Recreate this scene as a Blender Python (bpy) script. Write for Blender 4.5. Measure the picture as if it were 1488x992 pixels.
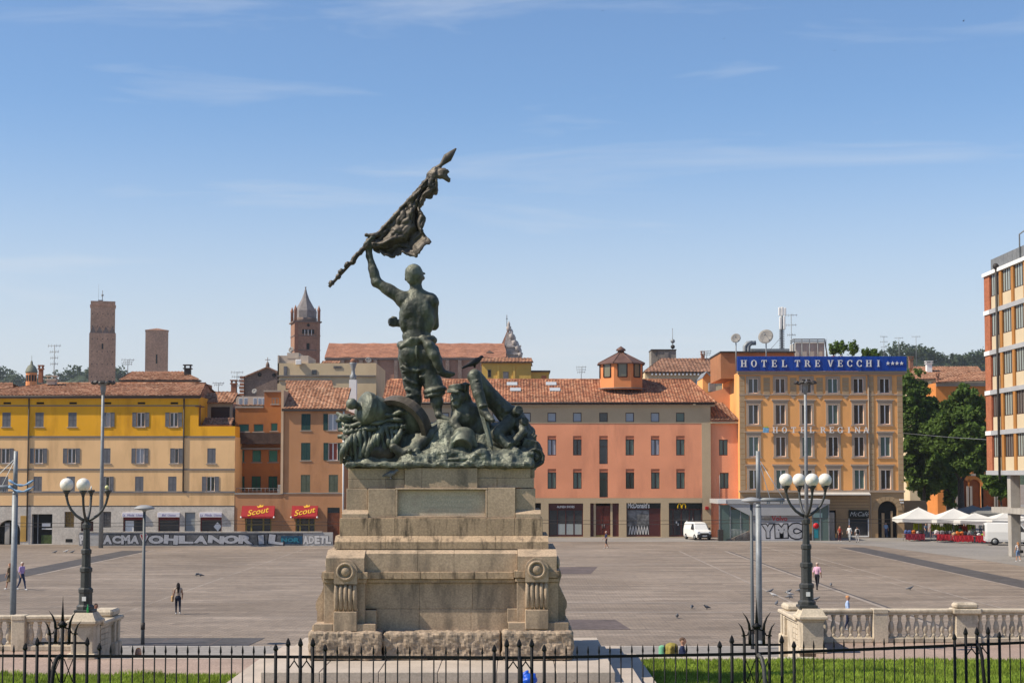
import bpy, bmesh, math, random
import numpy as np
from mathutils import Vector, Matrix, noise as mnoise
for _o in list(bpy.data.objects):
    bpy.data.objects.remove(_o)
R = math.radians
scene = bpy.context.scene
COL = scene.collection
random.seed(7)

# ------------------------------------------------------------------ camera
FPX, EYE, PITCH = 2300.0, 7.4, R(3.3)
SHIFT = 61.4                                   # lens shift, in photo pixels
cam_d = bpy.data.cameras.new('camera')
cam_d.sensor_width = 36.0
cam_d.lens = 36.0 * FPX / 1488.0
cam_d.shift_y = SHIFT / 1488.0
cam_d.clip_start = 0.5
cam_d.clip_end = 9000.0
cam = bpy.data.objects.new('camera', cam_d)
COL.objects.link(cam)
cam.location = (0, 0, EYE)
cam.rotation_euler = (R(90) + PITCH, 0, 0)
scene.camera = cam

# ------------------------------------------------------------------ sky and sun
SUN_EL, SUN_AZ = R(46.0), R(-104.0)             # azimuth from +Y towards +X: the sun stands to the west of the view
world = bpy.data.worlds.new('World')
scene.world = world
world.use_nodes = True
wn, wl = world.node_tree.nodes, world.node_tree.links
wn.clear()
w_out = wn.new('ShaderNodeOutputWorld')
w_bg = wn.new('ShaderNodeBackground')
w_bg.inputs['Strength'].default_value = 0.112
w_sky = wn.new('ShaderNodeTexSky')
w_sky.sky_type = 'NISHITA'
w_sky.sun_disc = False
w_sky.sun_elevation = SUN_EL
w_sky.sun_rotation = SUN_AZ
w_sky.altitude = 50
w_sky.air_density = 1.0
w_sky.dust_density = 0.3
w_sky.ozone_density = 6.0
# thin cirrus: stretched noise on the sky direction
w_tc = wn.new('ShaderNodeTexCoord')
w_map = wn.new('ShaderNodeMapping')
w_map.inputs['Scale'].default_value = (1.6, 1.6, 13.0)
w_map.inputs['Rotation'].default_value = (0.0, R(7), R(20))
wl.new(w_tc.outputs['Generated'], w_map.inputs['Vector'])
w_n1 = wn.new('ShaderNodeTexNoise')
w_n1.inputs['Scale'].default_value = 2.3
w_n1.inputs['Detail'].default_value = 7.0
w_n1.inputs['Roughness'].default_value = 0.58
w_n1.inputs['Distortion'].default_value = 0.5
wl.new(w_map.outputs[0], w_n1.inputs['Vector'])
w_r1 = wn.new('ShaderNodeValToRGB')
w_r1.color_ramp.elements[0].position = 0.56
w_r1.color_ramp.elements[0].color = (0, 0, 0, 1)
w_r1.color_ramp.elements[1].position = 0.80
w_r1.color_ramp.elements[1].color = (0.34, 0.34, 0.34, 1)
wl.new(w_n1.outputs['Fac'], w_r1.inputs['Fac'])
w_mix = wn.new('ShaderNodeMixRGB')
w_mix.inputs['Color2'].default_value = (5.2, 5.4, 5.7, 1)
wl.new(w_r1.outputs['Color'], w_mix.inputs['Fac'])
# pale haze veil low over the horizon, all round
w_sep = wn.new('ShaderNodeSeparateXYZ')
wl.new(w_tc.outputs['Generated'], w_sep.inputs[0])
w_vl = wn.new('ShaderNodeMapRange')
w_vl.interpolation_type = 'SMOOTHSTEP'
w_vl.inputs['From Min'].default_value = 0.0
w_vl.inputs['From Max'].default_value = 0.24
w_vl.inputs['To Min'].default_value = 0.92
w_vl.inputs['To Max'].default_value = 0.0
wl.new(w_sep.outputs['Z'], w_vl.inputs['Value'])
w_veil = wn.new('ShaderNodeMixRGB')
w_veil.inputs['Color2'].default_value = (4.75, 4.9, 5.2, 1)
wl.new(w_vl.outputs['Result'], w_veil.inputs['Fac'])
wl.new(w_sky.outputs['Color'], w_veil.inputs['Color1'])
wl.new(w_veil.outputs['Color'], w_mix.inputs['Color1'])
wl.new(w_mix.outputs['Color'], w_bg.inputs['Color'])
wl.new(w_bg.outputs['Background'], w_out.inputs['Surface'])

sun_d = bpy.data.lights.new('sun', 'SUN')
sun_d.energy = 4.8
sun_d.angle = R(0.53)
sun_d.color = (1.0, 0.90, 0.74)
sun = bpy.data.objects.new('sun', sun_d)
COL.objects.link(sun)
sun_dir = Vector((math.sin(SUN_AZ) * math.cos(SUN_EL), math.cos(SUN_AZ) * math.cos(SUN_EL), math.sin(SUN_EL)))
sun.rotation_euler = sun_dir.to_track_quat('Z', 'Y').to_euler()
sun.location = (-60, 20, 80)

vs = scene.view_settings
vs.view_transform = 'Standard'
vs.look = 'None'
vs.gamma = 1.0
vs.exposure = 0.4
vs.use_curve_mapping = False
scene.cycles.use_denoising = True
scene.cycles.max_bounces = 6
scene.cycles.diffuse_bounces = 3
scene.cycles.glossy_bounces = 2
scene.cycles.transmission_bounces = 3
scene.cycles.transparent_max_bounces = 6

# ------------------------------------------------------------------ helpers
def at(px, py, Y):
    """world point seen at photo pixel (px, py) on the plane y = Y: measures the place from the photograph"""
    u, v = (px - 744.0) / FPX, (496.0 + SHIFT - py) / FPX
    f, z = math.cos(PITCH) - v * math.sin(PITCH), math.sin(PITCH) + v * math.cos(PITCH)
    return Vector((u * Y / f, Y, EYE + z * Y / f))
def ax(px, Y, py=690): return at(px, py, Y).x
def az(py, Y): return at(744, py, Y).z
def ground(px, py, z=0.0):
    """point on the level z seen at a pixel"""
    u, v = (px - 744.0) / FPX, (496.0 + SHIFT - py) / FPX
    f, zz = math.cos(PITCH) - v * math.sin(PITCH), math.sin(PITCH) + v * math.cos(PITCH)
    t = (z - EYE) / zz
    return Vector((u * t, f * t, z))

WORLD = {}
def wmat(o): return WORLD.get(o.name, Matrix.Identity(4))
def tag(o, label=None, cat=None, group=None, kind=None):
    if label: o['label'] = label
    if cat: o['category'] = cat
    if group: o['group'] = group
    if kind: o['kind'] = kind
    return o
def link(o, parent=None, M=None):
    COL.objects.link(o)
    M = M or Matrix.Identity(4)
    WORLD[o.name] = M
    if parent is not None:
        o.parent = parent
        o.matrix_parent_inverse = wmat(parent).inverted()
    o.matrix_basis = M
    return o
def xf(loc=(0, 0, 0), rz=0.0, s=1.0):
    return Matrix.Translation(Vector(loc)) @ Matrix.Rotation(rz, 4, 'Z') @ (Matrix.Scale(s, 4) if s != 1.0 else Matrix.Identity(4))
def thing(name, label, cat, loc=(0, 0, 0), group=None, rz=0.0, kind=None):
    o = bpy.data.objects.new(name, None)
    o.empty_display_size = 0.3
    link(o, None, xf(loc, rz))
    return tag(o, label, cat, group, kind)
def inst(name, mesh, parent=None, loc=(0, 0, 0), rz=0.0, M=None, s=1.0):
    o = bpy.data.objects.new(name, mesh)
    return link(o, parent, M or xf(loc, rz, s))
def copy_tree(o, M, parent=None):
    """copy a thing with its parts and sub-parts; M moves the copy's root"""
    old = wmat(o)
    def rec(src, par):
        c = src.copy()
        COL.objects.link(c)
        WORLD[c.name] = M @ old.inverted() @ wmat(src)
        if par is not None:
            c.parent = par
            c.matrix_parent_inverse = wmat(par).inverted()
        c.matrix_basis = WORLD[c.name]
        for ch in src.children: rec(ch, c)
        return c
    return rec(o, parent)

class MB:
    """collects shapes, then becomes one mesh"""
    def __init__(s): s.v, s.f, s.m, s.sm = [], [], [], []
    def add(s, vs, fs, mi=0, smooth=False):
        n = len(s.v)
        s.v += [tuple(p) for p in vs]
        for f in fs:
            s.f.append(tuple(n + i for i in f)); s.m.append(mi); s.sm.append(smooth)
        return s
    def quad(s, a, b, c, d, mi=0): return s.add([a, b, c, d], [(0, 1, 2, 3)], mi)
    def box(s, x0, x1, y0, y1, z0, z1, mi=0, bev=0.0):
        if x1 < x0: x0, x1 = x1, x0
        if y1 < y0: y0, y1 = y1, y0
        if z1 < z0: z0, z1 = z1, z0
        if bev <= 0:
            return s.add([(x0, y0, z0), (x1, y0, z0), (x1, y1, z0), (x0, y1, z0), (x0, y0, z1), (x1, y0, z1), (x1, y1, z1), (x0, y1, z1)],
                         [(0, 3, 2, 1), (4, 5, 6, 7), (0, 1, 5, 4), (1, 2, 6, 5), (2, 3, 7, 6), (3, 0, 4, 7)], mi)
        b = min(bev, (x1 - x0) * .3, (y1 - y0) * .3, (z1 - z0) * .3)
        V = []
        for z, i, c in ((z0, b, b * .4), (z0 + b, 0, b), (z1 - b, 0, b), (z1, b, b * .4)):
            V += [(x0 + i + c, y0 + i, z), (x1 - i - c, y0 + i, z), (x1 - i, y0 + i + c, z), (x1 - i, y1 - i - c, z),
                  (x1 - i - c, y1 - i, z), (x0 + i + c, y1 - i, z), (x0 + i, y1 - i - c, z), (x0 + i, y0 + i + c, z)]
        F = []
        for l in range(3):
            for k in range(8):
                F.append((l * 8 + k, l * 8 + (k + 1) % 8, l * 8 + 8 + (k + 1) % 8, l * 8 + 8 + k))
        F.append(tuple(range(7, -1, -1))); F.append(tuple(range(24, 32)))
        return s.add(V, F, mi)
    def prism(s, poly, y0, y1, mi=0):
        """polygon in (x, z), extruded along y"""
        n = len(poly)
        V = [(x, y0, z) for x, z in poly] + [(x, y1, z) for x, z in poly]
        F = [tuple(range(n)), tuple(range(2 * n - 1, n - 1, -1))] + [(i + n, (i + 1) % n + n, (i + 1) % n, i) for i in range(n)]
        return s.add(V, F, mi)
    def prism_z(s, poly, z0, z1, mi=0):
        n = len(poly)
        V = [(x, y, z0) for x, y in poly] + [(x, y, z1) for x, y in poly]
        F = [tuple(range(n - 1, -1, -1)), tuple(range(n, 2 * n))] + [(i, (i + 1) % n, (i + 1) % n + n, i + n) for i in range(n)]
        return s.add(V, F, mi)
    def prism_x(s, poly, x0, x1, mi=0):
        """polygon in (y, z), extruded along x"""
        n = len(poly)
        V = [(x0, y, z) for y, z in poly] + [(x1, y, z) for y, z in poly]
        F = [tuple(range(n - 1, -1, -1)), tuple(range(n, 2 * n))] + [(i, (i + 1) % n, (i + 1) % n + n, i + n) for i in range(n)]
        return s.add(V, F, mi)
    def tube(s, pts, rad, n=8, mi=0, caps=True, smooth=True, flat=1.0):
        pts = [Vector(p) for p in pts]
        if not hasattr(rad, '__len__'): rad = [rad] * len(pts)
        V, F = [], []
        up = None
        for i, p in enumerate(pts):
            t = (pts[min(i + 1, len(pts) - 1)] - pts[max(i - 1, 0)])
            t = t.normalized() if t.length > 1e-9 else Vector((0, 0, 1))
            if up is None:
                up = Vector((0, 1, 0)) if abs(t.y) < 0.9 else Vector((1, 0, 0))
            a = t.cross(up)
            a = a.normalized() if a.length > 1e-6 else Vector((1, 0, 0))
            b = a.cross(t).normalized()
            up = b
            for k in range(n):
                w = 2 * math.pi * k / n
                V.append(p + (a * math.cos(w) + b * math.sin(w) * flat) * rad[i])
        for i in range(len(pts) - 1):
            for k in range(n):
                F.append((i * n + k, i * n + (k + 1) % n, i * n + n + (k + 1) % n, i * n + n + k))
        s.add(V, F, mi, smooth)
        if caps:
            o = len(s.v) - len(V)
            s.f.append(tuple(o + k for k in range(n - 1, -1, -1))); s.m.append(mi); s.sm.append(False)
            o2 = o + (len(pts) - 1) * n
            s.f.append(tuple(o2 + k for k in range(n))); s.m.append(mi); s.sm.append(False)
        return s
    def lathe(s, prof, n=16, c=(0, 0, 0), mi=0, smooth=True, sq=None):
        """profile (radius, z) turned about a vertical axis; n=4 gives square piers"""
        V, F = [], []
        off = math.pi / 4 if n == 4 else 0
        k4 = math.sqrt(2) if n == 4 else 1
        for r, z in prof:
            for k in range(n):
                a = 2 * math.pi * k / n + off
                V.append((c[0] + r * k4 * math.cos(a), c[1] + r * k4 * math.sin(a), c[2] + z))
        for i in range(len(prof) - 1):
            for k in range(n):
                F.append((i * n + k, i * n + (k + 1) % n, i * n + n + (k + 1) % n, i * n + n + k))
        F.append(tuple(range(n - 1, -1, -1)))
        F.append(tuple((len(prof) - 1) * n + k for k in range(n)))
        return s.add(V, F, mi, smooth and n > 4)
    def sphere(s, c, r, nu=16, nv=10, mi=0):
        rx, ry, rz = r if hasattr(r, '__len__') else (r, r, r)
        V = [(c[0], c[1], c[2] - rz)]
        for j in range(1, nv):
            t = math.pi * j / nv
            for i in range(nu):
                a = 2 * math.pi * i / nu
                V.append((c[0] + rx * math.sin(t) * math.cos(a), c[1] + ry * math.sin(t) * math.sin(a), c[2] - rz * math.cos(t)))
        V.append((c[0], c[1], c[2] + rz))
        F = [(0, 1 + (i + 1) % nu, 1 + i) for i in range(nu)]
        for j in range(nv - 2):
            for i in range(nu):
                a, b = 1 + j * nu + i, 1 + j * nu + (i + 1) % nu
                F.append((a, b, b + nu, a + nu))
        L = len(V) - 1
        o = 1 + (nv - 2) * nu
        F += [(o + i, o + (i + 1) % nu, L) for i in range(nu)]
        return s.add(V, F, mi, True)
    def mesh(s, name, mats):
        me = bpy.data.meshes.new(name)
        me.from_pydata(s.v, [], s.f)
        for m in (mats if isinstance(mats, (list, tuple)) else [mats]): me.materials.append(m)
        if s.f:
            me.polygons.foreach_set('material_index', s.m)
            me.polygons.foreach_set('use_smooth', s.sm)
        me.update()
        return me
    def islands(s):
        par = list(range(len(s.v)))
        def find(a):
            while par[a] != a: par[a] = par[par[a]]; a = par[a]
            return a
        for f in s.f:
            for i in f[1:]: par[find(i)] = find(f[0])
        out = {}
        for f, m, q in zip(s.f, s.m, s.sm): out.setdefault(find(f[0]), []).append((f, m, q))
        return list(out.values())
    def build_each(s, name, mats, parent=None):
        """every separate piece becomes an object of its own"""
        res = []
        for isl in s.islands():
            n = MB(); mp = {}
            for f, m, q in isl:
                g = []
                for i in f:
                    if i not in mp: mp[i] = len(n.v); n.v.append(s.v[i])
                    g.append(mp[i])
                n.f.append(tuple(g)); n.m.append(m); n.sm.append(q)
            res.append(n.build(name, mats, parent))
        return res[0]
    def build(s, name, mats, parent=None, loc=(0, 0, 0), rz=0.0, M=None):
        return inst(name, s.mesh(name, mats), parent, loc, rz, M)

# ------------------------------------------------------------------ materials
MAT = {}
def pmat(name, col, rough=0.8, var=0.10, scale=0.6, fine=0.06, fscale=14.0, bump=0.15, bscale=25.0, metal=0.0, spec=0.3,
         stain=None, stain_amt=0.0, stain_scale=(1.2, 1.2, 0.25), emit=None, trans=None, coat=0.0):
    """plain procedural surface: base colour varied by two noises in world space, optional stains, fine relief"""
    if name in MAT: return MAT[name]
    m = bpy.data.materials.new(name)
    m.use_nodes = True
    nt = m.node_tree
    N, L = nt.nodes, nt.links
    b = N['Principled BSDF']
    b.inputs['Roughness'].default_value = rough
    b.inputs['Metallic'].default_value = metal
    b.inputs['Specular IOR Level'].default_value = spec
    if coat: b.inputs['Coat Weight'].default_value = coat
    geo = N.new('ShaderNodeNewGeometry')
    def noise(sc, det, vec=None, rgh=0.55):
        n = N.new('ShaderNodeTexNoise')
        n.inputs['Scale'].default_value = sc
        n.inputs['Detail'].default_value = det
        n.inputs['Roughness'].default_value = rgh
        L.new(vec or geo.outputs['Position'], n.inputs['Vector'])
        return n
    def mixc(fac, a, bcol, mode='MIX'):
        x = N.new('ShaderNodeMixRGB')
        x.blend_type = mode
        if isinstance(fac, float): x.inputs['Fac'].default_value = fac
        else: L.new(fac, x.inputs['Fac'])
        for sock, val in (('Color1', a), ('Color2', bcol)):
            if isinstance(val, tuple): x.inputs[sock].default_value = (*val[:3], 1)
            else: L.new(val, x.inputs[sock])
        return x.outputs['Color']
    def ramp(sock, p0, p1):
        r = N.new('ShaderNodeMapRange')
        r.inputs['From Min'].default_value = p0
        r.inputs['From Max'].default_value = p1
        L.new(sock, r.inputs['Value'])
        return r.outputs['Result']
    c = tuple(col)
    out = c
    if var > 0:
        n1 = noise(scale, 5)
        lo, hi = tuple(x * (1 - var) for x in c), tuple(min(1, x * (1 + var)) for x in c)
        out = mixc(ramp(n1.outputs['Fac'], 0.3, 0.7), lo, hi)
    if fine > 0:
        n2 = noise(fscale, 3)
        lo, hi = (1 - fine * 2,) * 3, (1.0,) * 3
        out = mixc(1.0, out, mixc(ramp(n2.outputs['Fac'], 0.35, 0.65), lo, hi), 'MULTIPLY')
    if stain is not None:
        mp = N.new('ShaderNodeMapping')
        mp.inputs['Scale'].default_value = stain_scale
        L.new(geo.outputs['Position'], mp.inputs['Vector'])
        n3 = noise(1.0, 6, mp.outputs[0], 0.62)
        sfac = N.new('ShaderNodeMath'); sfac.operation = 'MULTIPLY'
        L.new(ramp(n3.outputs['Fac'], 0.50, 0.68), sfac.inputs[0]); sfac.inputs[1].default_value = stain_amt
        out = mixc(sfac.outputs[0], out, tuple(stain))
    if isinstance(out, tuple): b.inputs['Base Color'].default_value = (*out, 1)
    else: L.new(out, b.inputs['Base Color'])
    if bump > 0:
        nb = noise(bscale, 4)
        bp = N.new('ShaderNodeBump')
        bp.inputs['Strength'].default_value = bump
        bp.inputs['Distance'].default_value = 0.02
        L.new(nb.outputs['Fac'], bp.inputs['Height'])
        L.new(bp.outputs['Normal'], b.inputs['Normal'])
    if emit:
        b.inputs['Emission Color'].default_value = (*emit[:3], 1)
        b.inputs['Emission Strength'].default_value = emit[3]
    if trans: b.inputs['Transmission Weight'].default_value = trans
    MAT[name] = m
    return m

def srgb(r, g, b):
    f = lambda c: (c / 255 / 12.92) if c <= 10 else ((c / 255 + 0.055) / 1.055) ** 2.4
    return (f(r), f(g), f(b))
def simple(name, col, rough=0.7, metal=0.0, spec=0.3): return pmat(name, col, rough, var=0.05, fine=0.0, bump=0.0, metal=metal, spec=spec)

def tile_mat(name, a, b, c):
    """fired-clay roof: each tile a little different, mottled with lichen"""
    if name in MAT: return MAT[name]
    m = bpy.data.materials.new(name); m.use_nodes = True
    N, L = m.node_tree.nodes, m.node_tree.links
    bs = N['Principled BSDF']; bs.inputs['Roughness'].default_value = 0.9; bs.inputs['Specular IOR Level'].default_value = 0.15
    tc = N.new('ShaderNodeTexCoord')
    vo = N.new('ShaderNodeTexVoronoi'); vo.inputs['Scale'].default_value = 1.0
    mp = N.new('ShaderNodeMapping'); mp.inputs['Scale'].default_value = (3.6, 3.2, 3.2)
    L.new(tc.outputs['Object'], mp.inputs['Vector']); L.new(mp.outputs[0], vo.inputs['Vector'])
    sx = N.new('ShaderNodeSeparateColor'); L.new(vo.outputs['Color'], sx.inputs['Color'])
    cr = N.new('ShaderNodeValToRGB')
    cr.color_ramp.elements[0].color = (*a, 1); cr.color_ramp.elements[1].color = (*c, 1)
    e = cr.color_ramp.elements.new(0.5); e.color = (*b, 1)
    L.new(sx.outputs[0], cr.inputs['Fac'])
    n = N.new('ShaderNodeTexNoise'); n.inputs['Scale'].default_value = 0.5; n.inputs['Detail'].default_value = 5
    L.new(tc.outputs['Object'], n.inputs['Vector'])
    mr = N.new('ShaderNodeMapRange'); mr.inputs['From Min'].default_value = 0.35; mr.inputs['From Max'].default_value = 0.7
    mr.inputs['To Min'].default_value = 1.0; mr.inputs['To Max'].default_value = 0.62
    L.new(n.outputs['Fac'], mr.inputs['Value'])
    mx = N.new('ShaderNodeMixRGB'); mx.blend_type = 'MULTIPLY'; mx.inputs['Fac'].default_value = 1
    L.new(cr.outputs['Color'], mx.inputs['Color1']); L.new(mr.outputs['Result'], mx.inputs['Color2'])
    L.new(mx.outputs['Color'], bs.inputs['Base Color'])
    MAT[name] = m
    return m

def glass_mat(name, tint, rough=0.08):
    if name in MAT: return MAT[name]
    m = bpy.data.materials.new(name); m.use_nodes = True
    b = m.node_tree.nodes['Principled BSDF']
    b.inputs['Base Color'].default_value = (*tint, 1); b.inputs['Roughness'].default_value = rough
    b.inputs['Specular IOR Level'].default_value = 0.6
    MAT[name] = m
    return m

# shared palette
M_TILE = tile_mat('clay_tile', (0.20, 0.095, 0.055), (0.37, 0.175, 0.10), (0.52, 0.31, 0.20))
M_TILE_NEW = tile_mat('clay_tile_new', (0.20, 0.08, 0.048), (0.36, 0.145, 0.078), (0.50, 0.27, 0.16))
M_TILE_OLD = tile_mat('clay_tile_weathered', (0.17, 0.09, 0.06), (0.30, 0.155, 0.10), (0.42, 0.25, 0.17))
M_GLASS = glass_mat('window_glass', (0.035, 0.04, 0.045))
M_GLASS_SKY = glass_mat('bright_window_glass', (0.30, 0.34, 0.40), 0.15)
M_GLASS_GREEN = glass_mat('greenish_blind_glass', (0.10, 0.15, 0.125), 0.2)
M_WHITE = pmat('white_paint', (0.78, 0.77, 0.74), 0.5, 0.04, fine=0.02, bump=0)
M_BLACK = pmat('black_iron', (0.006, 0.006, 0.007), 0.6, 0.2, fine=0, bump=0.1, spec=0.2)
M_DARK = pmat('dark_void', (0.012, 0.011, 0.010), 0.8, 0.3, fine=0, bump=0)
M_STEEL = pmat('galvanised_steel', (0.25, 0.265, 0.275), 0.55, 0.15, scale=3, metal=0.25, bump=0)
M_CONC = pmat('concrete', (0.38, 0.35, 0.31), 0.9, 0.15, stain=(0.2, 0.18, 0.155), stain_amt=0.5)
M_GUTTER = pmat('dark_gutter', (0.045, 0.038, 0.034), 0.6, 0.15, bump=0)
FACE = Matrix.Rotation(R(90), 4, 'X')        # upright, read from -y
def leaf_mat(name, col, var=.38, scale=.45, fs=2.5):
    m = pmat(name, col, .65, var, scale=scale, fine=.22, fscale=fs, bump=0, spec=.25)
    b = m.node_tree.nodes['Principled BSDF']
    # thin leaves let some sunlight through
    N, L = m.node_tree.nodes, m.node_tree.links
    tr = N.new('ShaderNodeBsdfTranslucent'); ms = N.new('ShaderNodeMixShader'); ms.inputs['Fac'].default_value = .38
    src = b.inputs['Base Color'].links[0].from_socket
    L.new(src, tr.inputs['Color']); L.new(b.outputs['BSDF'], ms.inputs[1]); L.new(tr.outputs['BSDF'], ms.inputs[2]); L.new(ms.outputs['Shader'], N['Material Output'].inputs['Surface'])
    return m
# ------------------------------------------------------------------ organic shapes: blended solids turned into one surface
def rot3(rx=0, ry=0, rz=0):
    return np.array((Matrix.Rotation(rz, 3, 'Z') @ Matrix.Rotation(ry, 3, 'Y') @ Matrix.Rotation(rx, 3, 'X')))
def cap(p0, p1, r0, r1=None, mi=0, k=None, op='+'): return ('cap', np.array(p0, float), np.array(p1, float), r0, r0 if r1 is None else r1, mi, k, op)
def ell(c, r, mi=0, k=None, rot=None, op='+'): return ('ell', np.array(c, float), np.array(r if hasattr(r, '__len__') else (r, r, r), float), rot, None, mi, k, op)
def rbox(c, h, mi=0, k=None, rot=None, rnd=0.03, op='+'): return ('box', np.array(c, float), np.array(h, float), rot, rnd, mi, k, op)
def cone(p0, p1, r0, r1, mi=0, k=None, op='+'): return ('cone', np.array(p0, float), np.array(p1, float), r0, r1, mi, k, op)
def chain(pts, rads, mi=0, k=None):
    return [cap(pts[i], pts[i + 1], rads[i], rads[i + 1], mi, k) for i in range(len(pts) - 1)]
def _bounds(p):
    if p[0] in ('cap', 'cone'):
        r = max(p[3], p[4])
        return np.minimum(p[1], p[2]) - r, np.maximum(p[1], p[2]) + r
    r = p[2] if p[3] is None else np.full(3, np.linalg.norm(p[2]))
    return p[1] - r - (p[4] or 0), p[1] + r + (p[4] or 0)
def _dist(p, P):
    if p[0] in ('cap', 'cone'):
        a, b = p[1], p[2]
        ab = b - a
        l2 = max(float(ab @ ab), 1e-9)
        t = ((P - a) @ ab) / l2
        tc = np.clip(t, 0, 1)
        q = P - a - tc[..., None] * ab
        if p[0] == 'cap':
            return np.sqrt((q * q).sum(-1)) - (p[3] + (p[4] - p[3]) * tc)
        qq = P - a - t[..., None] * ab
        rad = np.sqrt((qq * qq).sum(-1)) - (p[3] + (p[4] - p[3]) * tc)
        axial = np.maximum(-t, t - 1) * math.sqrt(l2)
        return np.maximum(rad, axial)
    q = P - p[1]
    if p[3] is not None: q = q @ p[3]
    if p[0] == 'ell':
        k0 = np.sqrt(((q / p[2]) ** 2).sum(-1))
        k1 = np.sqrt(((q / p[2] ** 2) ** 2).sum(-1)) + 1e-9
        return k0 * (k0 - 1) / k1
    d = np.abs(q) - (p[2] - p[4])
    return np.sqrt((np.maximum(d, 0) ** 2).sum(-1)) + np.minimum(d.max(-1), 0) - p[4]
def sdf_mesh(name, prims, mats, res=0.03, k=0.05, smooth=True, noise_amp=0.0, noise_scale=3.0, M=None):
    los, his = zip(*[_bounds(p) for p in prims if p[7] == '+'])
    pad = k + 3 * res
    lo, hi = np.min(los, 0) - pad, np.max(his, 0) + pad
    n = np.maximum(np.ceil((hi - lo) / res).astype(int) + 1, 4)
    D = np.full(n, 9.0, np.float32)
    RAW = np.full(n, 9.0, np.float32)
    ID = np.zeros(n, np.int16)
    for p in prims:
        kk = k if p[6] is None else p[6]
        bl, bh = _bounds(p)
        i0 = np.clip(np.floor((bl - kk - 2 * res - lo) / res).astype(int), 0, n - 1)
        i1 = np.clip(np.ceil((bh + kk + 2 * res - lo) / res).astype(int) + 1, 1, n)
        sl = tuple(slice(a, b) for a, b in zip(i0, i1))
        g = np.stack(np.meshgrid(*[lo[d] + res * np.arange(i0[d], i1[d]) for d in range(3)], indexing='ij'), -1)
        d = _dist(p, g).astype(np.float32)
        old = D[sl]
        if p[7] == '-':
            h = np.clip(0.5 - 0.5 * (old + d) / kk, 0, 1)
            D[sl] = old + (-d - old) * h + kk * h * (1 - h)
            continue
        if kk > 1e-4:
            h = np.clip(0.5 + 0.5 * (old - d) / kk, 0, 1)
            D[sl] = old + (d - old) * h - kk * h * (1 - h)
        else:
            D[sl] = np.minimum(old, d)
        better = d < RAW[sl]
        RAW[sl] = np.where(better, d, RAW[sl])
        ID[sl] = np.where(better, p[5], ID[sl])
    # surface nets
    S = D < 0
    cs = np.array(D.shape) - 1
    acc = np.zeros((*cs, 3), np.float32)
    cnt = np.zeros(cs, np.float32)
    def corner(A, o): return A[o[0]:o[0] + cs[0], o[1]:o[1] + cs[1], o[2]:o[2] + cs[2]]
    for axis in range(3):
        o1 = [(axis + 1) % 3, (axis + 2) % 3]
        for a in (0, 1):
            for b in (0, 1):
                p = [0, 0, 0]; p[o1[0]] = a; p[o1[1]] = b
                q = list(p); q[axis] = 1
                d0, d1 = corner(D, p), corner(D, q)
                cr = (d0 < 0) != (d1 < 0)
                t = np.where(cr, d0 / np.where(cr, d0 - d1, 1), 0)
                pos = np.zeros((*cs, 3), np.float32)
                pos[..., 0] = p[0]; pos[..., 1] = p[1]; pos[..., 2] = p[2]
                pos[..., axis] += t
                acc += pos * cr[..., None]
                cnt += cr
    act = cnt > 0
    idx = np.full(cs, -1, np.int64)
    idx[act] = np.arange(int(act.sum()))
    cell = np.argwhere(act)
    V = lo + res * (cell + acc[act] / cnt[act][:, None])
    faces = []
    for axis in range(3):
        u, w = (axis + 1) % 3, (axis + 2) % 3
        sl0 = [slice(1, -1)] * 3; sl0[axis] = slice(0, -1)
        sl1 = [slice(1, -1)] * 3; sl1[axis] = slice(1, None)
        a, b = S[tuple(sl0)], S[tuple(sl1)]
        for flip in (False, True):
            e = np.argwhere((a & ~b) if not flip else (~a & b))
            if not len(e): continue
            e = e + 1
            e[:, axis] -= 1
            def cid(du, dw):
                c = e.copy(); c[:, u] += du; c[:, w] += dw
                return idx[c[:, 0], c[:, 1], c[:, 2]]
            q = np.stack([cid(-1, -1), cid(0, -1), cid(0, 0), cid(-1, 0)], 1)
            faces.append(q[:, ::-1] if flip else q)
    Fq = np.concatenate(faces)
    Fq = Fq[(Fq >= 0).all(1)]
    mid = ID[cell[:, 0], cell[:, 1], cell[:, 2]]
    if noise_amp > 0:
        # rough relief along the normals
        nrm = np.zeros_like(V)
        fn = np.cross(V[Fq[:, 2]] - V[Fq[:, 0]], V[Fq[:, 3]] - V[Fq[:, 1]])
        for c in range(4): np.add.at(nrm, Fq[:, c], fn)
        nrm /= (np.linalg.norm(nrm, axis=1)[:, None] + 1e-9)
        amp = np.array([mnoise.fractal(Vector(v) * noise_scale, 0.9, 2.1, 4) for v in V])
        V = V + nrm * (amp * noise_amp)[:, None]
    me = bpy.data.meshes.new(name)
    if M is not None:
        A = np.array(M)
        V = V @ A[:3, :3].T + A[:3, 3]
    me.from_pydata(V.tolist(), [], Fq.tolist())
    mats = mats if isinstance(mats, (list, tuple)) else [mats]
    for m in mats: me.materials.append(m)
    if len(mats) > 1: me.polygons.foreach_set('material_index', mid[Fq[:, 0]].astype(np.int32))
    me.polygons.foreach_set('use_smooth', np.full(len(Fq), smooth))
    me.update()
    return me
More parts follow.
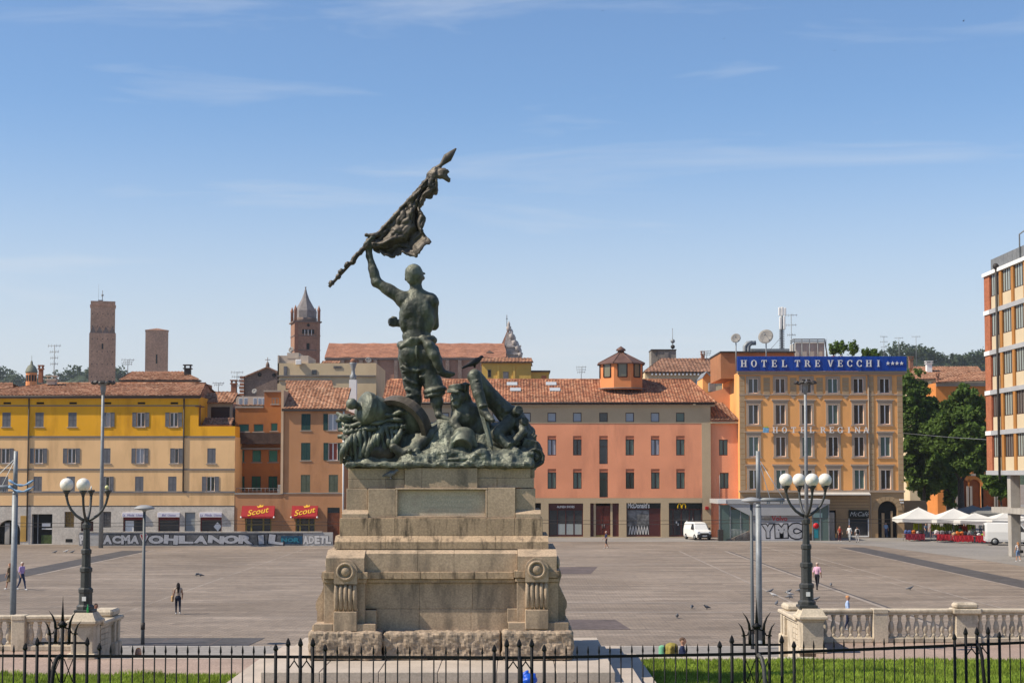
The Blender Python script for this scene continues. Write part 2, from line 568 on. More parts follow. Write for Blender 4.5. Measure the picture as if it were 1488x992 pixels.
# ------------------------------------------------------------------ ground, terrace, paving
def ground_mat():
    m = bpy.data.materials.new('square_paving'); m.use_nodes = True
    N, L = m.node_tree.nodes, m.node_tree.links
    b = N['Principled BSDF']; b.inputs['Roughness'].default_value = 0.85; b.inputs['Specular IOR Level'].default_value = 0.2
    g = N.new('ShaderNodeNewGeometry')
    def noise(sc, det, scale3=None, rough=0.55):
        n = N.new('ShaderNodeTexNoise'); n.inputs['Scale'].default_value = sc; n.inputs['Detail'].default_value = det; n.inputs['Roughness'].default_value = rough
        if scale3:
            mp = N.new('ShaderNodeMapping'); mp.inputs['Scale'].default_value = scale3
            L.new(g.outputs['Position'], mp.inputs['Vector']); L.new(mp.outputs[0], n.inputs['Vector'])
        else: L.new(g.outputs['Position'], n.inputs['Vector'])
        return n.outputs['Fac']
    def rng(s, a, b_, lo=0.0, hi=1.0):
        r = N.new('ShaderNodeMapRange'); r.inputs['From Min'].default_value = a; r.inputs['From Max'].default_value = b_
        r.inputs['To Min'].default_value = lo; r.inputs['To Max'].default_value = hi
        L.new(s, r.inputs['Value']); return r.outputs['Result']
    def mix(f, a, c, mode='MIX'):
        x = N.new('ShaderNodeMixRGB'); x.blend_type = mode
        if isinstance(f, float): x.inputs['Fac'].default_value = f
        else: L.new(f, x.inputs['Fac'])
        for s, v in (('Color1', a), ('Color2', c)):
            if isinstance(v, tuple): x.inputs[s].default_value = (*v, 1)
            else: L.new(v, x.inputs[s])
        return x.outputs['Color']
    col = mix(rng(noise(0.05, 6), 0.35, 0.65), (0.190, 0.153, 0.123), (0.268, 0.220, 0.181))
    # worn, lighter streaks across the paving
    col = mix(rng(noise(0.35, 6, (0.25, 1.3, 1.0), 0.6), 0.52, 0.72, 0, 0.7), col, (0.37, 0.31, 0.262))
    col = mix(rng(noise(0.8, 5, (1, 1, 1), 0.6), 0.55, 0.73, 0, 0.45), col, (0.138, 0.111, 0.092))
    # small porphyry setts, laid in panels with pale joints
    br = N.new('ShaderNodeTexBrick')
    br.inputs['Scale'].default_value = 1.0; br.inputs['Brick Width'].default_value = 0.42; br.inputs['Row Height'].default_value = 0.36
    br.inputs['Mortar Size'].default_value = 0.05; br.inputs['Bias'].default_value = 0.1
    br.inputs['Color1'].default_value = (0.78, 0.78, 0.78, 1); br.inputs['Color2'].default_value = (1.12, 1.10, 1.08, 1); br.inputs['Mortar'].default_value = (0.72, 0.72, 0.72, 1)
    L.new(g.outputs['Position'], br.inputs['Vector'])
    col = mix(0.75, col, mix(1.0, col, br.outputs['Color'], 'MULTIPLY'))
    sl = N.new('ShaderNodeTexBrick'); sl.inputs['Scale'].default_value = 1.0; sl.inputs['Brick Width'].default_value = 2.6; sl.inputs['Row Height'].default_value = 1.1
    sl.inputs['Mortar Size'].default_value = 0.03; sl.inputs['Color1'].default_value = (0.80, 0.80, 0.80, 1); sl.inputs['Color2'].default_value = (1.16, 1.15, 1.13, 1); sl.inputs['Mortar'].default_value = (0.8, 0.8, 0.8, 1)
    L.new(g.outputs['Position'], sl.inputs['Vector'])
    col = mix(0.7, col, mix(1.0, col, sl.outputs['Color'], 'MULTIPLY'))
    pl = N.new('ShaderNodeTexBrick'); pl.offset = 0.0
    pl.inputs['Scale'].default_value = 1.0; pl.inputs['Brick Width'].default_value = 23.5; pl.inputs['Row Height'].default_value = 9.6
    pl.inputs['Mortar Size'].default_value = 0.10; pl.inputs['Mortar Smooth'].default_value = 0.4
    pl.inputs['Color1'].default_value = (0, 0, 0, 1); pl.inputs['Color2'].default_value = (0, 0, 0, 1); pl.inputs['Mortar'].default_value = (1, 1, 1, 1)
    mp2 = N.new('ShaderNodeMapping'); mp2.inputs['Location'].default_value = (-2.6, 3.0, 0)
    L.new(g.outputs['Position'], mp2.inputs['Vector']); L.new(mp2.outputs[0], pl.inputs['Vector'])
    fac = N.new('ShaderNodeMath'); fac.operation = 'MULTIPLY'
    L.new(pl.outputs['Fac'], fac.inputs[0]); L.new(rng(noise(0.4, 4), 0.4, 0.6, 0.05, 0.35), fac.inputs[1])
    col = mix(fac.outputs[0], col, (0.42, 0.375, 0.335))
    # dropped gum, litter specks
    sp = noise(2.2, 2)
    col = mix(rng(sp, 0.73, 0.76, 0, 0.5), col, (0.5, 0.46, 0.42))
    L.new(col, b.inputs['Base Color'])
    bp = N.new('ShaderNodeBump'); bp.inputs['Strength'].default_value = 0.35; bp.inputs['Distance'].default_value = 0.02
    L.new(br.outputs['Color'], bp.inputs['Height']); L.new(bp.outputs['Normal'], b.inputs['Normal'])
    return m
M_PLAZA = ground_mat()
M_SLATE = pmat('dark_slate_paving', (0.085, 0.078, 0.078), 0.8, 0.2, scale=0.5, fine=0.15, fscale=3.0)
M_PORPH = pmat('dark_porphyry_paving', (0.125, 0.098, 0.092), 0.85, 0.2, scale=0.4, fine=0.15, fscale=3.0)
M_PALE = pmat('pale_stone_strip', (0.29, 0.245, 0.21), 0.85, 0.2, scale=0.7, fine=0.1)
M_ROAD = pmat('worn_asphalt', (0.255, 0.235, 0.215), 0.9, 0.16, scale=0.15, fine=0.12, fscale=4.0)
M_GRAVEL = pmat('pink_gravel', (0.40, 0.295, 0.24), 0.95, 0.18, scale=0.5, fine=0.2, fscale=18.0, bump=0.5, bscale=40, stain=(0.27, 0.2, 0.165), stain_amt=0.6, stain_scale=(0.5, 0.9, 1))
M_TURF = pmat('turf_soil', (0.17, 0.23, 0.04), 0.95, 0.3, scale=0.8, fine=0.25, fscale=9.0, bump=0.4)
M_STONE_PALE = pmat('pale_paving_stone', (0.47, 0.40, 0.335), 0.85, 0.12, scale=0.8, fine=0.1, fscale=20, stain=(0.3, 0.26, 0.22), stain_amt=0.5, stain_scale=(0.9, 0.6, 1))
M_KERB = pmat('kerb_stone', (0.36, 0.33, 0.30), 0.85, 0.2, scale=1.0, fine=0.12)

def sheet(name, poly, z, mat, label=None):
    mb = MB(); mb.add([(x, y, z) for x, y in poly], [tuple(range(len(poly)))])
    o = mb.build(name, mat)
    return tag(o, kind='structure', label=label)
TER, EDGE_Y, AX = 1.9, 48.4, -1.8        # terrace level, its edge at the stairs, axis of the monument
plaza = sheet('square', [(-3500, 46), (3500, 46), (3500, 8500), (-3500, 8500)], 0.0, M_PLAZA)
# park slope towards the viewer, then the level terrace
mb = MB()
prof = [(-30, 8.2), (4, 5.7), (12, 4.9), (17, 4.15), (21, 3.95), (27, 3.0), (34, TER)]
for i in range(len(prof) - 1):
    (y0, z0), (y1, z1) = prof[i], prof[i + 1]
    mb.quad((-90, y0, z0), (90, y0, z0), (90, y1, z1), (-90, y1, z1))
tag(mb.build('park_slope', M_TURF), kind='structure')
mb = MB()
LX, RX = -12.75, 9.1                     # the stair opening between the two lamp piers
mb.box(-90, 90, 33.9, EDGE_Y, -0.5, TER)
mb.box(-90, LX - 0.3, EDGE_Y - 0.02, 51.9, -0.5, TER - 0.002)
mb.box(RX + 0.3, 90, EDGE_Y - 0.02, 53.9, -0.5, TER - 0.002)
tag(mb.build('terrace', M_GRAVEL), kind='structure')
stairs = MB()
for k in range(12):
    stairs.box(LX, RX, EDGE_Y + 0.001 + k * 0.34, EDGE_Y + 0.34 + k * 0.34 + 0.001, -0.2, TER - (k + 1) * 0.145)
tag(stairs.build('stairs', M_STONE_PALE), kind='structure')
sheet('terrace_edge_paving', [(LX, EDGE_Y - 0.55), (RX, EDGE_Y - 0.55), (RX, EDGE_Y - 0.005), (LX, EDGE_Y - 0.005)], TER + 0.006, M_STONE_PALE)
sheet('lawn', [(3.62, 30), (40, 30), (40, 47.3), (3.05, 47.3)], TER + 0.010, M_TURF)
sheet('lawn', [(-40, 30), (-7.35, 30), (-7.10, 43.7), (-40, 43.9)], TER + 0.010, M_TURF)
sheet('monument_apron', [(-7.2, 33.95), (3.56, 33.95), (2.95, 47.85), (-6.98, 47.85)], TER + 0.016, M_STONE_PALE)
# pavement with kerb along the foot of the stairs
mb = MB(); mb.box(-120, 120, 52.5, 67.7, -0.3, 0.12)
pave = tag(mb.build('pavement', M_ROAD), kind='structure')
kerb_me = MB().box(-0.745, 0.745, -0.15, 0.15, -0.1, 0.135, bev=0.015).mesh('kerb_stone', M_KERB)
for k in range(36):
    inst('kerb_stone', kerb_me, pave, (-27.5 + k * 1.5, 67.9, 0))
sheet('street', [(-200, 171.5), (-28, 171.5), (-27, 178), (33, 176.5), (38, 166), (41, 140), (43, 100), (200, 100), (200, 400), (-200, 400)], 0.006, M_ROAD)
sheet('paving_band', [(33.6, 100), (36.0, 100), (36.0, 163), (33.6, 163)], 0.012, M_SLATE)
sheet('paving_band', [(33.25, 100), (33.55, 100), (33.55, 163), (33.25, 163)], 0.011, M_PALE)
sheet('paving_band', [(-38.2, 100), (-35.6, 100), (-35.6, 156), (-38.2, 156)], 0.012, M_SLATE)
sheet('paving_band', [(-35.5, 118), (-35.1, 118), (-35.1, 157), (-35.5, 157)], 0.011, M_PALE)
sheet('paving_inlay', [(-9.9, 119.5), (5.9, 119.5), (6.9, 128.5), (-10.7, 128.5)], 0.012, M_PORPH)
sheet('paving_inlay', [(-9.4, 76.6), (5.7, 76.6), (5.3, 81.8), (-9.0, 81.8)], 0.012, M_PORPH)
sheet('paving_inlay', [(-24.0, 68.1), (-11.55, 68.1), (-11.25, 72.6), (-24.0, 72.6)], 0.012, M_SLATE)
for x, w, m_, z in ((20.62, 0.34, M_PALE, 0.011), (20.98, 0.16, M_SLATE, 0.013), (16.2, 0.22, M_PALE, 0.011), (27.2, 0.2, M_PALE, 0.011)):
    sheet('paving_line', [(x, 76), (x + w, 76), (x + w, 155), (x, 155)], z, m_)
for y0, x0, x1, w in ((86.0, 3.0, 20.3, 0.55), (92.2, 3.0, 20.3, 0.5), (131.5, -28, 20, 0.5), (146.0, -30, 20, 0.6)):
    sheet('paving_line', [(x0, y0), (x1, y0), (x1, y0 + w), (x0, y0 + w)], 0.010, M_PALE)
# joints between the slate slabs of the inlay by the kerb
mb = MB()
for x in (-21.4, -18.5, -15.6, -13.2): mb.box(x, x + 0.06, 68.15, 72.5, 0.012, 0.016)
mb.box(-24, -11.4, 70.3, 70.36, 0.012, 0.0155)
tag(mb.build('inlay_joint', M_PORPH), kind='structure')

# lawn blades
def grass(name, x0, x1, y0, y1, n, label, edge=None):
    rng = np.random.default_rng(5)
    X = rng.uniform(x0, x1, n); Yv = y0 + (y1 - y0) * rng.uniform(0, 1, n)
    if edge: keep = edge(X, Yv); X, Yv = X[keep], Yv[keep]
    n = len(X)
    h = rng.uniform(0.05, 0.15, n) * (1 + 0.6 * (np.sin(X * 1.7) * np.cos(Yv * 2.3) > 0.5)); a = rng.uniform(0, 6.28, n); w = rng.uniform(0.012, 0.028, n)
    lx, ly = rng.normal(0, 0.045, n), rng.normal(0, 0.045, n)
    V = np.zeros((n, 3, 3))
    V[:, 0] = np.stack([X - np.cos(a) * w, Yv - np.sin(a) * w, np.full(n, TER)], 1)
    V[:, 1] = np.stack([X + np.cos(a) * w, Yv + np.sin(a) * w, np.full(n, TER)], 1)
    V[:, 2] = np.stack([X + lx, Yv + ly, TER + h], 1)
    me = bpy.data.meshes.new(name)
    me.from_pydata(V.reshape(-1, 3).tolist(), [], np.arange(3 * n).reshape(-1, 3).tolist())
    me.materials.append(MAT.get('grass_blade') or leaf_mat('grass_blade', (0.30, 0.40, 0.05), .35, 1.1, 7))
    o = inst(name, me)
    return tag(o, label, 'grass', kind='stuff')
grass('lawn_grass', 3.0, 15.5, 40.6, 47.3, 52000, 'short green lawn between the iron fence and the balustrade', lambda X, Y: X > 3.62 - (Y - 30) * 0.033)
grass('lawn_grass', -15.5, -7.0, 40.6, 43.8, 22000, 'short green lawn beside the monument steps below the couple', lambda X, Y: X < -7.35 + (Y - 30) * 0.018)
# ------------------------------------------------------------------ building kit
CACHE = {}
def cached(key, fn):
    if key not in CACHE: CACHE[key] = fn()
    return CACHE[key]
def wall_holes(mb, x0, x1, z0, z1, Y, holes, depth=0.28, mi=0):
    """facade facing -y with real openings and reveals"""
    xs = sorted({x0, x1, *[min(max(v, x0), x1) for h in holes for v in h[:2]]})
    zs = sorted({z0, z1, *[min(max(v, z0), z1) for h in holes for v in h[2:4]]})
    for j in range(len(zs) - 1):
        run = None
        for i in range(len(xs) - 1):
            cx, cz = (xs[i] + xs[i + 1]) / 2, (zs[j] + zs[j + 1]) / 2
            solid = not any(h[0] < cx < h[1] and h[2] < cz < h[3] for h in holes)
            if solid and run is None: run = xs[i]
            if run is not None and (not solid or i == len(xs) - 2):
                e = xs[i] if not solid else xs[i + 1]
                mb.quad((run, Y, zs[j]), (e, Y, zs[j]), (e, Y, zs[j + 1]), (run, Y, zs[j + 1]), mi)
                run = None
    for a, b, c, d in [h[:4] for h in holes]:
        a, b, c, d = max(a, x0), min(b, x1), max(c, z0), min(d, z1)
        y2 = Y + depth
        mb.quad((a, Y, c), (a, Y, d), (a, y2, d), (a, y2, c), mi)
        mb.quad((b, Y, d), (b, Y, c), (b, y2, c), (b, y2, d), mi)
        mb.quad((a, Y, d), (b, Y, d), (b, y2, d), (a, y2, d), mi)
        mb.quad((b, Y, c), (a, Y, c), (a, y2, c), (b, y2, c), mi)
def shell(mb, x0, x1, Y, depth, z0, z1, mi=0, top=True):
    """sides, back and flat top of a block whose front is at Y"""
    y2 = Y + depth
    mb.quad((x0, y2, z0), (x0, Y, z0), (x0, Y, z1), (x0, y2, z1), mi)
    mb.quad((x1, Y, z0), (x1, y2, z0), (x1, y2, z1), (x1, Y, z1), mi)
    mb.quad((x1, y2, z0), (x0, y2, z0), (x0, y2, z1), (x1, y2, z1), mi)
    if top: mb.quad((x0, Y, z1), (x1, Y, z1), (x1, y2, z1), (x0, y2, z1), mi)
def arch_fill(mb, cx, w, zs, Y, depth=0.28, mi=0, n=10, y_in=None):
    """spandrels that turn a square-headed opening (head at zs + w/2) into a round arch springing at zs"""
    r = w / 2
    pts = [(cx + r * math.cos(math.pi * k / n), zs + r * math.sin(math.pi * k / n)) for k in range(n + 1)]
    for k in range(n):
        (xa, za), (xb, zb) = pts[k], pts[k + 1]
        mb.quad((xb, Y + 0.001, zb), (xa, Y + 0.001, za), (xa, Y + 0.001, zs + r), (xb, Y + 0.001, zs + r), mi)
        mb.quad((xa, Y, za), (xb, Y, zb), (xb, Y + depth, zb), (xa, Y + depth, za), mi)
def roof_slope(mb, el, er, tl, tr, wave=0.38, amp=0.07, rows=0.5, thick=0.10, mi=0, row_step=0.035):
    """tiled slope: eaves el-er, top tl-tr; ridged along the fall line, stepped in courses"""
    el, er, tl, tr = map(Vector, (el, er, tl, tr))
    U = (er - el); W = U.length; U.normalize()
    a, b = (tl - el).dot(U), (tr - el).dot(U)
    foot = el + U * a
    Vv = tl - foot; Ln = Vv.length; Vd = Vv.normalized()
    nrm = U.cross(Vd).normalized()
    if nrm.z < 0: nrm = -nrm
    xs = np.arange(min(0, a), max(W, b) + wave / 8, wave / 4)
    nr = max(2, int(Ln / rows))
    V, F = [], []
    lines = []
    for r in range(nr):
        lines += [(r / nr, row_step), ((r + 0.98) / nr, 0.0)]
    nx = len(xs)
    for v, lift in lines:
        l, rr = a * v, W + (b - W) * v
        for i, x in enumerate(xs):
            h = amp * (0.5 + 0.5 * math.cos(2 * math.pi * x / wave)) + lift + 0.02 * mnoise.noise(Vector((x * 0.7, v * 5, el.x)))
            xc = min(max(x, l), rr)
            V.append(el + U * xc + Vd * (Ln * v) + nrm * (h + thick))
    for j in range(len(lines) - 1):
        for i in range(nx - 1):
            F.append((j * nx + i, j * nx + i + 1, j * nx + nx + i + 1, j * nx + nx + i))
    mb.add(V, F, mi)
    mb.add([el, er, er + nrm * (thick + amp * .5), el + nrm * (thick + amp * .5)], [(0, 1, 2, 3)], mi)
    mb.add([el, tl, tr, er], [(0, 1, 2, 3)], mi)
def ridge(mb, p, q, r=0.16, mi=0):
    mb.tube([Vector(p) + (Vector(q) - Vector(p)) * t for t in np.linspace(0, 1, 9)], r, 7, mi)

M_SHUT = pmat('grey_shutter', (0.155, 0.155, 0.165), 0.7, 0.12, scale=2, bump=0)
M_SHUT_G = pmat('green_shutter', (0.02, 0.06, 0.048), 0.6, 0.15, scale=2, bump=0)
M_SHUT_OL = pmat('faded_green_shutter', (0.10, 0.115, 0.075), 0.7, 0.15, scale=2, bump=0)
M_SHUT_T = pmat('teal_roller_blind', (0.045, 0.20, 0.155), 0.6, 0.12, scale=2, bump=0)
M_SILL = pmat('stone_trim', (0.33, 0.285, 0.24), 0.85, 0.12, bump=0.1)
M_STRING = pmat('grey_string_course', (0.20, 0.18, 0.165), 0.85, 0.12, bump=0.1)
M_BROWNF = pmat('brown_metal_frame', (0.05, 0.022, 0.018), 0.5, 0.1, bump=0)

def shutter_mesh(w, h, mat):
    def mk():
        mb = MB(); t = 0.04; e = 0.055
        mb.box(-w / 2, -w / 2 + e, -t, 0, 0, h); mb.box(w / 2 - e, w / 2, -t, 0, 0, h)
        for z in (0, h / 2 - e / 2, h - e): mb.box(-w / 2 + e, w / 2 - e, -t + .002, -.002, z, z + e)
        n = max(4, int(h / 0.11))
        for k in range(n):
            z = e + (h - 2 * e) * k / n
            mb.add([(-w / 2 + e, -.034, z), (w / 2 - e, -.034, z), (w / 2 - e, -.008, z + (h - 2 * e) / n), (-w / 2 + e, -.008, z + (h - 2 * e) / n)], [(0, 1, 2, 3)])
        return mb.mesh('shutter', mat)
    return cached(('sh', round(w, 2), round(h, 2), mat.name), mk)
def window(parent, cx, z0, w, h, Y, style='plain', frame=None, glass=None, shut=None, sill=True, mull=1, open_l=True, open_r=True, trans=False, inset=0.16):
    """one window: frame with its panes, and shutters or sill as sub-parts"""
    frame = frame or M_WHITE; glass = glass or M_GLASS
    e = 0.075
    def mkf():
        mb = MB()
        mb.box(-w / 2, -w / 2 + e, 0, .07, 0, h); mb.box(w / 2 - e, w / 2, 0, .07, 0, h)
        mb.box(-w / 2 + e, w / 2 - e, .001, .069, 0, e); mb.box(-w / 2 + e, w / 2 - e, .001, .069, h - e, h)
        for k in range(mull):
            x = -w / 2 + w * (k + 1) / (mull + 1); mb.box(x - e * .8, x + e * .8, -.012, .066, e, h - e)
        if trans: mb.box(-w / 2 + e, w / 2 - e, .002, .065, h * .7, h * .7 + e)
        return mb.mesh('window', frame)
    o = inst('window', cached(('wf', round(w, 2), round(h, 2), frame.name, mull, trans), mkf), parent, (cx, Y + inset, z0))
    pw = (w - 2 * e) / (mull + 1)
    pm = cached(('pn', round(pw, 2), round(h, 2), glass.name), lambda: MB().box(-pw / 2, pw / 2, 0, .012, 0, h - 2 * e).mesh('pane', glass))
    if style != 'closed':
        for k in range(mull + 1):
            inst('pane', pm, o, (cx - w / 2 + e + pw * (k + .5), Y + inset + .035, z0 + e))
    if style in ('closed', 'half'):
        sw = w / 2 - .01
        for s in ((-1, 1) if style == 'closed' else (-1,)):
            inst('shutter', shutter_mesh(sw, h - .02, shut), o, (cx + s * (w / 4), Y + .045, z0 + .01))
    if style in ('open', 'half'):
        sw = w / 2 - .01
        for s, on in ((-1, open_l and style == 'open'), (1, open_r)):
            if on: inst('shutter', shutter_mesh(sw, h - .02, shut), o, (cx + s * (w / 2 + sw / 2 + .015), Y - .012, z0 + .01))
    if sill:
        inst('sill', cached(('sl', round(w, 2)), lambda: MB().box(-w / 2 - .14, w / 2 + .14, -.07, .16, -.11, -.01, bev=.02).mesh('sill', M_SILL)), o, (cx, Y, z0))
    return o
def text_mesh(txt, size, mat, bold=0.0, extr=0.02, shear=0.0, align='CENTER', spacing=1.0):
    cu = bpy.data.curves.new('txt', 'FONT')
    cu.body = txt; cu.size = size; cu.extrude = extr; cu.offset = bold; cu.shear = shear; cu.align_x = align; cu.space_character = spacing
    cu.resolution_u = 3
    ob = bpy.data.objects.new('txt', cu)
    COL.objects.link(ob)
    dg = bpy.context.evaluated_depsgraph_get()
    me = bpy.data.meshes.new_from_object(ob.evaluated_get(dg))
    bpy.data.objects.remove(ob); bpy.data.curves.remove(cu)
    me.materials.clear(); me.materials.append(mat)
    return me
def put_text(name, txt, size, mat, parent, loc, **kw):
    tilt = kw.pop('tilt', 0.0); sx = 1.0; fit = kw.pop('fit', None)
    me = text_mesh(txt, size, mat, **kw)
    if fit:
        xs_ = [v.co.x for v in me.vertices]; sx = fit / (max(xs_) - min(xs_))
    return inst(name, me, parent, M=Matrix.Translation(Vector(loc)) @ Matrix.Rotation(tilt, 4, 'Y') @ FACE @ Matrix.Diagonal((sx, 1, 1, 1)))
def antenna(loc, h, label, n=4, cat='antenna'):
    mb = MB(); x, y, z = loc
    mb.tube([(x, y, z), (x, y, z + h)], 0.045, 5)
    for k in range(n):
        zz = z + h * (0.98 - 0.16 * k); l = 0.75 - 0.1 * k
        a = random.uniform(-.5, .5)
        d = Vector((math.cos(a), math.sin(a), 0)) * l
        mb.tube([Vector((x, y, zz)) - d, Vector((x, y, zz)) + d], 0.028, 4)
        for t in (-.9, -.45, .3, .85):
            c = Vector((x, y, zz)) + d * t
            mb.tube([c - Vector((0, .1, .18)), c + Vector((0, .1, .18))], 0.02, 4)
    return tag(mb.build('roof_antenna', M_STEEL), label, cat, 'rooftop antennas')
def dish(loc, r, label, face=(-.5, -1, .5), pole=1.5):
    x, y, z = loc
    o = thing('satellite_dish', label, 'satellite dish', loc, 'rooftop satellite dishes')
    MB().tube([(x, y, z), (x, y, z + pole)], 0.07, 6).build('pole', M_STEEL, o)
    mb = MB(); n = 20
    prof = [(0.001, 0.0), (r * .4, r * .04), (r * .75, r * .13), (r, r * .24), (r * 1.0, r * .27), (r * .72, r * .17), (r * .36, r * .07), (0.001, .03)]
    mb.lathe(prof, n)
    D = Vector(face).normalized()
    Mr = Matrix.Translation((x, y - .1, z + pole)) @ D.to_track_quat('Z', 'Y').to_matrix().to_4x4()
    mb.build('reflector', pmat('dish_grey', (0.25, 0.235, 0.22), .7, .15, bump=0), o, M=Mr)
    m2 = MB()
    for k in range(3):
        a = 2.1 * k
        m2.tube([(r * .95 * math.cos(a), r * .95 * math.sin(a), r * .25), (0, 0, r * .8)], .02, 4)
    m2.sphere((0, 0, r * .82), .1, 8, 6)
    m2.build('feed_arm', M_STEEL, o, M=Mr)
    return o
def chimney(x, y, z0, h, w, mat, label, cap_=True):
    mb = MB(); mb.box(x - w / 2, x + w / 2, y - w / 2, y + w / 2, z0, z0 + h, bev=.02)
    if cap_:
        mb.box(x - w * .68, x + w * .68, y - w * .68, y + w * .68, z0 + h, z0 + h + .12)
        for s in (-1, 1): mb.box(x + s * w * .45 - .07, x + s * w * .45 + .07, y - .2, y + .2, z0 + h + .12, z0 + h + .4)
        mb.box(x - w * .7, x + w * .7, y - w * .6, y + w * .6, z0 + h + .4, z0 + h + .52)
    return tag(mb.build('chimney', mat), label, 'chimney', 'chimneys on the roofs')
M_BRICK = pmat('brick_red', (0.33, 0.15, 0.09), .9, .15, scale=1.5, fine=.15, fscale=8)

# ================================================================== yellow apartment block
YL = 170.0
X = lambda px: ax(px, YL)
Z = lambda py: az(py, YL)
M_YEL = pmat('yellow_plaster', (0.86, 0.42, 0.02), .9, .09, scale=.25, fine=.06, stain=(0.52, 0.23, 0.012), stain_amt=.75, stain_scale=(.5, .5, .12))
M_CREAM = pmat('cream_plaster', (0.90, 0.57, 0.28), .9, .09, scale=.25, fine=.06, stain=(0.54, 0.33, 0.155), stain_amt=.7, stain_scale=(.5, .5, .1))
M_TRAV = pmat('travertine_facing', (0.64, 0.575, 0.49), .8, .12, scale=.5, fine=.1, fscale=6, stain=(0.33, 0.28, 0.235), stain_amt=.6, stain_scale=(.6, .6, .5))
yb = thing('apartment_building', 'long yellow and cream apartment block with grey shutters and tiled roof', 'building', (X(140), YL, 0))
x0, x1, x2 = X(-75), X(287.5), X(341)
rows = [(620, 599), (673, 651), (713.5, 692)]
wins = []                                   # (px, row, style)
for px, st in ((-42, 'closed'), (8, 'closed'), (56, 'closed'), (104, 'closed'), (153, 'half'), (203.5, 'open'), (251.5, 'open')): wins.append((px, 0, st))
for px, st in ((-42, 'open'), (7, 'open'), (55.5, 'open'), (103.5, 'open'), (154, 'closed'), (203, 'open'), (253, 'half'), (307, 'closed')): wins.append((px, 1, st))
for px, st in ((-42, 'closed'), (6, 'closed'), (55, 'closed'), (103, 'closed'), (153, 'half'), (202.5, 'closed'), (250.5, 'closed'), (306, 'open')): wins.append((px, 2, st))
W_, holes = 0.90, []
for px, r, st in wins:
    zb, zt = Z(rows[r][0]), Z(rows[r][1])
    holes.append((X(px) - W_ / 2, X(px) + W_ / 2, zb, zt))
vents = [(X(p) - .42, X(p) + .42, Z(587), Z(584)) for p in (-42, 8.3, 56.6, 104.4, 154.5, 204, 252)]
mb = MB()
wall_holes(mb, x0, x1, Z(634.5), Z(576), YL, [h for h in holes if h[2] > Z(634)] + vents, mi=0)
shell(mb, x0, x1, YL, 13, Z(634.5), Z(576), 0)
wall_holes(mb, x1, x2, Z(634.5), Z(619), YL, [], mi=0)
shell(mb, x1 + .001, x2, YL, 3.0, Z(634.5), Z(619), 0)
mb.build('upper_wall', M_YEL, yb)
mb = MB()
wall_holes(mb, x0, x2, Z(735), Z(634.5), YL, [h for h in holes if h[2] < Z(634)], mi=0)
shell(mb, x0, x2, YL, 13, 0, Z(634.6), 0)
mb.build('middle_wall', M_CREAM, yb)
for (px, r, st), h in zip(wins, holes):
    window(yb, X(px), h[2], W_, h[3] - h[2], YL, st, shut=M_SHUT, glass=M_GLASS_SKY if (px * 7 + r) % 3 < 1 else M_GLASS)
mb = MB()
for h in vents: mb.box(h[0], h[1], YL + .2, YL + .24, h[2], h[3])
mb.build_each('attic_vent', M_DARK, yb)
gh = [(X(-2), X(31), 0.0, Z(755)), (X(47.5), X(77.5), .05, Z(746.5)), (X(95), X(109), Z(766), Z(743)), (X(119), X(137), .05, Z(757)), (X(148), X(162.5), Z(766), Z(743)),
      (X(180), X(210), .9, Z(751)), (X(231), X(262), .9, Z(751)), (X(269.5), X(284.5), .2, Z(744)), (X(292), X(323), .9, Z(751))]
mb = MB()
wall_holes(mb, x0, x2, 0, Z(735), YL - .06, gh, .5)
arch_fill(mb, (gh[0][0] + gh[0][1]) / 2, gh[0][1] - gh[0][0], Z(755) - (gh[0][1] - gh[0][0]) / 2, YL - .06, .5)
mb.build('ground_floor_facing', M_TRAV, yb)
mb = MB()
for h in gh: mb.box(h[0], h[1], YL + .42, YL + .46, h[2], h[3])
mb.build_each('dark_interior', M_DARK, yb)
# pillar and shop things inside the arch and openings
M_OCH = pmat('ochre_render', (0.55, 0.33, 0.09), .9, .2, scale=.6, fine=.1)
MB().box(X(8), X(15), YL + .1, YL + .3, 0, Z(760), bev=.03).build_each('arch_pillar', M_CONC, yb)
MB().box(X(31.2), X(40), YL - .09, YL - .062, .3, Z(749)).build('ochre_pier', M_OCH, yb)
for i, h in enumerate(gh[5:7] + gh[8:9]):
    red = pmat('red_shop_frame', (0.20, 0.02, 0.02), .5, .1, bump=0)
    sh = MB().box(h[0], h[1], YL + .12, YL + .2, h[2], h[2] + .35).box(h[0], h[0] + .1, YL + .12, YL + .2, h[2] + .35, h[3]).box(h[1] - .1, h[1], YL + .12, YL + .2, h[2] + .35, h[3]).box(h[0] + .1, h[1] - .1, YL + .121, YL + .199, h[3] - .3, h[3]).build('shop_window', red, yb)
    MB().box(h[0] + .1, h[1] - .1, YL + .19, YL + .21, h[2] + .35, h[3] - .3).build('pane', M_GLASS, sh)
    sg = MB().box(h[0] - .05, h[1] + .05, YL - .3, YL - .08, Z(751), Z(744.2), bev=.02).build('shop_sign', pmat('white_sign_board', (.72, .69, .74), .5, .03, bump=0), yb)
    put_text('lettering', ('La  Moda  Uomo', 'Bel  Uomo', 'La  Moda  Uomo')[i], .34, pmat('mauve_ink', (.2, .16, .36), .5, 0, bump=0), sg, ((h[0] + h[1]) / 2, YL - .305, Z(749.4)), shear=.3, extr=.004)
    if i == 0: MB().box(h[0] + .2, h[0] + 1.1, YL + .17, YL + .185, h[2] + .45, h[3] - .4).build('poster', M_WHITE, sh)
    if i == 2:
        MB().add([(h[1] - .9, YL + .175, h[2] + 1.0), (h[1] - .45, YL + .175, h[2] + .5), (h[1] - .05, YL + .175, h[2] + 1.05), (h[1] - .5, YL + .175, h[2] + 1.5)], [(0, 1, 2, 3)]).build('poster', M_WHITE, sh)
h = gh[1]
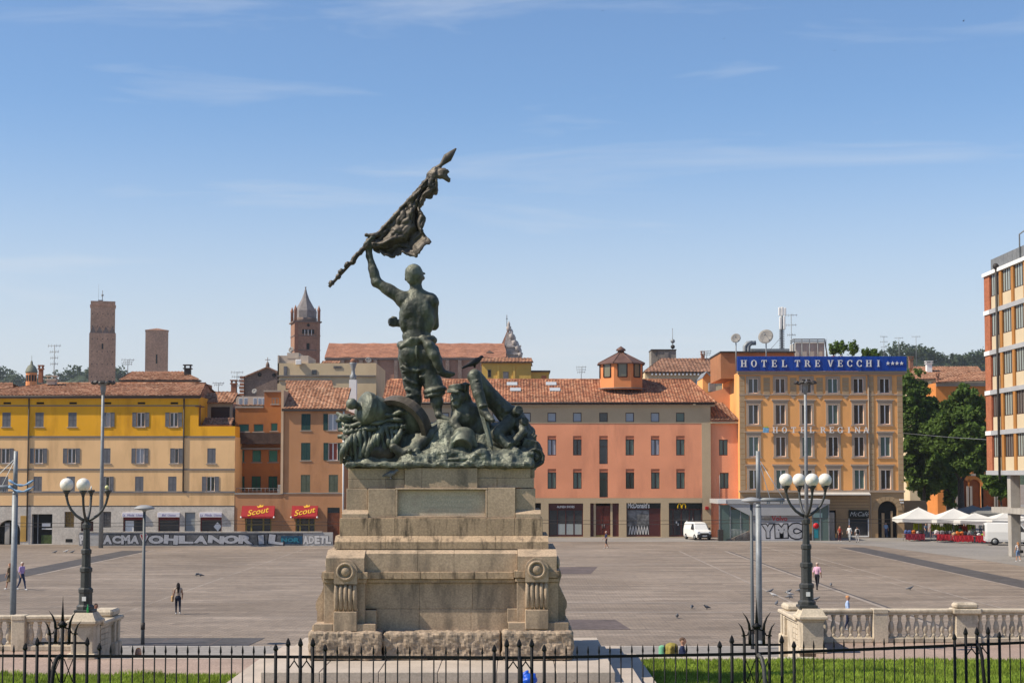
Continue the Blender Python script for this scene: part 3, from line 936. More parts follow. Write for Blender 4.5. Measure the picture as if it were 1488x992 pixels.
d = MB().box(h[0] + .02, h[0] + .1, YL + .2, YL + .28, .05, h[3]).box(h[0] + .55, h[0] + .63, YL + .2, YL + .28, .05, h[3]).box(h[1] - .1, h[1] - .02, YL + .2, YL + .28, .05, h[3]).build('shop_door', M_STEEL, yb)
MB().box(h[0] + 1.0, h[0] + 1.9, YL + .3, YL + .32, 1.9, 2.3).box(h[0] + 1.0, h[1] - .1, YL + .3, YL + .32, 1.6, 1.72).build('notice', M_WHITE, d)
MB().box(h[0] + .95, h[1] - .12, YL + .25, YL + .33, .1, 1.0).build('counter', pmat('counter_green', (.05, .075, .02), .7, .4, scale=4, bump=0), d)
for i, (h, col) in enumerate(((gh[2], pmat('yellow_grille_glass', (.42, .24, .03), .6, .3, scale=6, fine=.3, fscale=12, bump=0)), (gh[4], pmat('grey_grille_glass', (.22, .2, .185), .6, .3, scale=6, fine=.3, fscale=12, bump=0)))):
    g = MB().box(h[0], h[1], YL + .2, YL + .22, h[2], h[3]).build('grille_window', col, yb)
    bars = MB()
    for k in range(6): bars.box(h[0] + (h[1] - h[0]) * (k + .5) / 6 - .015, h[0] + (h[1] - h[0]) * (k + .5) / 6 + .015, YL + .05, YL + .08, h[2], h[3])
    bars.build('grille', M_STRING, g)
MB().box(gh[3][0] + .05, gh[3][1] - .05, YL + .2, YL + .26, .05, gh[3][3] - .05).build('door', pmat('maroon_door', (.06, .015, .015), .5, .2, bump=0), yb)
MB().box(gh[7][0] + .05, gh[7][1] - .05, YL + .1, YL + .16, .2, gh[7][3]).build('door', pmat('grey_metal_door', (.26, .28, .29), .5, .06, bump=0), yb)
MB().box(X(97), X(107), YL - .075, YL - .05, .25, .6).build('cellar_vent', M_DARK, yb)
mb = MB()
for py, hh in ((589.2, .11), (634.6, .2), (681.8, .17), (714.6, .2), (735, .13)):
    mb.box(x0 - .02, (x1 if py < 600 else x2) + .03, YL - .06, YL - .001, Z(py) - hh / 2, Z(py) + hh / 2)
mb.build_each('string_course', M_STRING, yb)
mb = MB(); mb.box(x0, x1 + .2, YL - .26, YL - .001, Z(578.6), Z(576.6)); mb.build('eaves_soffit', M_STRING, yb)
for px in (40.6, 266.4):
    MB().tube([(X(px), YL - .09, Z(577)), (X(px), YL - .09, Z(714) if px > 100 else .4)], .075, 8).build('drainpipe', M_GUTTER, yb)
mb = MB(); mb.tube([(x0, YL - .36, Z(576.4)), (x1 + .3, YL - .36, Z(576.4))], .1, 8); mb.build('gutter', M_GUTTER, yb)
rf = MB()
e, rz_, rb = Z(576.2), Z(553.5), YL + 7.0
roof_slope(rf, (x0, YL - .38, e), (x1 + .25, YL - .38, e), (X(52) - 1.0, rb, rz_), (x1 - .6, rb, rz_))
roof_slope(rf, (x1 + .25, YL + 14.5, e), (x0, YL + 14.5, e), (x1 - .6, rb, rz_), (X(52) - 1, rb, rz_))
ridge(rf, (X(52) - 1, rb, rz_ + .12), (x1 - .6, rb, rz_ + .12))
rf.prism_x([(YL - .5, e - .02), (YL + 14.2, e - .02), (rb, rz_ - .02)], x1 - .7, x1 - .5)
rf.build('roof', M_TILE, yb)
# raised rear roof
rr = MB(); Yr = YL + 9
xa, xb, xc = ax(171, Yr), ax(290, Yr), ax(249, Yr)
roof_slope(rr, (xa, Yr, az(553.2, Yr)), (xb, Yr, az(553.2, Yr)), (xa + .3, Yr + 5, az(541, Yr + 5)), (xc, Yr + 5, az(541, Yr + 5)))
rr.box(xa, xb - .4, Yr + .4, Yr + 9, az(562, Yr), az(553.4, Yr)); rr.build('rear_roof', M_TILE, yb)
MB().box(xa, xb + .1, Yr - .1, Yr + .05, az(554.3, Yr), az(552.6, Yr)).build('gutter', M_GUTTER, yb)
# roof terrace with pergola and penthouse on the cream wing
tp = YL + 3.0
M_PENT = pmat('penthouse_plaster', (.45, .36, .27), .9, .15, fine=.08)
mb = MB(); xa, xb = ax(290, tp + 2), ax(337, tp + 2)
mb.box(xa, xb, tp + 2, tp + 8, Z(640), az(585.5, tp + 2)); mb.build('penthouse_wall', M_PENT, yb)
MB().box(ax(301, tp), ax(328, tp), tp + 1.9, tp + 1.99, az(609, tp), az(590, tp)).build('brown_shutter', pmat('dark_brown_blind', (.035, .014, .012), .6, .1, bump=0), yb)
mb = MB(); roof_slope(mb, (xa - .1, tp + 1.6, az(586, tp + 1.6)), (xb + .15, tp + 1.6, az(586, tp + 1.6)), (xa - .1, tp + 5, az(572, tp + 5)), (xb + .15, tp + 5, az(572, tp + 5))); mb.build('penthouse_roof', M_TILE, yb)
mb = MB(); roof_slope(mb, (X(291), YL + .4, Z(620)), (X(334), YL + .4, Z(620)), (X(291), YL + 2.6, Z(607)), (X(334), YL + 2.6, Z(607))); mb.build('low_tile_roof', M_TILE_OLD, yb)
MB().box(X(288), X(289.4), YL + .3, YL + .5, Z(620), Z(588)).box(X(283), X(293), YL - .2, YL + 1.2, Z(591), Z(589.6)).box(X(291), X(335), YL + .3, YL + .36, Z(619.5), Z(616.5)).build_each('terrace_frame', pmat('rusty_frame', (.19, .085, .05), .8, .2), yb)

# ================================================================== recessed rust-coloured house
rb_ = thing('house', 'narrow rust-red house with teal blinds set back above a shop', 'building', (X(376), YL, 0))
M_RUST = pmat('rust_plaster', (0.38, 0.145, 0.045), .9, .10, scale=.4, fine=.06, stain=(.24, .095, .045), stain_amt=.6, stain_scale=(.6, .6, .3))
M_BROWN = pmat('brown_orange_plaster', (0.50, 0.245, 0.115), .9, .07, scale=.3, fine=.05, stain=(.32, .15, .07), stain_amt=.7, stain_scale=(.5, .5, .15))
xa, xb = X(341.2), X(411.5)
sh1 = (X(357), X(395), 0.0, Z(751))
mb = MB(); wall_holes(mb, xa, xb, 0, Z(717.5), YL + .02, [sh1], .3); mb.quad((xa, YL + .02, Z(717.5)), (xb, YL + .02, Z(717.5)), (xb, YL + 5, Z(717.5)), (xa, YL + 5, Z(717.5)))
mb.build('shop_wall', M_BROWN, rb_)
MB().box(xa, xb, YL - .08, YL + .25, Z(718.3), Z(715.6)).build('terrace_coping', M_SILL, rb_)
Yr = YL + 4.6
Xr, Zr = (lambda p: ax(p, Yr)), (lambda p: az(p, Yr))
rw = [(346.5, 361, 627, 616), (368, 382, 627, 616), (393, 402.5, 626, 614.5), (345, 355, 671, 653.5), (366, 379, 671, 653.5), (390, 403, 671, 653.5), (343.5, 355.5, 711.5, 691.5), (365.5, 379, 711.5, 691.5), (390, 403, 711.5, 691.5)]
mb = MB(); wall_holes(mb, Xr(341), Xr(411.5), Z(717.5), Zr(591), Yr, [(Xr(a), Xr(b), Zr(c), Zr(d)) for a, b, c, d in rw]); shell(mb, Xr(341), Xr(411.5), Yr, 8, Z(717.5), Zr(591))
mb.box(Xr(381), Xr(411.4), Yr + 1.0, Yr + 6, Zr(592), Zr(567.5)); mb.build('wall', M_RUST, rb_)
for i, (a, b, c, d) in enumerate(rw):
    window(rb_, (Xr(a) + Xr(b)) / 2, Zr(c), Xr(b) - Xr(a), Zr(d) - Zr(c), Yr, 'plain', M_SHUT_G if i > 5 else M_STRING, M_SHUT_T if i < 6 else pmat('green_blind', (.012, .09, .05), .6, .15, bump=0), mull=0 if i < 6 else 1)
bal = MB(); bal.box(Xr(343), Xr(410), Yr - 1.3, Yr - 1.22, Zr(643), Zr(629)); bal.box(Xr(343), Xr(410), Yr - 1.3, Yr, Zr(645), Zr(643)); bal.build('balcony', pmat('dark_balcony_screen', (.07, .045, .038), .8, .25, scale=1.5, fine=.2, fscale=5), rb_)
MB().box(Xr(343), Xr(410), Yr - .9, Yr - .001, Zr(653), Zr(650.5)).build('blind_box', M_STRING, rb_)
MB().box(Xr(341), Xr(382), Yr - .12, Yr - .001, Zr(592.5), Zr(590)).box(Xr(380), Xr(411), Yr + .85, Yr + .99, Zr(568.6), Zr(566.2)).build_each('parapet_coping', M_SILL, rb_)
window(rb_, Xr(397), Zr(586.5), Xr(402) - Xr(392), .7, Yr + .83, 'plain', M_STRING, M_GLASS, mull=1)
tr_ = MB()
for k in range(12): tr_.tube([(X(343 + k * 6), YL + .3, Z(717)), (X(343 + k * 6), YL + .3, Z(709))], .018, 4)
tr_.tube([(X(342), YL + .3, Z(709)), (X(411), YL + .3, Z(709))], .025, 5); tr_.build('terrace_railing', M_STEEL, rb_)
MB().box(X(402), X(409), YL + .9, YL + 1.2, Z(717), Z(704), bev=.03).build('air_conditioner', M_STEEL, rb_)

def shop_awning(parent, p0, p1, lab_px, tilt=True):
    """red awning with yellow script and a crown"""
    a = MB(); zt, zb = Z(734.5), Z(751)
    a.add([(X(p0), YL - .05, zt), (X(p1), YL - .05, zt), (X(p1), YL - .75, zb + .1), (X(p0), YL - .75, zb + .1), (X(p1), YL - .75, zb - .1), (X(p0), YL - .75, zb - .1),
           (X(p1), YL - .05, zb - .1), (X(p0), YL - .05, zb - .1)], [(3, 2, 1, 0), (5, 4, 2, 3), (2, 4, 6, 1), (5, 3, 0, 7)])
    aw = a.build('awning', pmat('red_awning_cloth', (0.33, 0.015, 0.018), .75, .08, scale=1, fine=.03, bump=.05), parent)
    c = (X(p0) + X(p1)) / 2; Mt = Matrix.Translation((c, YL - .645, (zt + zb) / 2 - .26)) @ Matrix.Rotation(-R(33.7), 4, 'X') @ Matrix.Rotation(-R(13), 4, 'Y')
    gold = pmat('yellow_print', (.75, .42, .03), .6, .03, bump=0)
    me = text_mesh('Scout', .98, gold, bold=.012, extr=.004, shear=.35)
    inst('lettering', me, aw, M=Mt @ FACE)
    cr = MB().add([(-.28, 0, 0), (.28, 0, 0), (.36, 0, .3), (.17, 0, .15), (0, 0, .36), (-.17, 0, .15), (-.36, 0, .3)], [(0, 1, 2, 3, 4, 5, 6)])
    cr.build('crown_emblem', gold, aw, M=Mt @ Matrix.Translation((.42, -.004, .78)))
    for s in (p0, p1): MB().sphere((X(s), YL - .72, zb), .11, 8, 6).build('awning_fixing', M_WHITE, aw)
    return aw
shop_awning(rb_, 352.5, 400, 0)
M_OLIVE = pmat('olive_shop_frame', (.27, .20, .045), .6, .1, bump=0)
def shop_front(parent, p0, p1, Yw):
    w0, w1 = X(p0), X(p1); q = (w1 - w0)
    f = MB()
    for t in (0.0, .2, .66, .95): f.box(w0 + q * t, w0 + q * t + q * .06, Yw + .1, Yw + .2, 0, Z(751))
    f.box(w0, w1, Yw + .11, Yw + .19, Z(762.5), Z(761)); o = f.build('shop_front', M_OLIVE, parent)
    MB().box(w0, w1, Yw + .16, Yw + .18, 0, Z(751)).build('pane', M_GLASS, o)
shop_front(rb_, 357, 395, YL + .02)

# ================================================================== brown house with green shutters
bh = thing('house', 'brown plaster house with dark green shutters and red shop awning', 'building', (X(456), YL, 0))
xa, xb = X(411.8), X(501)
rws = [(625, 601), (668.5, 643), (715, 689.5)]
bw = [(444, 0, 'closed'), (483, 0, 'open'), (444, 1, 'closed'), (483.5, 1, 'open'), (444, 2, 'closed'), (484.5, 2, 'closed')]
hs = [(X(p) - .5, X(p) + .5, Z(rws[r][0]), Z(rws[r][1])) for p, r, s in bw]
sh2 = (X(430), X(458), 0, Z(751)); dr = (X(476), X(494), 0, Z(737))
mb = MB(); wall_holes(mb, xa, xb, 0, Z(595), YL, hs + [sh2, dr], .3); shell(mb, xa, xb, YL, 12, 0, Z(595)); mb.build('wall', M_BROWN, bh)
for (p, r, s), h in zip(bw, hs):
    window(bh, X(p), h[2], 1.0, h[3] - h[2], YL, s, shut=M_SHUT_G if r < 2 else M_SHUT_OL, glass=pmat('red_curtain_glass', (.25, .05, .03), .3, .1, bump=0) if (r, s) == (1, 'open') else (M_GLASS_SKY if s == 'open' else M_GLASS))
MB().box(xa, xb, YL - .06, YL - .001, Z(717.2), Z(715.6)).build_each('string_course', M_SILL, bh)
shop_awning(bh, 425, 462.5, 0)
shop_front(bh, 430, 458, YL)
dd = MB().box(dr[0] + .02, dr[1] - .02, YL + .1, YL + .16, 0, Z(745)).build('door', pmat('brown_wood_door', (.17, .05, .02), .5, .3, scale=3, fine=.1), bh)
MB().box(dr[0] + .02, dr[1] - .02, YL + .12, YL + .14, Z(744.6), dr[3]).build('fanlight', M_GLASS, dd)
mb = MB(); roof_slope(mb, (xa - .2, YL - .3, Z(595)), (xb + .1, YL - .3, Z(595)), (xa - .2, YL + 5.5, az(564.5, YL + 5.5)), (xb + .1, YL + 5.5, az(564.5, YL + 5.5))); mb.build('roof', M_TILE, bh)
MB().box(xa - .2, xb + .1, YL - .34, YL - .2, Z(597.2), Z(594.6)).build('gutter', M_GUTTER, bh)
MB().tube([(xb - .15, YL - .1, Z(597)), (xb - .15, YL - .1, 0)], .09, 8).build('drainpipe', M_WHITE, bh)
MB().box(xa - .28, xa - .02, YL - .15, YL + 8, Z(717), Z(567)).build('party_wall', pmat('light_party_wall', (.6, .42, .27), .9, .1), bh)

# graffiti wall on the square in front of the shops
YG = 166.5
gw = thing('graffiti_wall', 'long low parapet wall sprayed with silver and black graffiti letters', 'wall', (ax(300, YG), YG, 0))
M_GWALL = pmat('stained_wall_plaster', (.50, .48, .45), .9, .2, scale=.8, fine=.15, stain=(.25, .235, .22), stain_amt=.7, stain_scale=(.8, .8, .8))
gx0, gx1 = ax(116, YG), ax(484, YG)
gt = az(773.3, YG)
MB().box(gx0, gx1, YG, YG + .5, 0, gt).build('wall', M_GWALL, gw)
cop_me = MB().box(-.74, .74, -.07, .57, 0, .09, bev=.015).mesh('coping_stone', pmat('coping', (.42, .39, .35), .9, .2, scale=2))
for k in range(int((gx1 - gx0) / 1.5)): inst('coping_stone', cop_me, gw, (gx0 + .75 + 1.5 * k, YG, gt))
M_SILV = pmat('silver_spray', (.47, .47, .49), .45, .12, scale=2.0, fine=.1, fscale=6, metal=.2, bump=0)
M_SPRAY = pmat('black_spray', (.008, .008, .012), .6, .1, bump=0)
M_WSPRAY = pmat('white_spray', (.62, .60, .58), .6, .12, scale=3, bump=0)
M_BSPRAY = pmat('blue_spray', (.01, .06, .12), .6, .4, scale=3, bump=0)
def graffiti(parent, txt, xa, xb, z0, h, Y, fill, line, seed=1, lean=.12, fat=(.11, .068)):
    """fat overlapping sprayed letters, each leaning its own way: dark outline sheet with a fill sheet on it"""
    rg = random.Random(seed + len(txt)); n = len(txt); step = (xb - xa) / n
    for i, ch in enumerate(txt):
        w = step * (rg.uniform(1.02, 1.2) if ch != 'I' else .5); hh = h * rg.uniform(.86, 1.02); c = xa + step * (i + .5); tl = rg.uniform(-lean, lean)
        base = None
        for nm, mt, bold, dy in (('graffiti_outline', line, fat[0], 0.0), ('graffiti_fill', fill, fat[1], -.006)):
            me = text_mesh(ch, 1.0, mt, bold=bold, extr=.003)
            co = np.empty(len(me.vertices) * 3); me.vertices.foreach_get('co', co); co = co.reshape(-1, 3)
            lo, hi = co.min(0), co.max(0)
            if base is None: base = ((lo + hi) / 2, w / (hi[0] - lo[0]), hh / (hi[1] - lo[1]))
            m_, sx, sz = base
            T = Matrix.Translation((c, Y + dy - .0008 * i, z0 + h / 2)) @ Matrix.Rotation(tl, 4, 'Y') @ Matrix.Diagonal((sx, 1, sz, 1)) @ FACE @ Matrix.Translation((-m_[0], -m_[1], 0))
            o = inst(nm, me, parent if nm.endswith('outline') else o, M=T)
MB().box(ax(148, YG), ax(441, YG), YG - .004, YG - .001, .05, gt - .1).build('graffiti_ground', pmat('patchy_silver_spray', (.13, .13, .135), .6, .4, scale=1.2, fine=.2, fscale=5, bump=0, stain=(.06, .06, .065), stain_amt=.9, stain_scale=(1.5, 1, 1.5)), gw)
graffiti(gw, 'ACMAV', ax(151, YG), ax(217, YG), .14, gt - .34, YG - .012, M_SILV, M_SPRAY)
graffiti(gw, 'OHLANORIL', ax(217, YG), ax(413, YG), .14, gt - .34, YG - .012, M_SILV, M_SPRAY)
MB().box(ax(409, YG), ax(440, YG), YG - .012, YG - .008, .2, gt - .35).build('graffiti_patch', M_BSPRAY, gw)
graffiti(gw, 'NOR', ax(409, YG), ax(437, YG), .35, .55, YG - .02, pmat('teal_spray', (.02, .17, .24), .6, .2, bump=0), M_SPRAY)
graffiti(gw, 'ADETL', ax(441, YG), ax(482, YG), .14, gt - .4, YG - .012, M_WSPRAY, pmat('grey_spray', (.16, .15, .15), .6, .2, bump=0))
graffiti(gw, 'P', ax(117, YG), ax(124, YG), .14, gt - .3, YG - .012, M_WSPRAY, M_SPRAY)
graffiti(gw, 'V', ax(206, YG), ax(214.5, YG), .15, gt - .3, YG - .03, pmat('red_spray', (.25, .03, .03), .6, .2, bump=0), M_WSPRAY)
# ================================================================== peach office block
YP = 189.0
X = lambda px: ax(px, YP)
Z = lambda py: az(py, YP)
M_PEACH = pmat('peach_plaster', (0.86, 0.35, 0.19), .9, .09, scale=.2, fine=.05, stain=(.58, .23, .13), stain_amt=.65, stain_scale=(.4, .4, .1))
M_BEIGE = pmat('beige_stone_band', (0.50, 0.385, 0.245), .88, .07, scale=.3, fine=.05)
M_TERRA = pmat('terracotta_lintel', (0.46, 0.16, 0.085), .85, .1, bump=0)
pb = thing('office_building', 'peach office block with beige attic band and square unshuttered windows', 'building', (X(900), YP, 0))
xa, xb = X(558), X(1033)
cols = [608.5, 646, 684, 721.5, 765, 802, 839, 877.2, 915.5, 952.3, 989]
w = 1.02
h0 = [(X(p) - w / 2, X(p) + w / 2, Z(612.7), Z(599.3)) for p in cols]
hA = [(X(p) - w / 2, X(p) + w / 2, Z(673.8 if i == 7 else 661.3), Z(633)) for i, p in enumerate(cols)]
hB = [(X(p) - w / 2, X(p) + w / 2, Z(722.3 if i == 7 else 709.8), Z(681)) for i, p in enumerate(cols)]
mb = MB(); wall_holes(mb, xa, X(1020), Z(723.3), Z(614.7), YP, hA + hB); mb.build('wall', M_PEACH, pb)
mb = MB(); wall_holes(mb, xa, xb, Z(614.7), Z(588), YP - .04, h0, .32); shell(mb, xa, xb, YP, 15, 0, Z(588))
mb.box(X(1020), xb, YP - .04, YP + .2, 0, Z(614.7))
so = [(X(757), X(786), 0.1, Z(730.5)), (X(797), X(847.3), .1, Z(731)), (X(857.5), X(899.2), .1, Z(730.8)), (X(910), X(960), .1, Z(730.5)), (X(971.6), X(1020.2), .1, Z(730.3))]
wall_holes(mb, xa, X(1020), 0, Z(723.3), YP - .05, so, .55); mb.build('stone_band', M_BEIGE, pb)
for i, p in enumerate(cols):
    gl = [M_GLASS, M_GLASS_SKY, M_GLASS_GREEN]
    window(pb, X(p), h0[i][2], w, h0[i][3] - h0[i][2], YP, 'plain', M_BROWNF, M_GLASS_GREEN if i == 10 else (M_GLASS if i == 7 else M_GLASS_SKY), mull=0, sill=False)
    for hh, row in ((hA[i], 0), (hB[i], 1)):
        tl = i == 7
        z1 = hh[3] - .42
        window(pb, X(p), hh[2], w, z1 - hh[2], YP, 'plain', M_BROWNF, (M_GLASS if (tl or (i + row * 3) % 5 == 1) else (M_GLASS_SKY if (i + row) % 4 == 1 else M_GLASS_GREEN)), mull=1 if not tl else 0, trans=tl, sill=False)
        MB().box(hh[0], hh[1], YP + .05, YP + .27, z1, hh[3]).build('lintel_panel', M_TERRA, pb)
M_MAR = pmat('maroon_shopfront', (0.085, 0.022, 0.02), .5, .08, bump=0)
M_GREENBLK = pmat('dark_green_sign', (.012, .016, .012), .4, .1, bump=0)
YS = YP + .28
def shopfront(h, bars, sign_mat, zs, zb=.1):
    f = MB()
    for t in bars: f.box(h[0] + (h[1] - h[0]) * t - .05, h[0] + (h[1] - h[0]) * t + .05, YS - .03, YS + .06, zb, zs)
    f.box(h[0], h[1], YS - .04, YS + .07, zs - .08, zs + .06); f.box(h[0], h[1], YS - .02, YS + .06, zb, zb + .2)
    o = f.build('shop_front', M_MAR, pb)
    MB().box(h[0], h[1], YS + .02, YS + .04, zb + .2, zs - .08).build('pane', M_GLASS, o)
    s = MB().box(h[0], h[1], YS - .12, YS + .05, zs + .061, h[3]).build('shop_sign', sign_mat, pb)
    return o, s
o, s = shopfront(so[1], (.015, .26, .5, .74, .985), M_MAR, Z(740))
put_text('lettering', 'ALINEA SHOES', .36, M_WHITE, s, (X(822), YS - .125, Z(737.4)), extr=.004, bold=.008, fit=2.1)
for a, b in ((810.5, 821), (822.5, 833), (834.5, 845)):
    MB().box(X(a), X(b), YS - .012, YS + .015, .35, Z(761)).build('frosted_panel', pmat('frosted_glass', (.33, .36, .35), .4, .06, bump=0), o)
o, s = shopfront(so[3], (.012, .68, .985), M_GREENBLK, Z(739))
put_text('lettering', "McDonald's", .86, M_WHITE, s, (X(928), YS - .125, Z(737.6)), extr=.006, bold=.022, fit=2.6)
MB().box(X(944.5), X(959.5), YS - .025, YS + .01, .3, Z(739.6)).build('maroon_panel', M_MAR, o)
M_GFX = pmat('grey_window_print', (.20, .20, .20), .5, .45, scale=1.2, fine=.3, fscale=3, bump=0)
MB().box(X(912), X(943), YS - .012, YS + .012, Z(764), Z(741)).build('window_print', M_GFX, o)
zig = MB()
for k in range(7):
    a = X(913.5 + k * 4.1); zig.add([(a, YS - .02, .35), (a + .09, YS - .02, .35), (a + .24, YS - .02, Z(763)), (a + .15, YS - .02, Z(763))], [(0, 1, 2, 3)])
    zig.add([(a + .30, YS - .02, .35), (a + .38, YS - .02, .35), (a + .24, YS - .02, Z(763)), (a + .16, YS - .02, Z(763))], [(0, 1, 2, 3)])
zig.build('table_legs_print', M_WSPRAY, o)
o, s = shopfront(so[4], (.015, .13, .375, .62, .73, .985), M_GREENBLK, Z(739.5))
gm = MB()
for sgn in (-1, 1):
    pts = [(sgn * (.02 + .24 - .24 * math.cos(t)) , .82 * math.sin(t) ** .8 if t < 1.57 else .82 * max(0, math.sin(t)) ** .55) for t in np.linspace(0.05, math.pi - .02, 14)]
    gm.tube([(x, 0, z) for x, z in pts], .075, 6)
gm.build('golden_arch_emblem', pmat('golden_yellow', (.85, .52, .01), .4, 0, bump=0), s, M=Matrix.Translation((X(990.5), YS - .2, Z(739.4))) @ Matrix.Diagonal((.95, 1, .8, 1)))
for a, zc in ((982, 757), (984.5, 760), (1006, 753), (997, 756), (1011, 758)):
    MB().box(X(a), X(a + 1.8), YS - .01, YS + .012, Z(zc + 3), Z(zc)).build('sticker', M_WHITE, o)
h = so[2]
dm = MB().box(X(857.8), X(862.5), YS, YS + .1, .1, h[3]).box(X(889.5), X(899), YS, YS + .1, .1, h[3]).build_each('side_panel', M_MAR, pb)
MB().box(X(862.6), X(865.8), YS - .1, YS + .12, .1, h[3]).box(X(887), X(890), YS - .1, YS + .12, .1, h[3]).build_each('door_pier', M_BEIGE, pb)
M_WOOD = pmat('red_wood_door', (.12, .022, .013), .5, .2, scale=3, bump=0)
for a, b in ((866, 876.2), (876.6, 887)):
    d = MB().box(X(a), X(b), YS + .02, YS + .09, .28, h[3] - .3)
    for k in range(3): d.box(X(a) + .12, X(b) - .12, YS - .02, YS + .02, .5 + k * 1.15, 1.4 + k * 1.15)
    dd = d.build('door', M_WOOD, pb)
    MB().box(X(a), X(b), YS + .01, YS + .08, .1, .28).build('kick_plate', M_OLIVE, dd)
    MB().tube([(X(875 if a < 870 else 878), YS - .05, 1.1), (X(875 if a < 870 else 878), YS - .05, 1.6)], .03, 5).build('handle', M_STEEL, dd)
MB().box(X(1024), X(1029), YP - .35, YP - .05, Z(740), Z(735.5), bev=.03).build('alarm_box', pmat('red_plastic', (.4, .02, .02), .4, .05, bump=0), pb)
e, rg, rb2 = Z(586.5), None, YP + 8
rz_ = az(553.0, rb2)
mb = MB(); roof_slope(mb, (xa - .3, YP - .42, e), (xb + .6, YP - .42, e), (xa - .3, rb2, rz_), (ax(1003, rb2), rb2, rz_), wave=.36)
roof_slope(mb, (xb + .6, YP - .8, e), (xb + .6, YP + 16.8, e), (ax(1003, rb2), rb2, rz_), (ax(1003, rb2), rb2, rz_)); mb.quad((xa - .3, rb2, rz_), (ax(1003, rb2), rb2, rz_), (xb, YP + 17, e), (xa - .3, YP + 17, e))
ridge(mb, (xa, rb2, rz_ + .1), (ax(1003, rb2), rb2, rz_ + .1)); ridge(mb, (ax(1003, rb2), rb2, rz_ + .1), (xb + .55, YP - .75, e + .15), .15)
mb.build('roof', M_TILE_NEW, pb)
MB().tube([(xa, YP - .45, Z(585.6)), (xb + .6, YP - .45, Z(585.6))], .13, 8).build('gutter', M_GUTTER, pb)
MB().box(xa, xb + .5, YP - .3, YP - .05, Z(590), Z(588.2)).build('eaves_soffit', M_BEIGE, pb)
for p, q in ((744, 560), (749, 568.5), (801, 559.8), (806.5, 568.5)):     # skylights in the slope
    t = (586.5 - q) / 33.5
    yy = YP - .8 + 8.8 * t
    mb = MB(); zc = e + (rz_ - e) * t + .22
    mb.add([(ax(p, yy) - .65, yy - .45, zc - .22), (ax(p, yy) + .65, yy - .45, zc - .22), (ax(p, yy) + .65, yy + .45, zc + .22), (ax(p, yy) - .65, yy + .45, zc + .22)], [(0, 1, 2, 3)])
    mb.build('skylight', pmat('skylight_grey', (.42, .44, .46), .4, .05, bump=0), pb)
# octagonal roof lantern
YO = YP + 5.0
ol = thing('roof_lantern', 'orange octagonal lantern with copper roof on the tiled slope', 'roof lantern', (ax(903, YO), YO, az(556, YO)))
cx_, r_ = ax(903, YO), (ax(936, YO) - ax(871, YO)) / 2
zb_, zt_ = az(567, YO), az(528.5, YO)
M_ORG = pmat('orange_render', (.74, .27, .10), .85, .06, fine=.04)
def octo(r, z, n=8, off=R(22.5)): return [(cx_ + r * math.cos(off + k * math.pi / 4), YO + r * math.sin(off + k * math.pi / 4), z) for k in range(n)]
mb = MB(); V = octo(r_, zb_) + octo(r_, zt_)
mb.add(V, [(k, (k + 1) % 8, 8 + (k + 1) % 8, 8 + k) for k in range(8)] + [tuple(range(8, 16))]); mb.build('wall', M_ORG, ol)
for k in (4, 5, 6, 7, 3):
    a0, a1 = Vector(octo(r_ + .02, 0)[k]), Vector(octo(r_ + .02, 0)[(k + 1) % 8])
    zc0, zc1 = az(549, YO), az(529.5, YO)
    wmb = MB(); p, q = a0.lerp(a1, .24), a0.lerp(a1, .76)
    wmb.add([(p.x, p.y, zc0), (q.x, q.y, zc0), (q.x, q.y, zc1), (p.x, p.y, zc1)], [(0, 1, 2, 3)])
    wo = wmb.build('window', glass_mat('lantern_glass', (.16, .15, .10), .15), ol)
    n_ = (q - p).normalized(); nn = Vector((n_.y, -n_.x, 0)) * .03
    fr = MB()
    for s, t in (((p, zc0), (q, zc0)), ((q, zc0), (q, zc1)), ((q, zc1), (p, zc1)), ((p, zc1), (p, zc0))):
        fr.tube([Vector((s[0].x, s[0].y, s[1])) + nn, Vector((t[0].x, t[0].y, t[1])) + nn], .07, 4)
    fr.build('frame', M_BROWNF, wo)
mb = MB(); zr = az(512.5, YO); base, top = octo(r_ + .35, zt_ - .02), octo(.38, zr)
mb.add(base + top, [(k, (k + 1) % 8, 8 + (k + 1) % 8, 8 + k) for k in range(8)])
mb.add(octo(r_ + .35, zt_ - .02) + octo(r_ + .35, zt_ - .16), [(8 + k, 8 + (k + 1) % 8, (k + 1) % 8, k) for k in range(8)])
for k in range(8): mb.tube([base[k], top[k]], .07, 5)
mb.lathe([(.4, 0), (.4, .25), (.62, .3), (.55, .5), (.2, .75), (.05, .85)], 8, (cx_, YO, zr - .05))
mb.build('roof', pmat('weathered_copper_roof', (.155, .085, .065), .6, .2, scale=.8, fine=.08, metal=.2), ol)
MB().lathe([(r_ + .28, 0), (r_ + .28, .12)], 8, (cx_, YO, zb_ + .1)).build('flashing', M_STRING, ol)

# ---- peach annex with its own roof
an = thing('annex', 'narrow peach annex squeezed against the hotel with a sagging tile roof', 'building', (X(1054), YP, 0))
xa, xb = X(1033.3), X(1075)
aw_ = [(1052, 661.3, 638.3), (1053, 709.5, 686.5)]
hs = [(X(p) - .52, X(p) + .52, Z(b), Z(t)) for p, b, t in aw_]
mb = MB(); wall_holes(mb, xa, xb, 0, Z(613), YP + .3, hs); shell(mb, xa, xb, YP + .3, 12, 0, Z(613)); mb.build('wall', M_PEACH, an)
for (p, b, t), hh in zip(aw_, hs): window(an, X(p), hh[2], 1.04, hh[3] - hh[2], YP + .3, 'plain', M_BROWNF, M_GLASS_GREEN, mull=1, sill=False)
mb = MB(); roof_slope(mb, (xa - .1, YP - .3, Z(611)), (xb - .1, YP - .3, Z(611)), (ax(1033, YP + 7), YP + 7, az(586, YP + 7)), (ax(1050, YP + 7), YP + 7, az(586, YP + 7))); mb.build('roof', M_TILE_OLD, an)
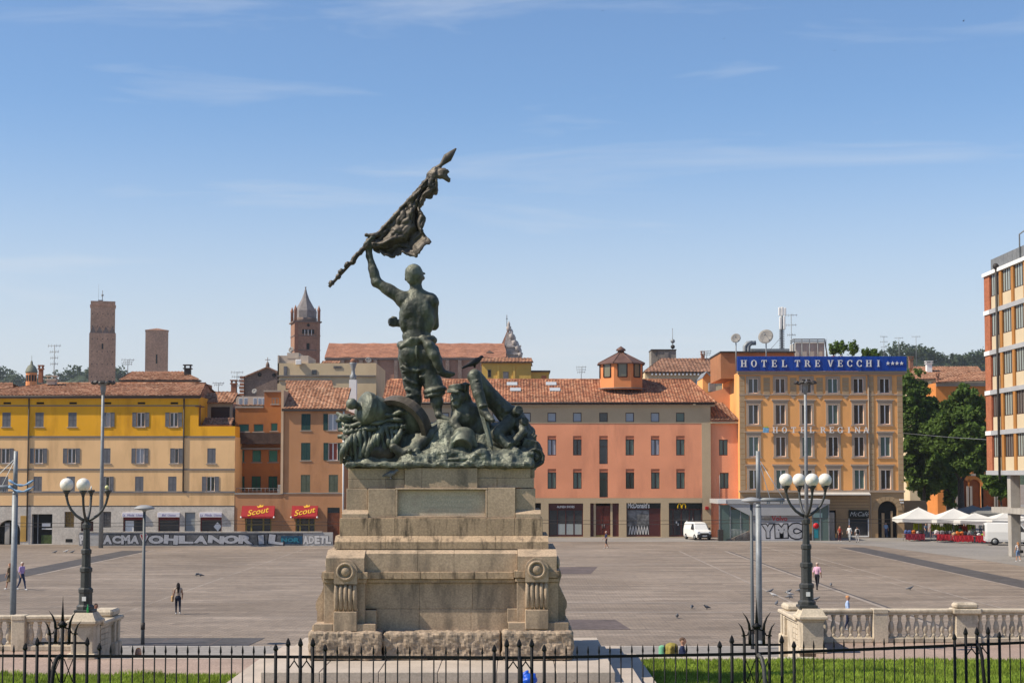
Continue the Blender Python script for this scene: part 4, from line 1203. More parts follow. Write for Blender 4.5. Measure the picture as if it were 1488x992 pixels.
MB().box(xa, xb, YP - .25, YP + .3, Z(615), Z(612)).build('eaves', M_BEIGE, an)
MB().tube([(X(1046), YP + .1, Z(690)), (X(1046), YP + .1, Z(730))], .04, 5).build('sign_pole', M_STEEL, an)

# ================================================================== orange hotel
YH = 188.0
X = lambda px: ax(px, YH)
Z = lambda py: az(py, YH)
M_HOT = pmat('orange_hotel_plaster', (0.85, 0.41, 0.14), .9, .08, scale=.2, fine=.05, stain=(.56, .27, .09), stain_amt=.65, stain_scale=(.4, .4, .12))
M_RUSTIC = pmat('rusticated_stone', (0.42, 0.29, 0.165), .9, .1, scale=.8, fine=.08)
M_SURR = pmat('window_surround', (0.40, 0.305, 0.225), .9, .08, fine=.05)
ho = thing('hotel_building', 'tall orange hotel with stone quoins, framed windows and blue roof sign', 'hotel', (X(1194), YH, 0))
xa, xb = X(1075), X(1313)
hc = [1095.7, 1135, 1173.3, 1211.5, 1249, 1287.2]
lev = [(571, 549.5, 'sq'), (616.2, 587.5, 'cap'), (663, 634, 'cap'), (710.5, 682, 'cap')]
holes = [(X(p) - .6, X(p) + .6, Z(b), Z(t)) for p in hc for b, t, k in lev]
mb = MB(); wall_holes(mb, xa, xb, Z(713), Z(541), YH, holes)
side = MB(); shell(side, xa, xb, YH, 15, 0, Z(541)); side.build('side_wall', M_HOT, ho)
mb.build('wall', M_HOT, ho)
def surround(w, h, capd):
    def mk():
        m = MB(); a = .26
        m.box(-w / 2 - a, -w / 2, -.07, .0, -.05, h + a); m.box(w / 2, w / 2 + a, -.07, 0, -.05, h + a); m.box(-w / 2, w / 2, -.069, 0, h, h + a)
        m.box(-w / 2 - a - .1, w / 2 + a + .1, -.1, 0, -.22, -.052)
        if capd: m.box(-w / 2 - a - .05, w / 2 + a + .05, -.1, 0, h + a + .001, h + a + .2); m.box(-w / 2 - a - .2, w / 2 + a + .2, -.15, 0, h + a + .201, h + a + .38)
        return m.mesh('surround', M_SURR)
    return cached(('sur', round(w, 2), round(h, 2), capd), mk)
for p in hc:
    for b, t, k in lev:
        hh = Z(t) - Z(b)
        wo = window(ho, X(p), Z(b), 1.2, hh, YH, 'plain', M_WHITE, glass_mat('hotel_glass', (.065, .055, .04)) if (int(p) + int(b)) % 3 else M_GLASS_GREEN, mull=1, sill=False, inset=.12)
        inst('surround', surround(1.2, hh, k == 'cap'), wo, (X(p), YH - .001, Z(b)))
# quoins: blocks up both corners and beside the end bay
qw = X(1083) - X(1075)
qm = cached('quoin', lambda: MB().box(-qw / 2, qw / 2, -.07, 0, .015, .60, bev=.025).mesh('quoin_block', M_RUSTIC))
for p in (1079.3, 1267, 1309):
    z = Z(713)
    while z + .62 < Z(543): inst('quoin_block', qm, ho, (X(p), YH, z)); z += .62
pm_ = cached('pil', lambda: MB().box(-.38, .38, -.05, 0, .012, .48, bev=.02).mesh('pilaster_block', M_RUSTIC))
for p in (1115.3, 1154, 1192.4, 1230.2):
    z = Z(573)
    while z + .5 < Z(544): inst('pilaster_block', pm_, ho, (X(p), YH, z)); z += .5
    MB().add([(X(p) - .42, YH - .05, Z(574)), (X(p), YH - .05, Z(580.5)), (X(p) + .42, YH - .05, Z(574))], [(0, 1, 2)]).build('pendant_bracket', M_SURR, ho)
MB().box(xa, xb, YH - .09, YH - .001, Z(574.2), Z(572.4)).build_each('string_course', M_SURR, ho)
MB().box(xa - .1, xb + .1, YH - .22, YH - .001, Z(715), Z(712)).build_each('cornice_band', M_SURR, ho)
co = MB()
co.box(xa - .15, xb + .3, YH - .2, YH + .02, Z(544.6), Z(542)); co.box(xa - .25, xb + .5, YH - .42, YH + .02, Z(541.9), Z(539.6)); co.build('cornice', M_SURR, ho)
# rusticated ground floor
gf = [(X(1202), X(1214), 0, Z(741)), (X(1233.5), X(1260), .25, Z(740.5)), (X(1275), X(1303), 0, Z(727.5)), (X(1218), X(1219.5), 0, .1)]
mb = MB(); z = 0.0
wall_holes(mb, xa, xb, 0, Z(714.5), YH - .04, gf[:3], .6); cxa, wa = (gf[2][0] + gf[2][1]) / 2, gf[2][1] - gf[2][0]
arch_fill(mb, cxa, wa, Z(727.5) - wa / 2, YH - .04, .6); mb.build('ground_floor_wall', pmat('ground_floor_render', (.45, .29, .15), .9, .1, scale=.4, fine=.07), ho)
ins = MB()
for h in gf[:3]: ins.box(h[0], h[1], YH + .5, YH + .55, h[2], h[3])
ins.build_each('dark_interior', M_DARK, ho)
MB().box(X(1281), X(1285), YH + .2, YH + .3, 0, Z(745)).box(X(1294), X(1297), YH + .2, YH + .3, 0, Z(742)).build_each('passage_pillar', M_RUSTIC, ho)
jn = MB()
for py in (720.5, 724.5, 729, 733.5, 738): jn.box(X(1165), X(1262), YH - .055, YH - .041, Z(py) - .02, Z(py) + .02)
jn.build('rustication_joint', pmat('dark_joint', (.2, .12, .06), .9, .1, bump=0), ho)  # thin dark brown strips mark the rustication joints
for k in range(9):
    a = math.pi * (k + .5) / 9; r0, r1 = wa / 2 + .03, wa / 2 + .62
    v = MB(); da = math.pi / 9 * .46; c0, zs0 = cxa, Z(727.5) - wa / 2
    v.add([(c0 + r * math.cos(t), y, zs0 + r * math.sin(t)) for y in (YH - .1, YH - .041) for r, t in ((r0, a - da), (r1, a - da), (r1, a + da), (r0, a + da))],
          [(0, 1, 2, 3), (4, 7, 6, 5), (0, 4, 5, 1), (1, 5, 6, 2), (2, 6, 7, 3), (3, 7, 4, 0)])
    v.build('arch_block', M_RUSTIC, ho)
cf = gf[1]
f = MB().box(cf[0] - .12, cf[0], YH - .1, YH + .1, .1, cf[3] - 1.0).box(cf[1], cf[1] + .12, YH - .1, YH + .1, .1, cf[3] - 1.0).box(cf[0], cf[1], YH - .1, YH + .1, .1, .27).build('shop_window', M_WHITE, ho)
MB().box(cf[0], cf[1], YH + .02, YH + .05, .27, cf[3] - 1).build('pane', M_GLASS, f)
sg = MB().box(cf[0] - .1, cf[1] + .1, YH - .2, YH - .05, cf[3] - .95, cf[3]).build('shop_sign', M_GREENBLK, ho)
put_text('lettering', 'McCafé', .72, pmat('pale_grey_letters', (.55, .55, .52), .5, 0, bump=0), sg, ((cf[0] + cf[1]) / 2, YH - .205, cf[3] - .72), shear=.35, extr=.004)
MB().add([(X(1160), YH - .1, Z(714.5)), (X(1262), YH - .1, Z(714.5)), (X(1262), YH - 1.1, Z(717.6)), (X(1160), YH - 1.1, Z(717.6)), (X(1262), YH - 1.1, Z(719)), (X(1160), YH - 1.1, Z(719))], [(3, 2, 1, 0), (5, 4, 2, 3)]).build('awning', pmat('dusty_white_awning', (.5, .47, .43), .8, .1, bump=0), ho)
MB().tube([(X(1263), YH - .1, Z(541)), (X(1263), YH - .1, Z(714)), (X(1264.5), YH - .1, Z(722)), (X(1264.5), YH - .1, 0)], .07, 6).build('drainpipe', M_SURR, ho)
lo = MB().box(X(1316), X(1318.6), YH - .6, YH - .35, Z(707), Z(699), bev=.05).tube([(X(1310), YH - .05, Z(700)), (X(1317), YH - .5, Z(699))], .03, 5).build('round_wall_sign', M_OLIVE, ho)
for p, q, hh in ((1306, 727, 2.2), (1306, 730.5, 1.6)): MB().box(X(p), X(p + 6.5), YH - .1, YH - .045, Z(q) , Z(q - hh)).build('street_name_plate', M_WHITE, ho)
# serif capitals, cut from thick and thin strokes
def glyph(ch):
    T, t, s = .2, .085, .10          # thick stem, thin stroke, serif overhang
    P = []
    def bx(x0, x1, z0, z1): P.append([(x0, z0), (x1, z0), (x1, z1), (x0, z1)])
    def stem(x, z0=0, z1=1, w=T): bx(x - w / 2, x + w / 2, z0, z1); bx(x - w / 2 - s, x + w / 2 + s, z0, z0 + t) if z0 == 0 else None; bx(x - w / 2 - s, x + w / 2 + s, z1 - t, z1) if z1 == 1 else None
    def arc(cx, cz, rx, rz, a0, a1, n=16, wt=T, wn=t):
        for k in range(n):
            u, v = a0 + (a1 - a0) * k / n, a0 + (a1 - a0) * (k + 1) / n
            q = []
            for w in (u, v): q.append((cx + rx * math.cos(w), cz + rz * math.sin(w)))
            for w in (v, u): q.append((cx + (rx - wt) * math.cos(w), cz + (rz - wn) * math.sin(w)))
            P.append(q)
    def diag(xa, za, xb, zb, w): P.append([(xa - w / 2, za), (xa + w / 2, za), (xb + w / 2, zb), (xb - w / 2, zb)])
    if ch == 'H': stem(.2); stem(.75); bx(.3, .65, .46, .56); W = .95
    elif ch == 'O': arc(.45, .5, .45, .52, 0, 2 * math.pi, 24); W = .9
    elif ch == 'T': stem(.42, 0, .95); bx(0, .84, .9, 1); bx(0, .09, .72, 1); bx(.75, .84, .72, 1); W = .84
    elif ch == 'E': stem(.2); bx(.2, .78, 0, .09); bx(.2, .76, .91, 1); bx(.2, .58, .46, .55); bx(.69, .78, 0, .28); bx(.67, .76, .74, 1); bx(.52, .6, .36, .65); W = .8
    elif ch == 'L': stem(.2); bx(.2, .78, 0, .09); bx(.69, .78, 0, .3); W = .8
    elif ch == 'R': stem(.2); arc(.4, .73, .36, .27, -math.pi / 2, math.pi / 2, 12); bx(.2, .4, .91, 1); bx(.2, .42, .46, .54); diag(.83, 0, .5, .48, .2); bx(.68, .98, 0, .08); W = .92
    elif ch == 'V': diag(.45, 0, .15, 1, .2); diag(.47, 0, .78, 1, .1); bx(0, .34, .92, 1); bx(.62, .95, .92, 1); W = .93
    elif ch == 'C': arc(.46, .5, .45, .52, .75, 2 * math.pi - .75, 20); bx(.72, .82, .64, .98); bx(.72, .8, .05, .3); W = .86
    elif ch == 'I': stem(.25); W = .5
    elif ch == 'G': arc(.46, .5, .45, .52, .75, 2 * math.pi - .55, 20); bx(.72, .82, .64, .98); bx(.66, .86, .02, .44); bx(.56, .96, .38, .46); W = .95
    elif ch == 'N': stem(.15, w=.1); stem(.8, w=.1); diag(.78, 0, .18, 1, .2); W = .95
    elif ch == 'A': diag(.15, 0, .43, 1, .1); diag(.78, 0, .48, 1, .2); bx(.25, .68, .3, .38); bx(0, .3, 0, .08); bx(.6, .97, 0, .08); W = .97
    else: W = .45
    return P, W
def serif_letter(ch, h, wscale, mat):
    P, W = glyph(ch)
    m = MB()
    for i, q in enumerate(P): m.prism([(x * h * wscale, z * h) for x, z in q], -.09 - .0006 * i, 0)
    return m, W * h * wscale
M_LET = pmat('white_sign_letters', (.74, .72, .69), .5, .04, bump=0)
sb = thing('roof_sign', 'long blue sign reading HOTEL TRE VECCHI with four stars', 'sign', (X(1195), YH - .6, Z(540)))
YSg = YH - .62
bd = MB().box(X(1071.5), X(1318), YSg, YSg + .35, Z(539.3), Z(518.2), bev=.03).build('sign_board', pmat('blue_sign_paint', (.006, .05, .30), .4, .08, scale=1, bump=0), sb)
jm = MB()
for k in range(1, 30): jm.box(X(1071.5 + k * 8.2) - .015, X(1071.5 + k * 8.2) + .015, YSg - .008, YSg - .001, Z(539), Z(518.5))
jm.build('panel_seam', pmat('dark_blue_seam', (.004, .03, .18), .5, 0, bump=0), sb)
def set_word(word, p0, p1, pyb, pyt, Yw, parent, mat):
    h = Z(pyt) - Z(pyb)
    n = len(word); cxs = [p0 + (p1 - p0) * i / (n - 1) for i in range(n)]
    for c, p in zip(word, cxs):
        if c == ' ': continue
        m, W = serif_letter(c, h, .92 if len(word) != 6 or word == 'VECCHI' else 1.0, mat)
        m.build('letter', mat, parent, (X(p) - W / 2, Yw, Z(pyb)))
set_word('HOTEL', 1081, 1140, 533.5, 523.6, YSg - .01, sb, M_LET)
set_word('TRE', 1159, 1188.2, 533.3, 523.6, YSg - .01, sb, M_LET)
set_word('VECCHI', 1207.2, 1276.8, 533.2, 523.6, YSg - .01, sb, M_LET)
for p in (1290.6, 1297.4, 1303.8, 1310.5):
    st = MB(); rr = .25
    st.prism([((rr if k % 2 == 0 else rr * .4) * math.cos(math.pi / 2 + k * math.pi / 5), (rr if k % 2 == 0 else rr * .4) * math.sin(math.pi / 2 + k * math.pi / 5)) for k in range(9, -1, -1)], -.08, 0)
    st.build('star', M_LET, sb, (X(p), YSg - .01, Z(528.3)))
sr = thing('facade_sign', 'white letters HOTEL REGINA mounted across the hotel front', 'sign', (X(1190), YH - .3, Z(630)))
MB().box(X(1112), X(1262), YH - .3, YH - .22, Z(627.9), Z(627.3)).box(X(1112), X(1262), YH - .3, YH - .22, Z(622.7), Z(622.2)).build('mounting_rail', M_SURR, sr)
set_word('HOTEL', 1126.5, 1179.7, 628.8, 620.2, YH - .32, sr, M_LET)
set_word('REGINA', 1196, 1258.5, 628.8, 620.2, YH - .32, sr, M_LET)
MB().box(X(1109), X(1117), YH - .4, YH - .25, Z(628.5), Z(621)).add([(X(1108), YH - .42, Z(627)), (X(1113), YH - .42, Z(629)), (X(1118), YH - .42, Z(623)), (X(1111), YH - .42, Z(620))], [(0, 1, 2, 3)]).build('blue_emblem', pmat('emblem_blue', (.2, .42, .62), .5, .3, scale=4, bump=0), sr)
MB().box(X(1111), X(1116), YH - .43, YH - .35, Z(621.3), Z(619.6)).build('green_emblem', pmat('emblem_green', (.4, .5, .05), .5, .1, bump=0), sr)
# hotel roof plant
zt = Z(541)
rp = thing('rooftop_plant', 'roof structure with ducts and parapet behind the blue sign', 'roof plant', (X(1150), YH + 5, zt))
MB().box(X(1055), X(1165), YH + 4, YH + 14, zt - .5, az(512.5, YH + 4)).build('penthouse_wall', pmat('brown_penthouse_wall', (.36, .16, .075), .9, .15), rp)  # penthouse in one plain brown
MB().box(X(1054), X(1166), YH + 3.7, YH + 14.2, az(512.6, YH + 4), az(510.4, YH + 4)).build('flat_roof_edge', M_GUTTER, rp)
Yd = YH + 6
bxm = MB().box(ax(1158, Yd), ax(1200, Yd), Yd, Yd + 4, zt - .3, az(497.5, Yd)).build('machine_room', pmat('stained_white_box', (.45, .42, .38), .8, .2, stain=(.28, .24, .2), stain_amt=.6), rp)
rl = MB()
for p in (1156, 1167, 1178, 1190, 1202): rl.tube([(ax(p, Yd), Yd - .2, zt), (ax(p, Yd), Yd - .2, az(493, Yd))], .05, 5)
for q in (493, 496): rl.tube([(ax(1150, Yd), Yd - .2, az(q + 3, Yd)), (ax(1154, Yd), Yd - .2, az(q, Yd)), (ax(1200, Yd), Yd - .2, az(q, Yd)), (ax(1204, Yd), Yd - .2, az(520, Yd))], .09, 6)
rl.build('pipe_rail', M_STEEL, rp)
dk = MB()
for k, p in enumerate((1084, 1089)): dk.tube([(ax(p, Yd), Yd, zt), (ax(p, Yd), Yd, az(503, Yd)), (ax(p + 4, Yd), Yd, az(498.5, Yd)), (ax(p + 11, Yd), Yd, az(498, Yd))], .28, 8)
dk.box(ax(1094, Yd), ax(1150, Yd), Yd + .5, Yd + 3, az(511, Yd), az(506, Yd)); dk.build('air_duct', M_STEEL, rp)
for p in (1212, 1231, 1240):
    v = MB(); c = ax(p, YH + 2); rr = .95
    for k in range(4):
        a0 = k / 4
        v.tube([(c - .9 + a0 * 1.8, YH + 2, zt + .2), (c - .7 + a0 * 1.8, YH + 2, zt + 1.1 + .3 * a0), (c - .2 + a0 * 1.8, YH + 2, zt + 1.65 + .35 * a0)], .3, 8)
    v.build('curved_vent_hood', M_WHITE, rp)
dish((ax(1071, YH + 1), YH + 1, zt), .6, 'smaller satellite dish on a pole at the hotel roof corner', (-.35, -1, .35), az(492, YH + 1) - zt)
dish((ax(1115, YH + 1), YH + 1, zt), .92, 'large satellite dish in the middle of the hotel roof edge', (-.45, -1, .4), az(490, YH + 1) - zt)
Ym = YH + 7
ms = thing('cell_mast', 'steel lattice phone mast with white panel antennas on the hotel', 'mast', (ax(1138, Ym), Ym, az(510, Ym)))
mx, mz0, mz1 = ax(1138, Ym), az(511, Ym), az(446, Ym)
m = MB(); m.tube([(mx, Ym, mz0), (mx, Ym, mz1)], .16, 8)
for k in range(14): m.box(mx - .3, mx + .3, Ym - .25, Ym + .25, mz0 + .2 + k * .22, mz0 + .28 + k * .22)
m.tube([(mx - .1, Ym, az(490, Ym)), (ax(1120, Ym), Ym - .5, az(508, Ym))], .03, 4).build('mast_pole', M_STEEL, ms)
for dx, a, b in ((-.32, 459, 447), (.02, 459, 446.5), (.36, 459, 447.5), (-.22, 479, 461), (.25, 479, 460)):
    MB().box(mx + dx - .14, mx + dx + .14, Ym - .55, Ym - .3, az(a, Ym), az(b, Ym), bev=.04).build_each('panel_antenna', M_WHITE, ms)
antenna((ax(1152, YH + 6), YH + 6, zt), az(456, YH + 6) - zt, 'tall thin antenna beside the phone mast', 3)

# ================================================================== underground stair entrance on the square
YE = 180.0
X = lambda px: ax(px, YE)
Z = lambda py: az(py, YE)
en = thing('stair_pavilion', 'grey glass pavilion with wedge roof over stairs, sprayed with large letters', 'pavilion', (X(1122), YE, 0))
xa, xb = X(1042), X(1204.5)
M_FASC = pmat('grey_cladding', (.40, .40, .40), .5, .06, scale=.6, fine=.04, bump=0)
MB().box(xa, xb, YE - .4, YE + 7, Z(731.5), Z(725.3)).build('roof', M_FASC, en)
MB().box(xa, X(1054), YE - .45, YE - .401, Z(731), Z(725.4)).build('fascia_end', M_WHITE, en)
m = MB(); m.prism([(X(1055), Z(731.5)), (X(1088), Z(748.5)), (X(1165), Z(748.5)), (X(1192), Z(738)), (X(1204), Z(732))], YE - .3, YE - .1); m.build('wedge_fascia', M_FASC, en)
MB().box(X(1089), X(1166), YE - .1, YE + .3, 0, Z(748.4)).build('screen_wall', pmat('grey_screen', (.34, .335, .33), .6, .1, scale=.7, fine=.06, stain=(.22, .21, .2), stain_amt=.6), en)
MB().box(X(1102), X(1166), YE - .108, YE - .101, .05, Z(757)).build('sprayed_ground', pmat('pale_spray_ground', (.50, .49, .50), .6, .12, bump=0), en)
graffiti(en, 'YMC', X(1105), X(1164), .1, Z(757.5) - .15, YE - .12, M_SILV, M_SPRAY, fat=(.15, .08))
put_text('red_tag', 'Volvo', .75, pmat('red_tag_paint', (.5, .03, .03), .6, .1, bump=0), en, (X(1132), YE - .125, Z(756)), extr=.003, bold=.02)
M_EGL = pmat('greenish_clear_glass', (.10, .15, .135), .1, .05, bump=0, spec=.6)
for a, b in ((1046, 1060), (1061, 1075), (1076, 1088), (1181, 1203)):
    MB().box(X(a), X(b), YE - .05, YE - .01, 0, Z(733 if a < 1060 or a > 1100 else 740)).build('glass_panel', M_EGL, en)
fr = MB()
for p in (1045, 1060.5, 1075.5, 1180, 1191, 1203.5): fr.box(X(p) - .06, X(p) + .06, YE - .1, YE + .05, 0, Z(732))
fr.build_each('mullion', M_STEEL, en)
MB().box(X(1061), X(1079), YE + 1.2, YE + 1.3, 0, Z(735)).build('inner_orange_wall', pmat('inner_tan_wall', (.5, .26, .1), .9, .1), en)
ramp = MB(); ramp.prism([(X(1055), .02), (X(1088), .02), (X(1088), Z(770))], YE - .5, YE - .15); ramp.build('brick_ramp_wall', pmat('tan_brick', (.30, .235, .185), .9, .2, scale=2, fine=.2, fscale=5), en)
MB().box(X(1182), X(1188), YE - .07, YE - .055, .3, Z(756)).build('teal_poster', pmat('teal_poster', (.02, .22, .27), .5, .1, bump=0), en)
MB().lathe([(.33, 0), (.33, .02)], 20).build('red_disc_sign', pmat('red_disc', (.55, .01, .015), .5, 0, bump=0), en, M=Matrix.Translation((X(1184.7), YE - .09, Z(763.5))) @ FACE)
MB().box(X(1181), X(1194), YE - .08, YE - .06, Z(751.5), Z(745)).build('pale_green_sign', pmat('pale_green_sign', (.35, .5, .43), .5, .05, bump=0), en)
cl = MB().lathe([(.62, 0), (.62, .12)], 24).build('round_clock', pmat('clock_grey', (.30, .29, .275), .5, .2, scale=2, bump=0), en, M=Matrix.Translation((X(1113), YE - .13, Z(747))) @ FACE)
MB().box(X(1041.5), X(1049), YE - .9, YE - .3, 0, Z(768.5), bev=.04).build('bin_cabinet', M_GUTTER, en)
rl = MB()
for k in range(11): rl.tube([(X(1062 + k * 2), YE - .6, 0), (X(1062 + k * 2), YE - .6, Z(769))], .02, 4)
rl.tube([(X(1061), YE - .6, Z(769)), (X(1083), YE - .6, Z(769))], .03, 5); rl.build('railing', M_STEEL, en)
MB().box(X(1205.5), X(1214.5), YE + 1.0, YE + 1.8, 0, Z(744.5), bev=.03).build('concrete_pier', M_CONC, en)
def turn_to_viewer(o, extra=0.0):
    l = o.matrix_basis.translation
    o.matrix_basis = xf(l, math.atan2(-l.x, l.y) + extra); WORLD[o.name] = o.matrix_basis.copy()
# ================================================================== houses, churches and towers behind
def block(name, label, px0, px1, pyb, pyt, Y, depth, mat, cat='building', roofpy=None, roofmat=None, rdepth=4, hip=0, group=None, z0=0.0):
    o = thing(name, label, cat, (ax((px0 + px1) / 2, Y), Y, z0), group)
    m = MB(); m.box(ax(px0, Y), ax(px1, Y), Y, Y + depth, z0, az(pyt, Y)); m.build('wall', mat, o)
    if roofpy is not None:
        r = MB(); yb = Y + rdepth
        roof_slope(r, (ax(px0, Y) - .3, Y - .4, az(pyt, Y) - .05), (ax(px1, Y) + .3, Y - .4, az(pyt, Y) - .05), (ax(px0 + hip, yb), yb, az(roofpy, yb)), (ax(px1 - hip, yb), yb, az(roofpy, yb)), wave=.5)
        r.quad((ax(px0 + hip, yb), yb, az(roofpy, yb)), (ax(px1 - hip, yb), yb, az(roofpy, yb)), (ax(px1, Y) + .3, Y + 2 * rdepth, az(pyt, Y)), (ax(px0, Y) - .3, Y + 2 * rdepth, az(pyt, Y)))
        r.build('roof', roofmat or M_TILE, o)
        MB().box(ax(px0, Y) - .3, ax(px1, Y) + .3, Y - .42, Y - .3, az(pyt + .8, Y), az(pyt - .6, Y)).build('gutter', M_GUTTER, o)
    return o
def pane_at(o, p0, p1, q0, q1, Y, mat=None, frame=None):
    """window or shutter proud of a far wall"""
    f = MB().box(ax(p0, Y), ax(p1, Y), Y - .08, Y - .002, az(q1, Y), az(q0, Y)).build('window', frame or M_SILL, o)
    e = (ax(p1, Y) - ax(p0, Y)) * .12
    MB().box(ax(p0, Y) + e, ax(p1, Y) - e, Y - .1, Y - .081, az(q1, Y) + e, az(q0, Y) - e).build('pane', mat or M_GLASS, f)
M_CRM2 = pmat('pale_cream_plaster', (.64, .50, .31), .9, .08, scale=.3, fine=.05, stain=(.5, .38, .24), stain_amt=.5, stain_scale=(.4, .4, .15))
M_WHT2 = pmat('off_white_plaster', (.55, .46, .37), .9, .1, scale=.3, fine=.06)
M_YEL2 = pmat('faded_yellow_plaster', (.66, .42, .10), .9, .12, scale=.3, fine=.06)
Yb = 198.0
cb = block('house', 'pale cream stepped house with roof terraces behind the brown house', 402, 546, 640, 527.5, Yb, 14, M_CRM2)
m = MB(); m.box(ax(402, Yb), ax(446, Yb), Yb + .5, Yb + 8, az(530, Yb), az(516, Yb)); m.box(ax(415, Yb), ax(432, Yb), Yb + .45, Yb + 8, az(520, Yb), az(512, Yb)); m.box(ax(402, Yb), ax(404, Yb), Yb, Yb + .5, az(557, Yb), az(516, Yb)); m.build_each('upper_storey', M_WHT2, cb)
MB().box(ax(532.5, Yb), ax(543, Yb), Yb + .2, Yb + 5, az(546, Yb), az(527, Yb)).build('stair_tower', M_CRM2, cb)
MB().box(ax(402, Yb), ax(545, Yb), Yb - .2, Yb - .002, az(547, Yb), az(545, Yb)).box(ax(402, Yb), ax(481, Yb), Yb - .15, Yb - .002, az(552.5, Yb), az(551, Yb)).build('cornice', M_STRING, cb)
pane_at(cb, 411, 416, 532, 545, Yb, M_SHUT, M_SHUT); pane_at(cb, 452, 459, 537, 544, Yb, M_GLASS, M_STRING); pane_at(cb, 483.5, 495.5, 531.5, 535, Yb, M_GLASS, M_STRING)
MB().box(ax(429, Yb), ax(437, Yb), Yb - .5, Yb - .1, az(530, Yb), az(522.5, Yb), bev=.04).build('air_conditioner', M_WHITE, cb)
r = MB(); roof_slope(r, (ax(459, Yb), Yb + 3, az(530, Yb)), (ax(488, Yb), Yb + 3, az(530, Yb)), (ax(460, Yb), Yb + 6, az(523, Yb + 3)), (ax(486, Yb), Yb + 6, az(523, Yb + 3))); r.build('small_roof', M_TILE, cb)
r = MB(); roof_slope(r, (ax(414, Yb - 9), Yb - 9, az(566, Yb - 9)), (ax(484, Yb - 9), Yb - 9, az(566, Yb - 9)), (ax(414, Yb - 5), Yb - 5, az(554, Yb - 5)), (ax(481, Yb - 5), Yb - 5, az(554, Yb - 5))); r.build('lower_roof', M_TILE, cb)
dish((ax(534, Yb), Yb + .5, az(527, Yb)), .40, 'black satellite dish on the cream stair tower', (.3, -1, .5), .35)
dish((ax(422, Yb + 2), Yb + 2, az(512, Yb)), .36, 'pale satellite dish on top of the stepped cream house', (-.5, -1, .4), .5)
ch = MB(); yc = 182.0
ch.box(ax(506.5, yc), ax(517, yc), yc, yc + 1, az(600, yc), az(551.5, yc)).build('chimney_stack', M_WHITE); ch_o = bpy.data.objects['chimney_stack']
tag(ch_o, 'tall white chimney stack with flared metal cowl beside the cream house', 'chimney')
m = MB(); cxx = ax(511.7, yc); m.lathe([(.38, 0), (.38, .5), (.22, .7), (.2, 1.2), (.42, 1.9), (.42, 2.0)], 12, (cxx, yc + .5, az(551.5, yc))); m.build('cowl', M_STEEL, ch_o)
m = MB(); m.lathe([(.32, 0), (.34, .3), (.2, .5)], 12, (cxx, yc + .5, az(551.5, yc) + 1.95)); m.build('cowl_cap', M_BRICK, ch_o)
# low roofs with dormers between the yellow block and the brown house
dm = block('house', 'low house with white dormer windows and blue-grey roof edge', 330, 384, 640, 590, 186, 9, M_RUST, roofpy=586, rdepth=5)
for a in (346, 353.5, 367, 374, 380):
    pane_at(dm, a, a + 5.5, 578, 587.5, 185.5, M_GLASS_SKY, M_WHITE)
MB().box(ax(343, 187), ax(385, 187), 186.5, 191, az(592, 187), az(576, 187)).build('dormer_box', M_WHT2, dm)
block('house', 'small tiled house with slate-blue ridge behind the yellow block', 294, 341, 620, 577, 192, 8, M_PENT, roofpy=570, roofmat=M_TILE, rdepth=4)
chimney(ax(338.5, 190), 190, az(575, 190), 1.4, .6, M_BRICK, 'brick chimney with ringed top beside the slate-blue ridge')
# brick church with gable
Yc = 262.0
bc = thing('church', 'old brick church gable with cross on its peak', 'church', (ax(377, Yc), Yc, 0))
M_OBR = pmat('old_brown_brick', (.22, .155, .125), .92, .15, scale=.6, fine=.18, fscale=4, bump=.3, bscale=8)
m = MB(); m.prism([(ax(353, Yc), 0), (ax(402, Yc), 0), (ax(402, Yc), az(541, Yc)), (ax(388, Yc), az(533.5, Yc)), (ax(353, Yc), az(548.5, Yc))], Yc, Yc + 14); m.build('wall', M_OBR, bc)
m = MB(); m.prism([(ax(351.5, Yc), az(549.5, Yc)), (ax(387.5, Yc), az(534.3, Yc)), (ax(402, Yc), az(542, Yc)), (ax(402, Yc), az(540.3, Yc)), (ax(387.5, Yc), az(532.3, Yc)), (ax(351.5, Yc), az(547.6, Yc))], Yc - .4, Yc + 15); m.build('roof', M_TILE_OLD, bc)
for p, q in ((376, 544.5), (397, 545)): MB().lathe([(.32, 0), (.32, .05)], 14).build('round_window', M_DARK, bc, M=Matrix.Translation((ax(p, Yc), Yc - .06, az(q, Yc))) @ FACE)
m = MB(); c0 = (ax(387.5, Yc), Yc, az(533.5, Yc)); m.lathe([(.35, -.2), (.3, .5), (.12, .9)], 6, c0); m.tube([c0, (c0[0], Yc, az(519, Yc))], .05, 4); m.tube([(c0[0] - .45, Yc, az(522.5, Yc)), (c0[0] + .45, Yc, az(522.5, Yc))], .05, 4); m.build('cross', M_OBR, bc)
m = MB()
for k in range(6): m.box(ax(352, Yc) - .6 + .1 * (k % 2), ax(354, Yc), Yc - .5, Yc + 1, az(575 - k * 5, Yc), az(571.5 - k * 5, Yc))
m.build_each('stepped_buttress', M_BRICK, bc)
dish((ax(369, 250), 250, az(572, 250)), .42, 'white satellite dish in front of the brick gable', (-.3, -1, .4), .4)
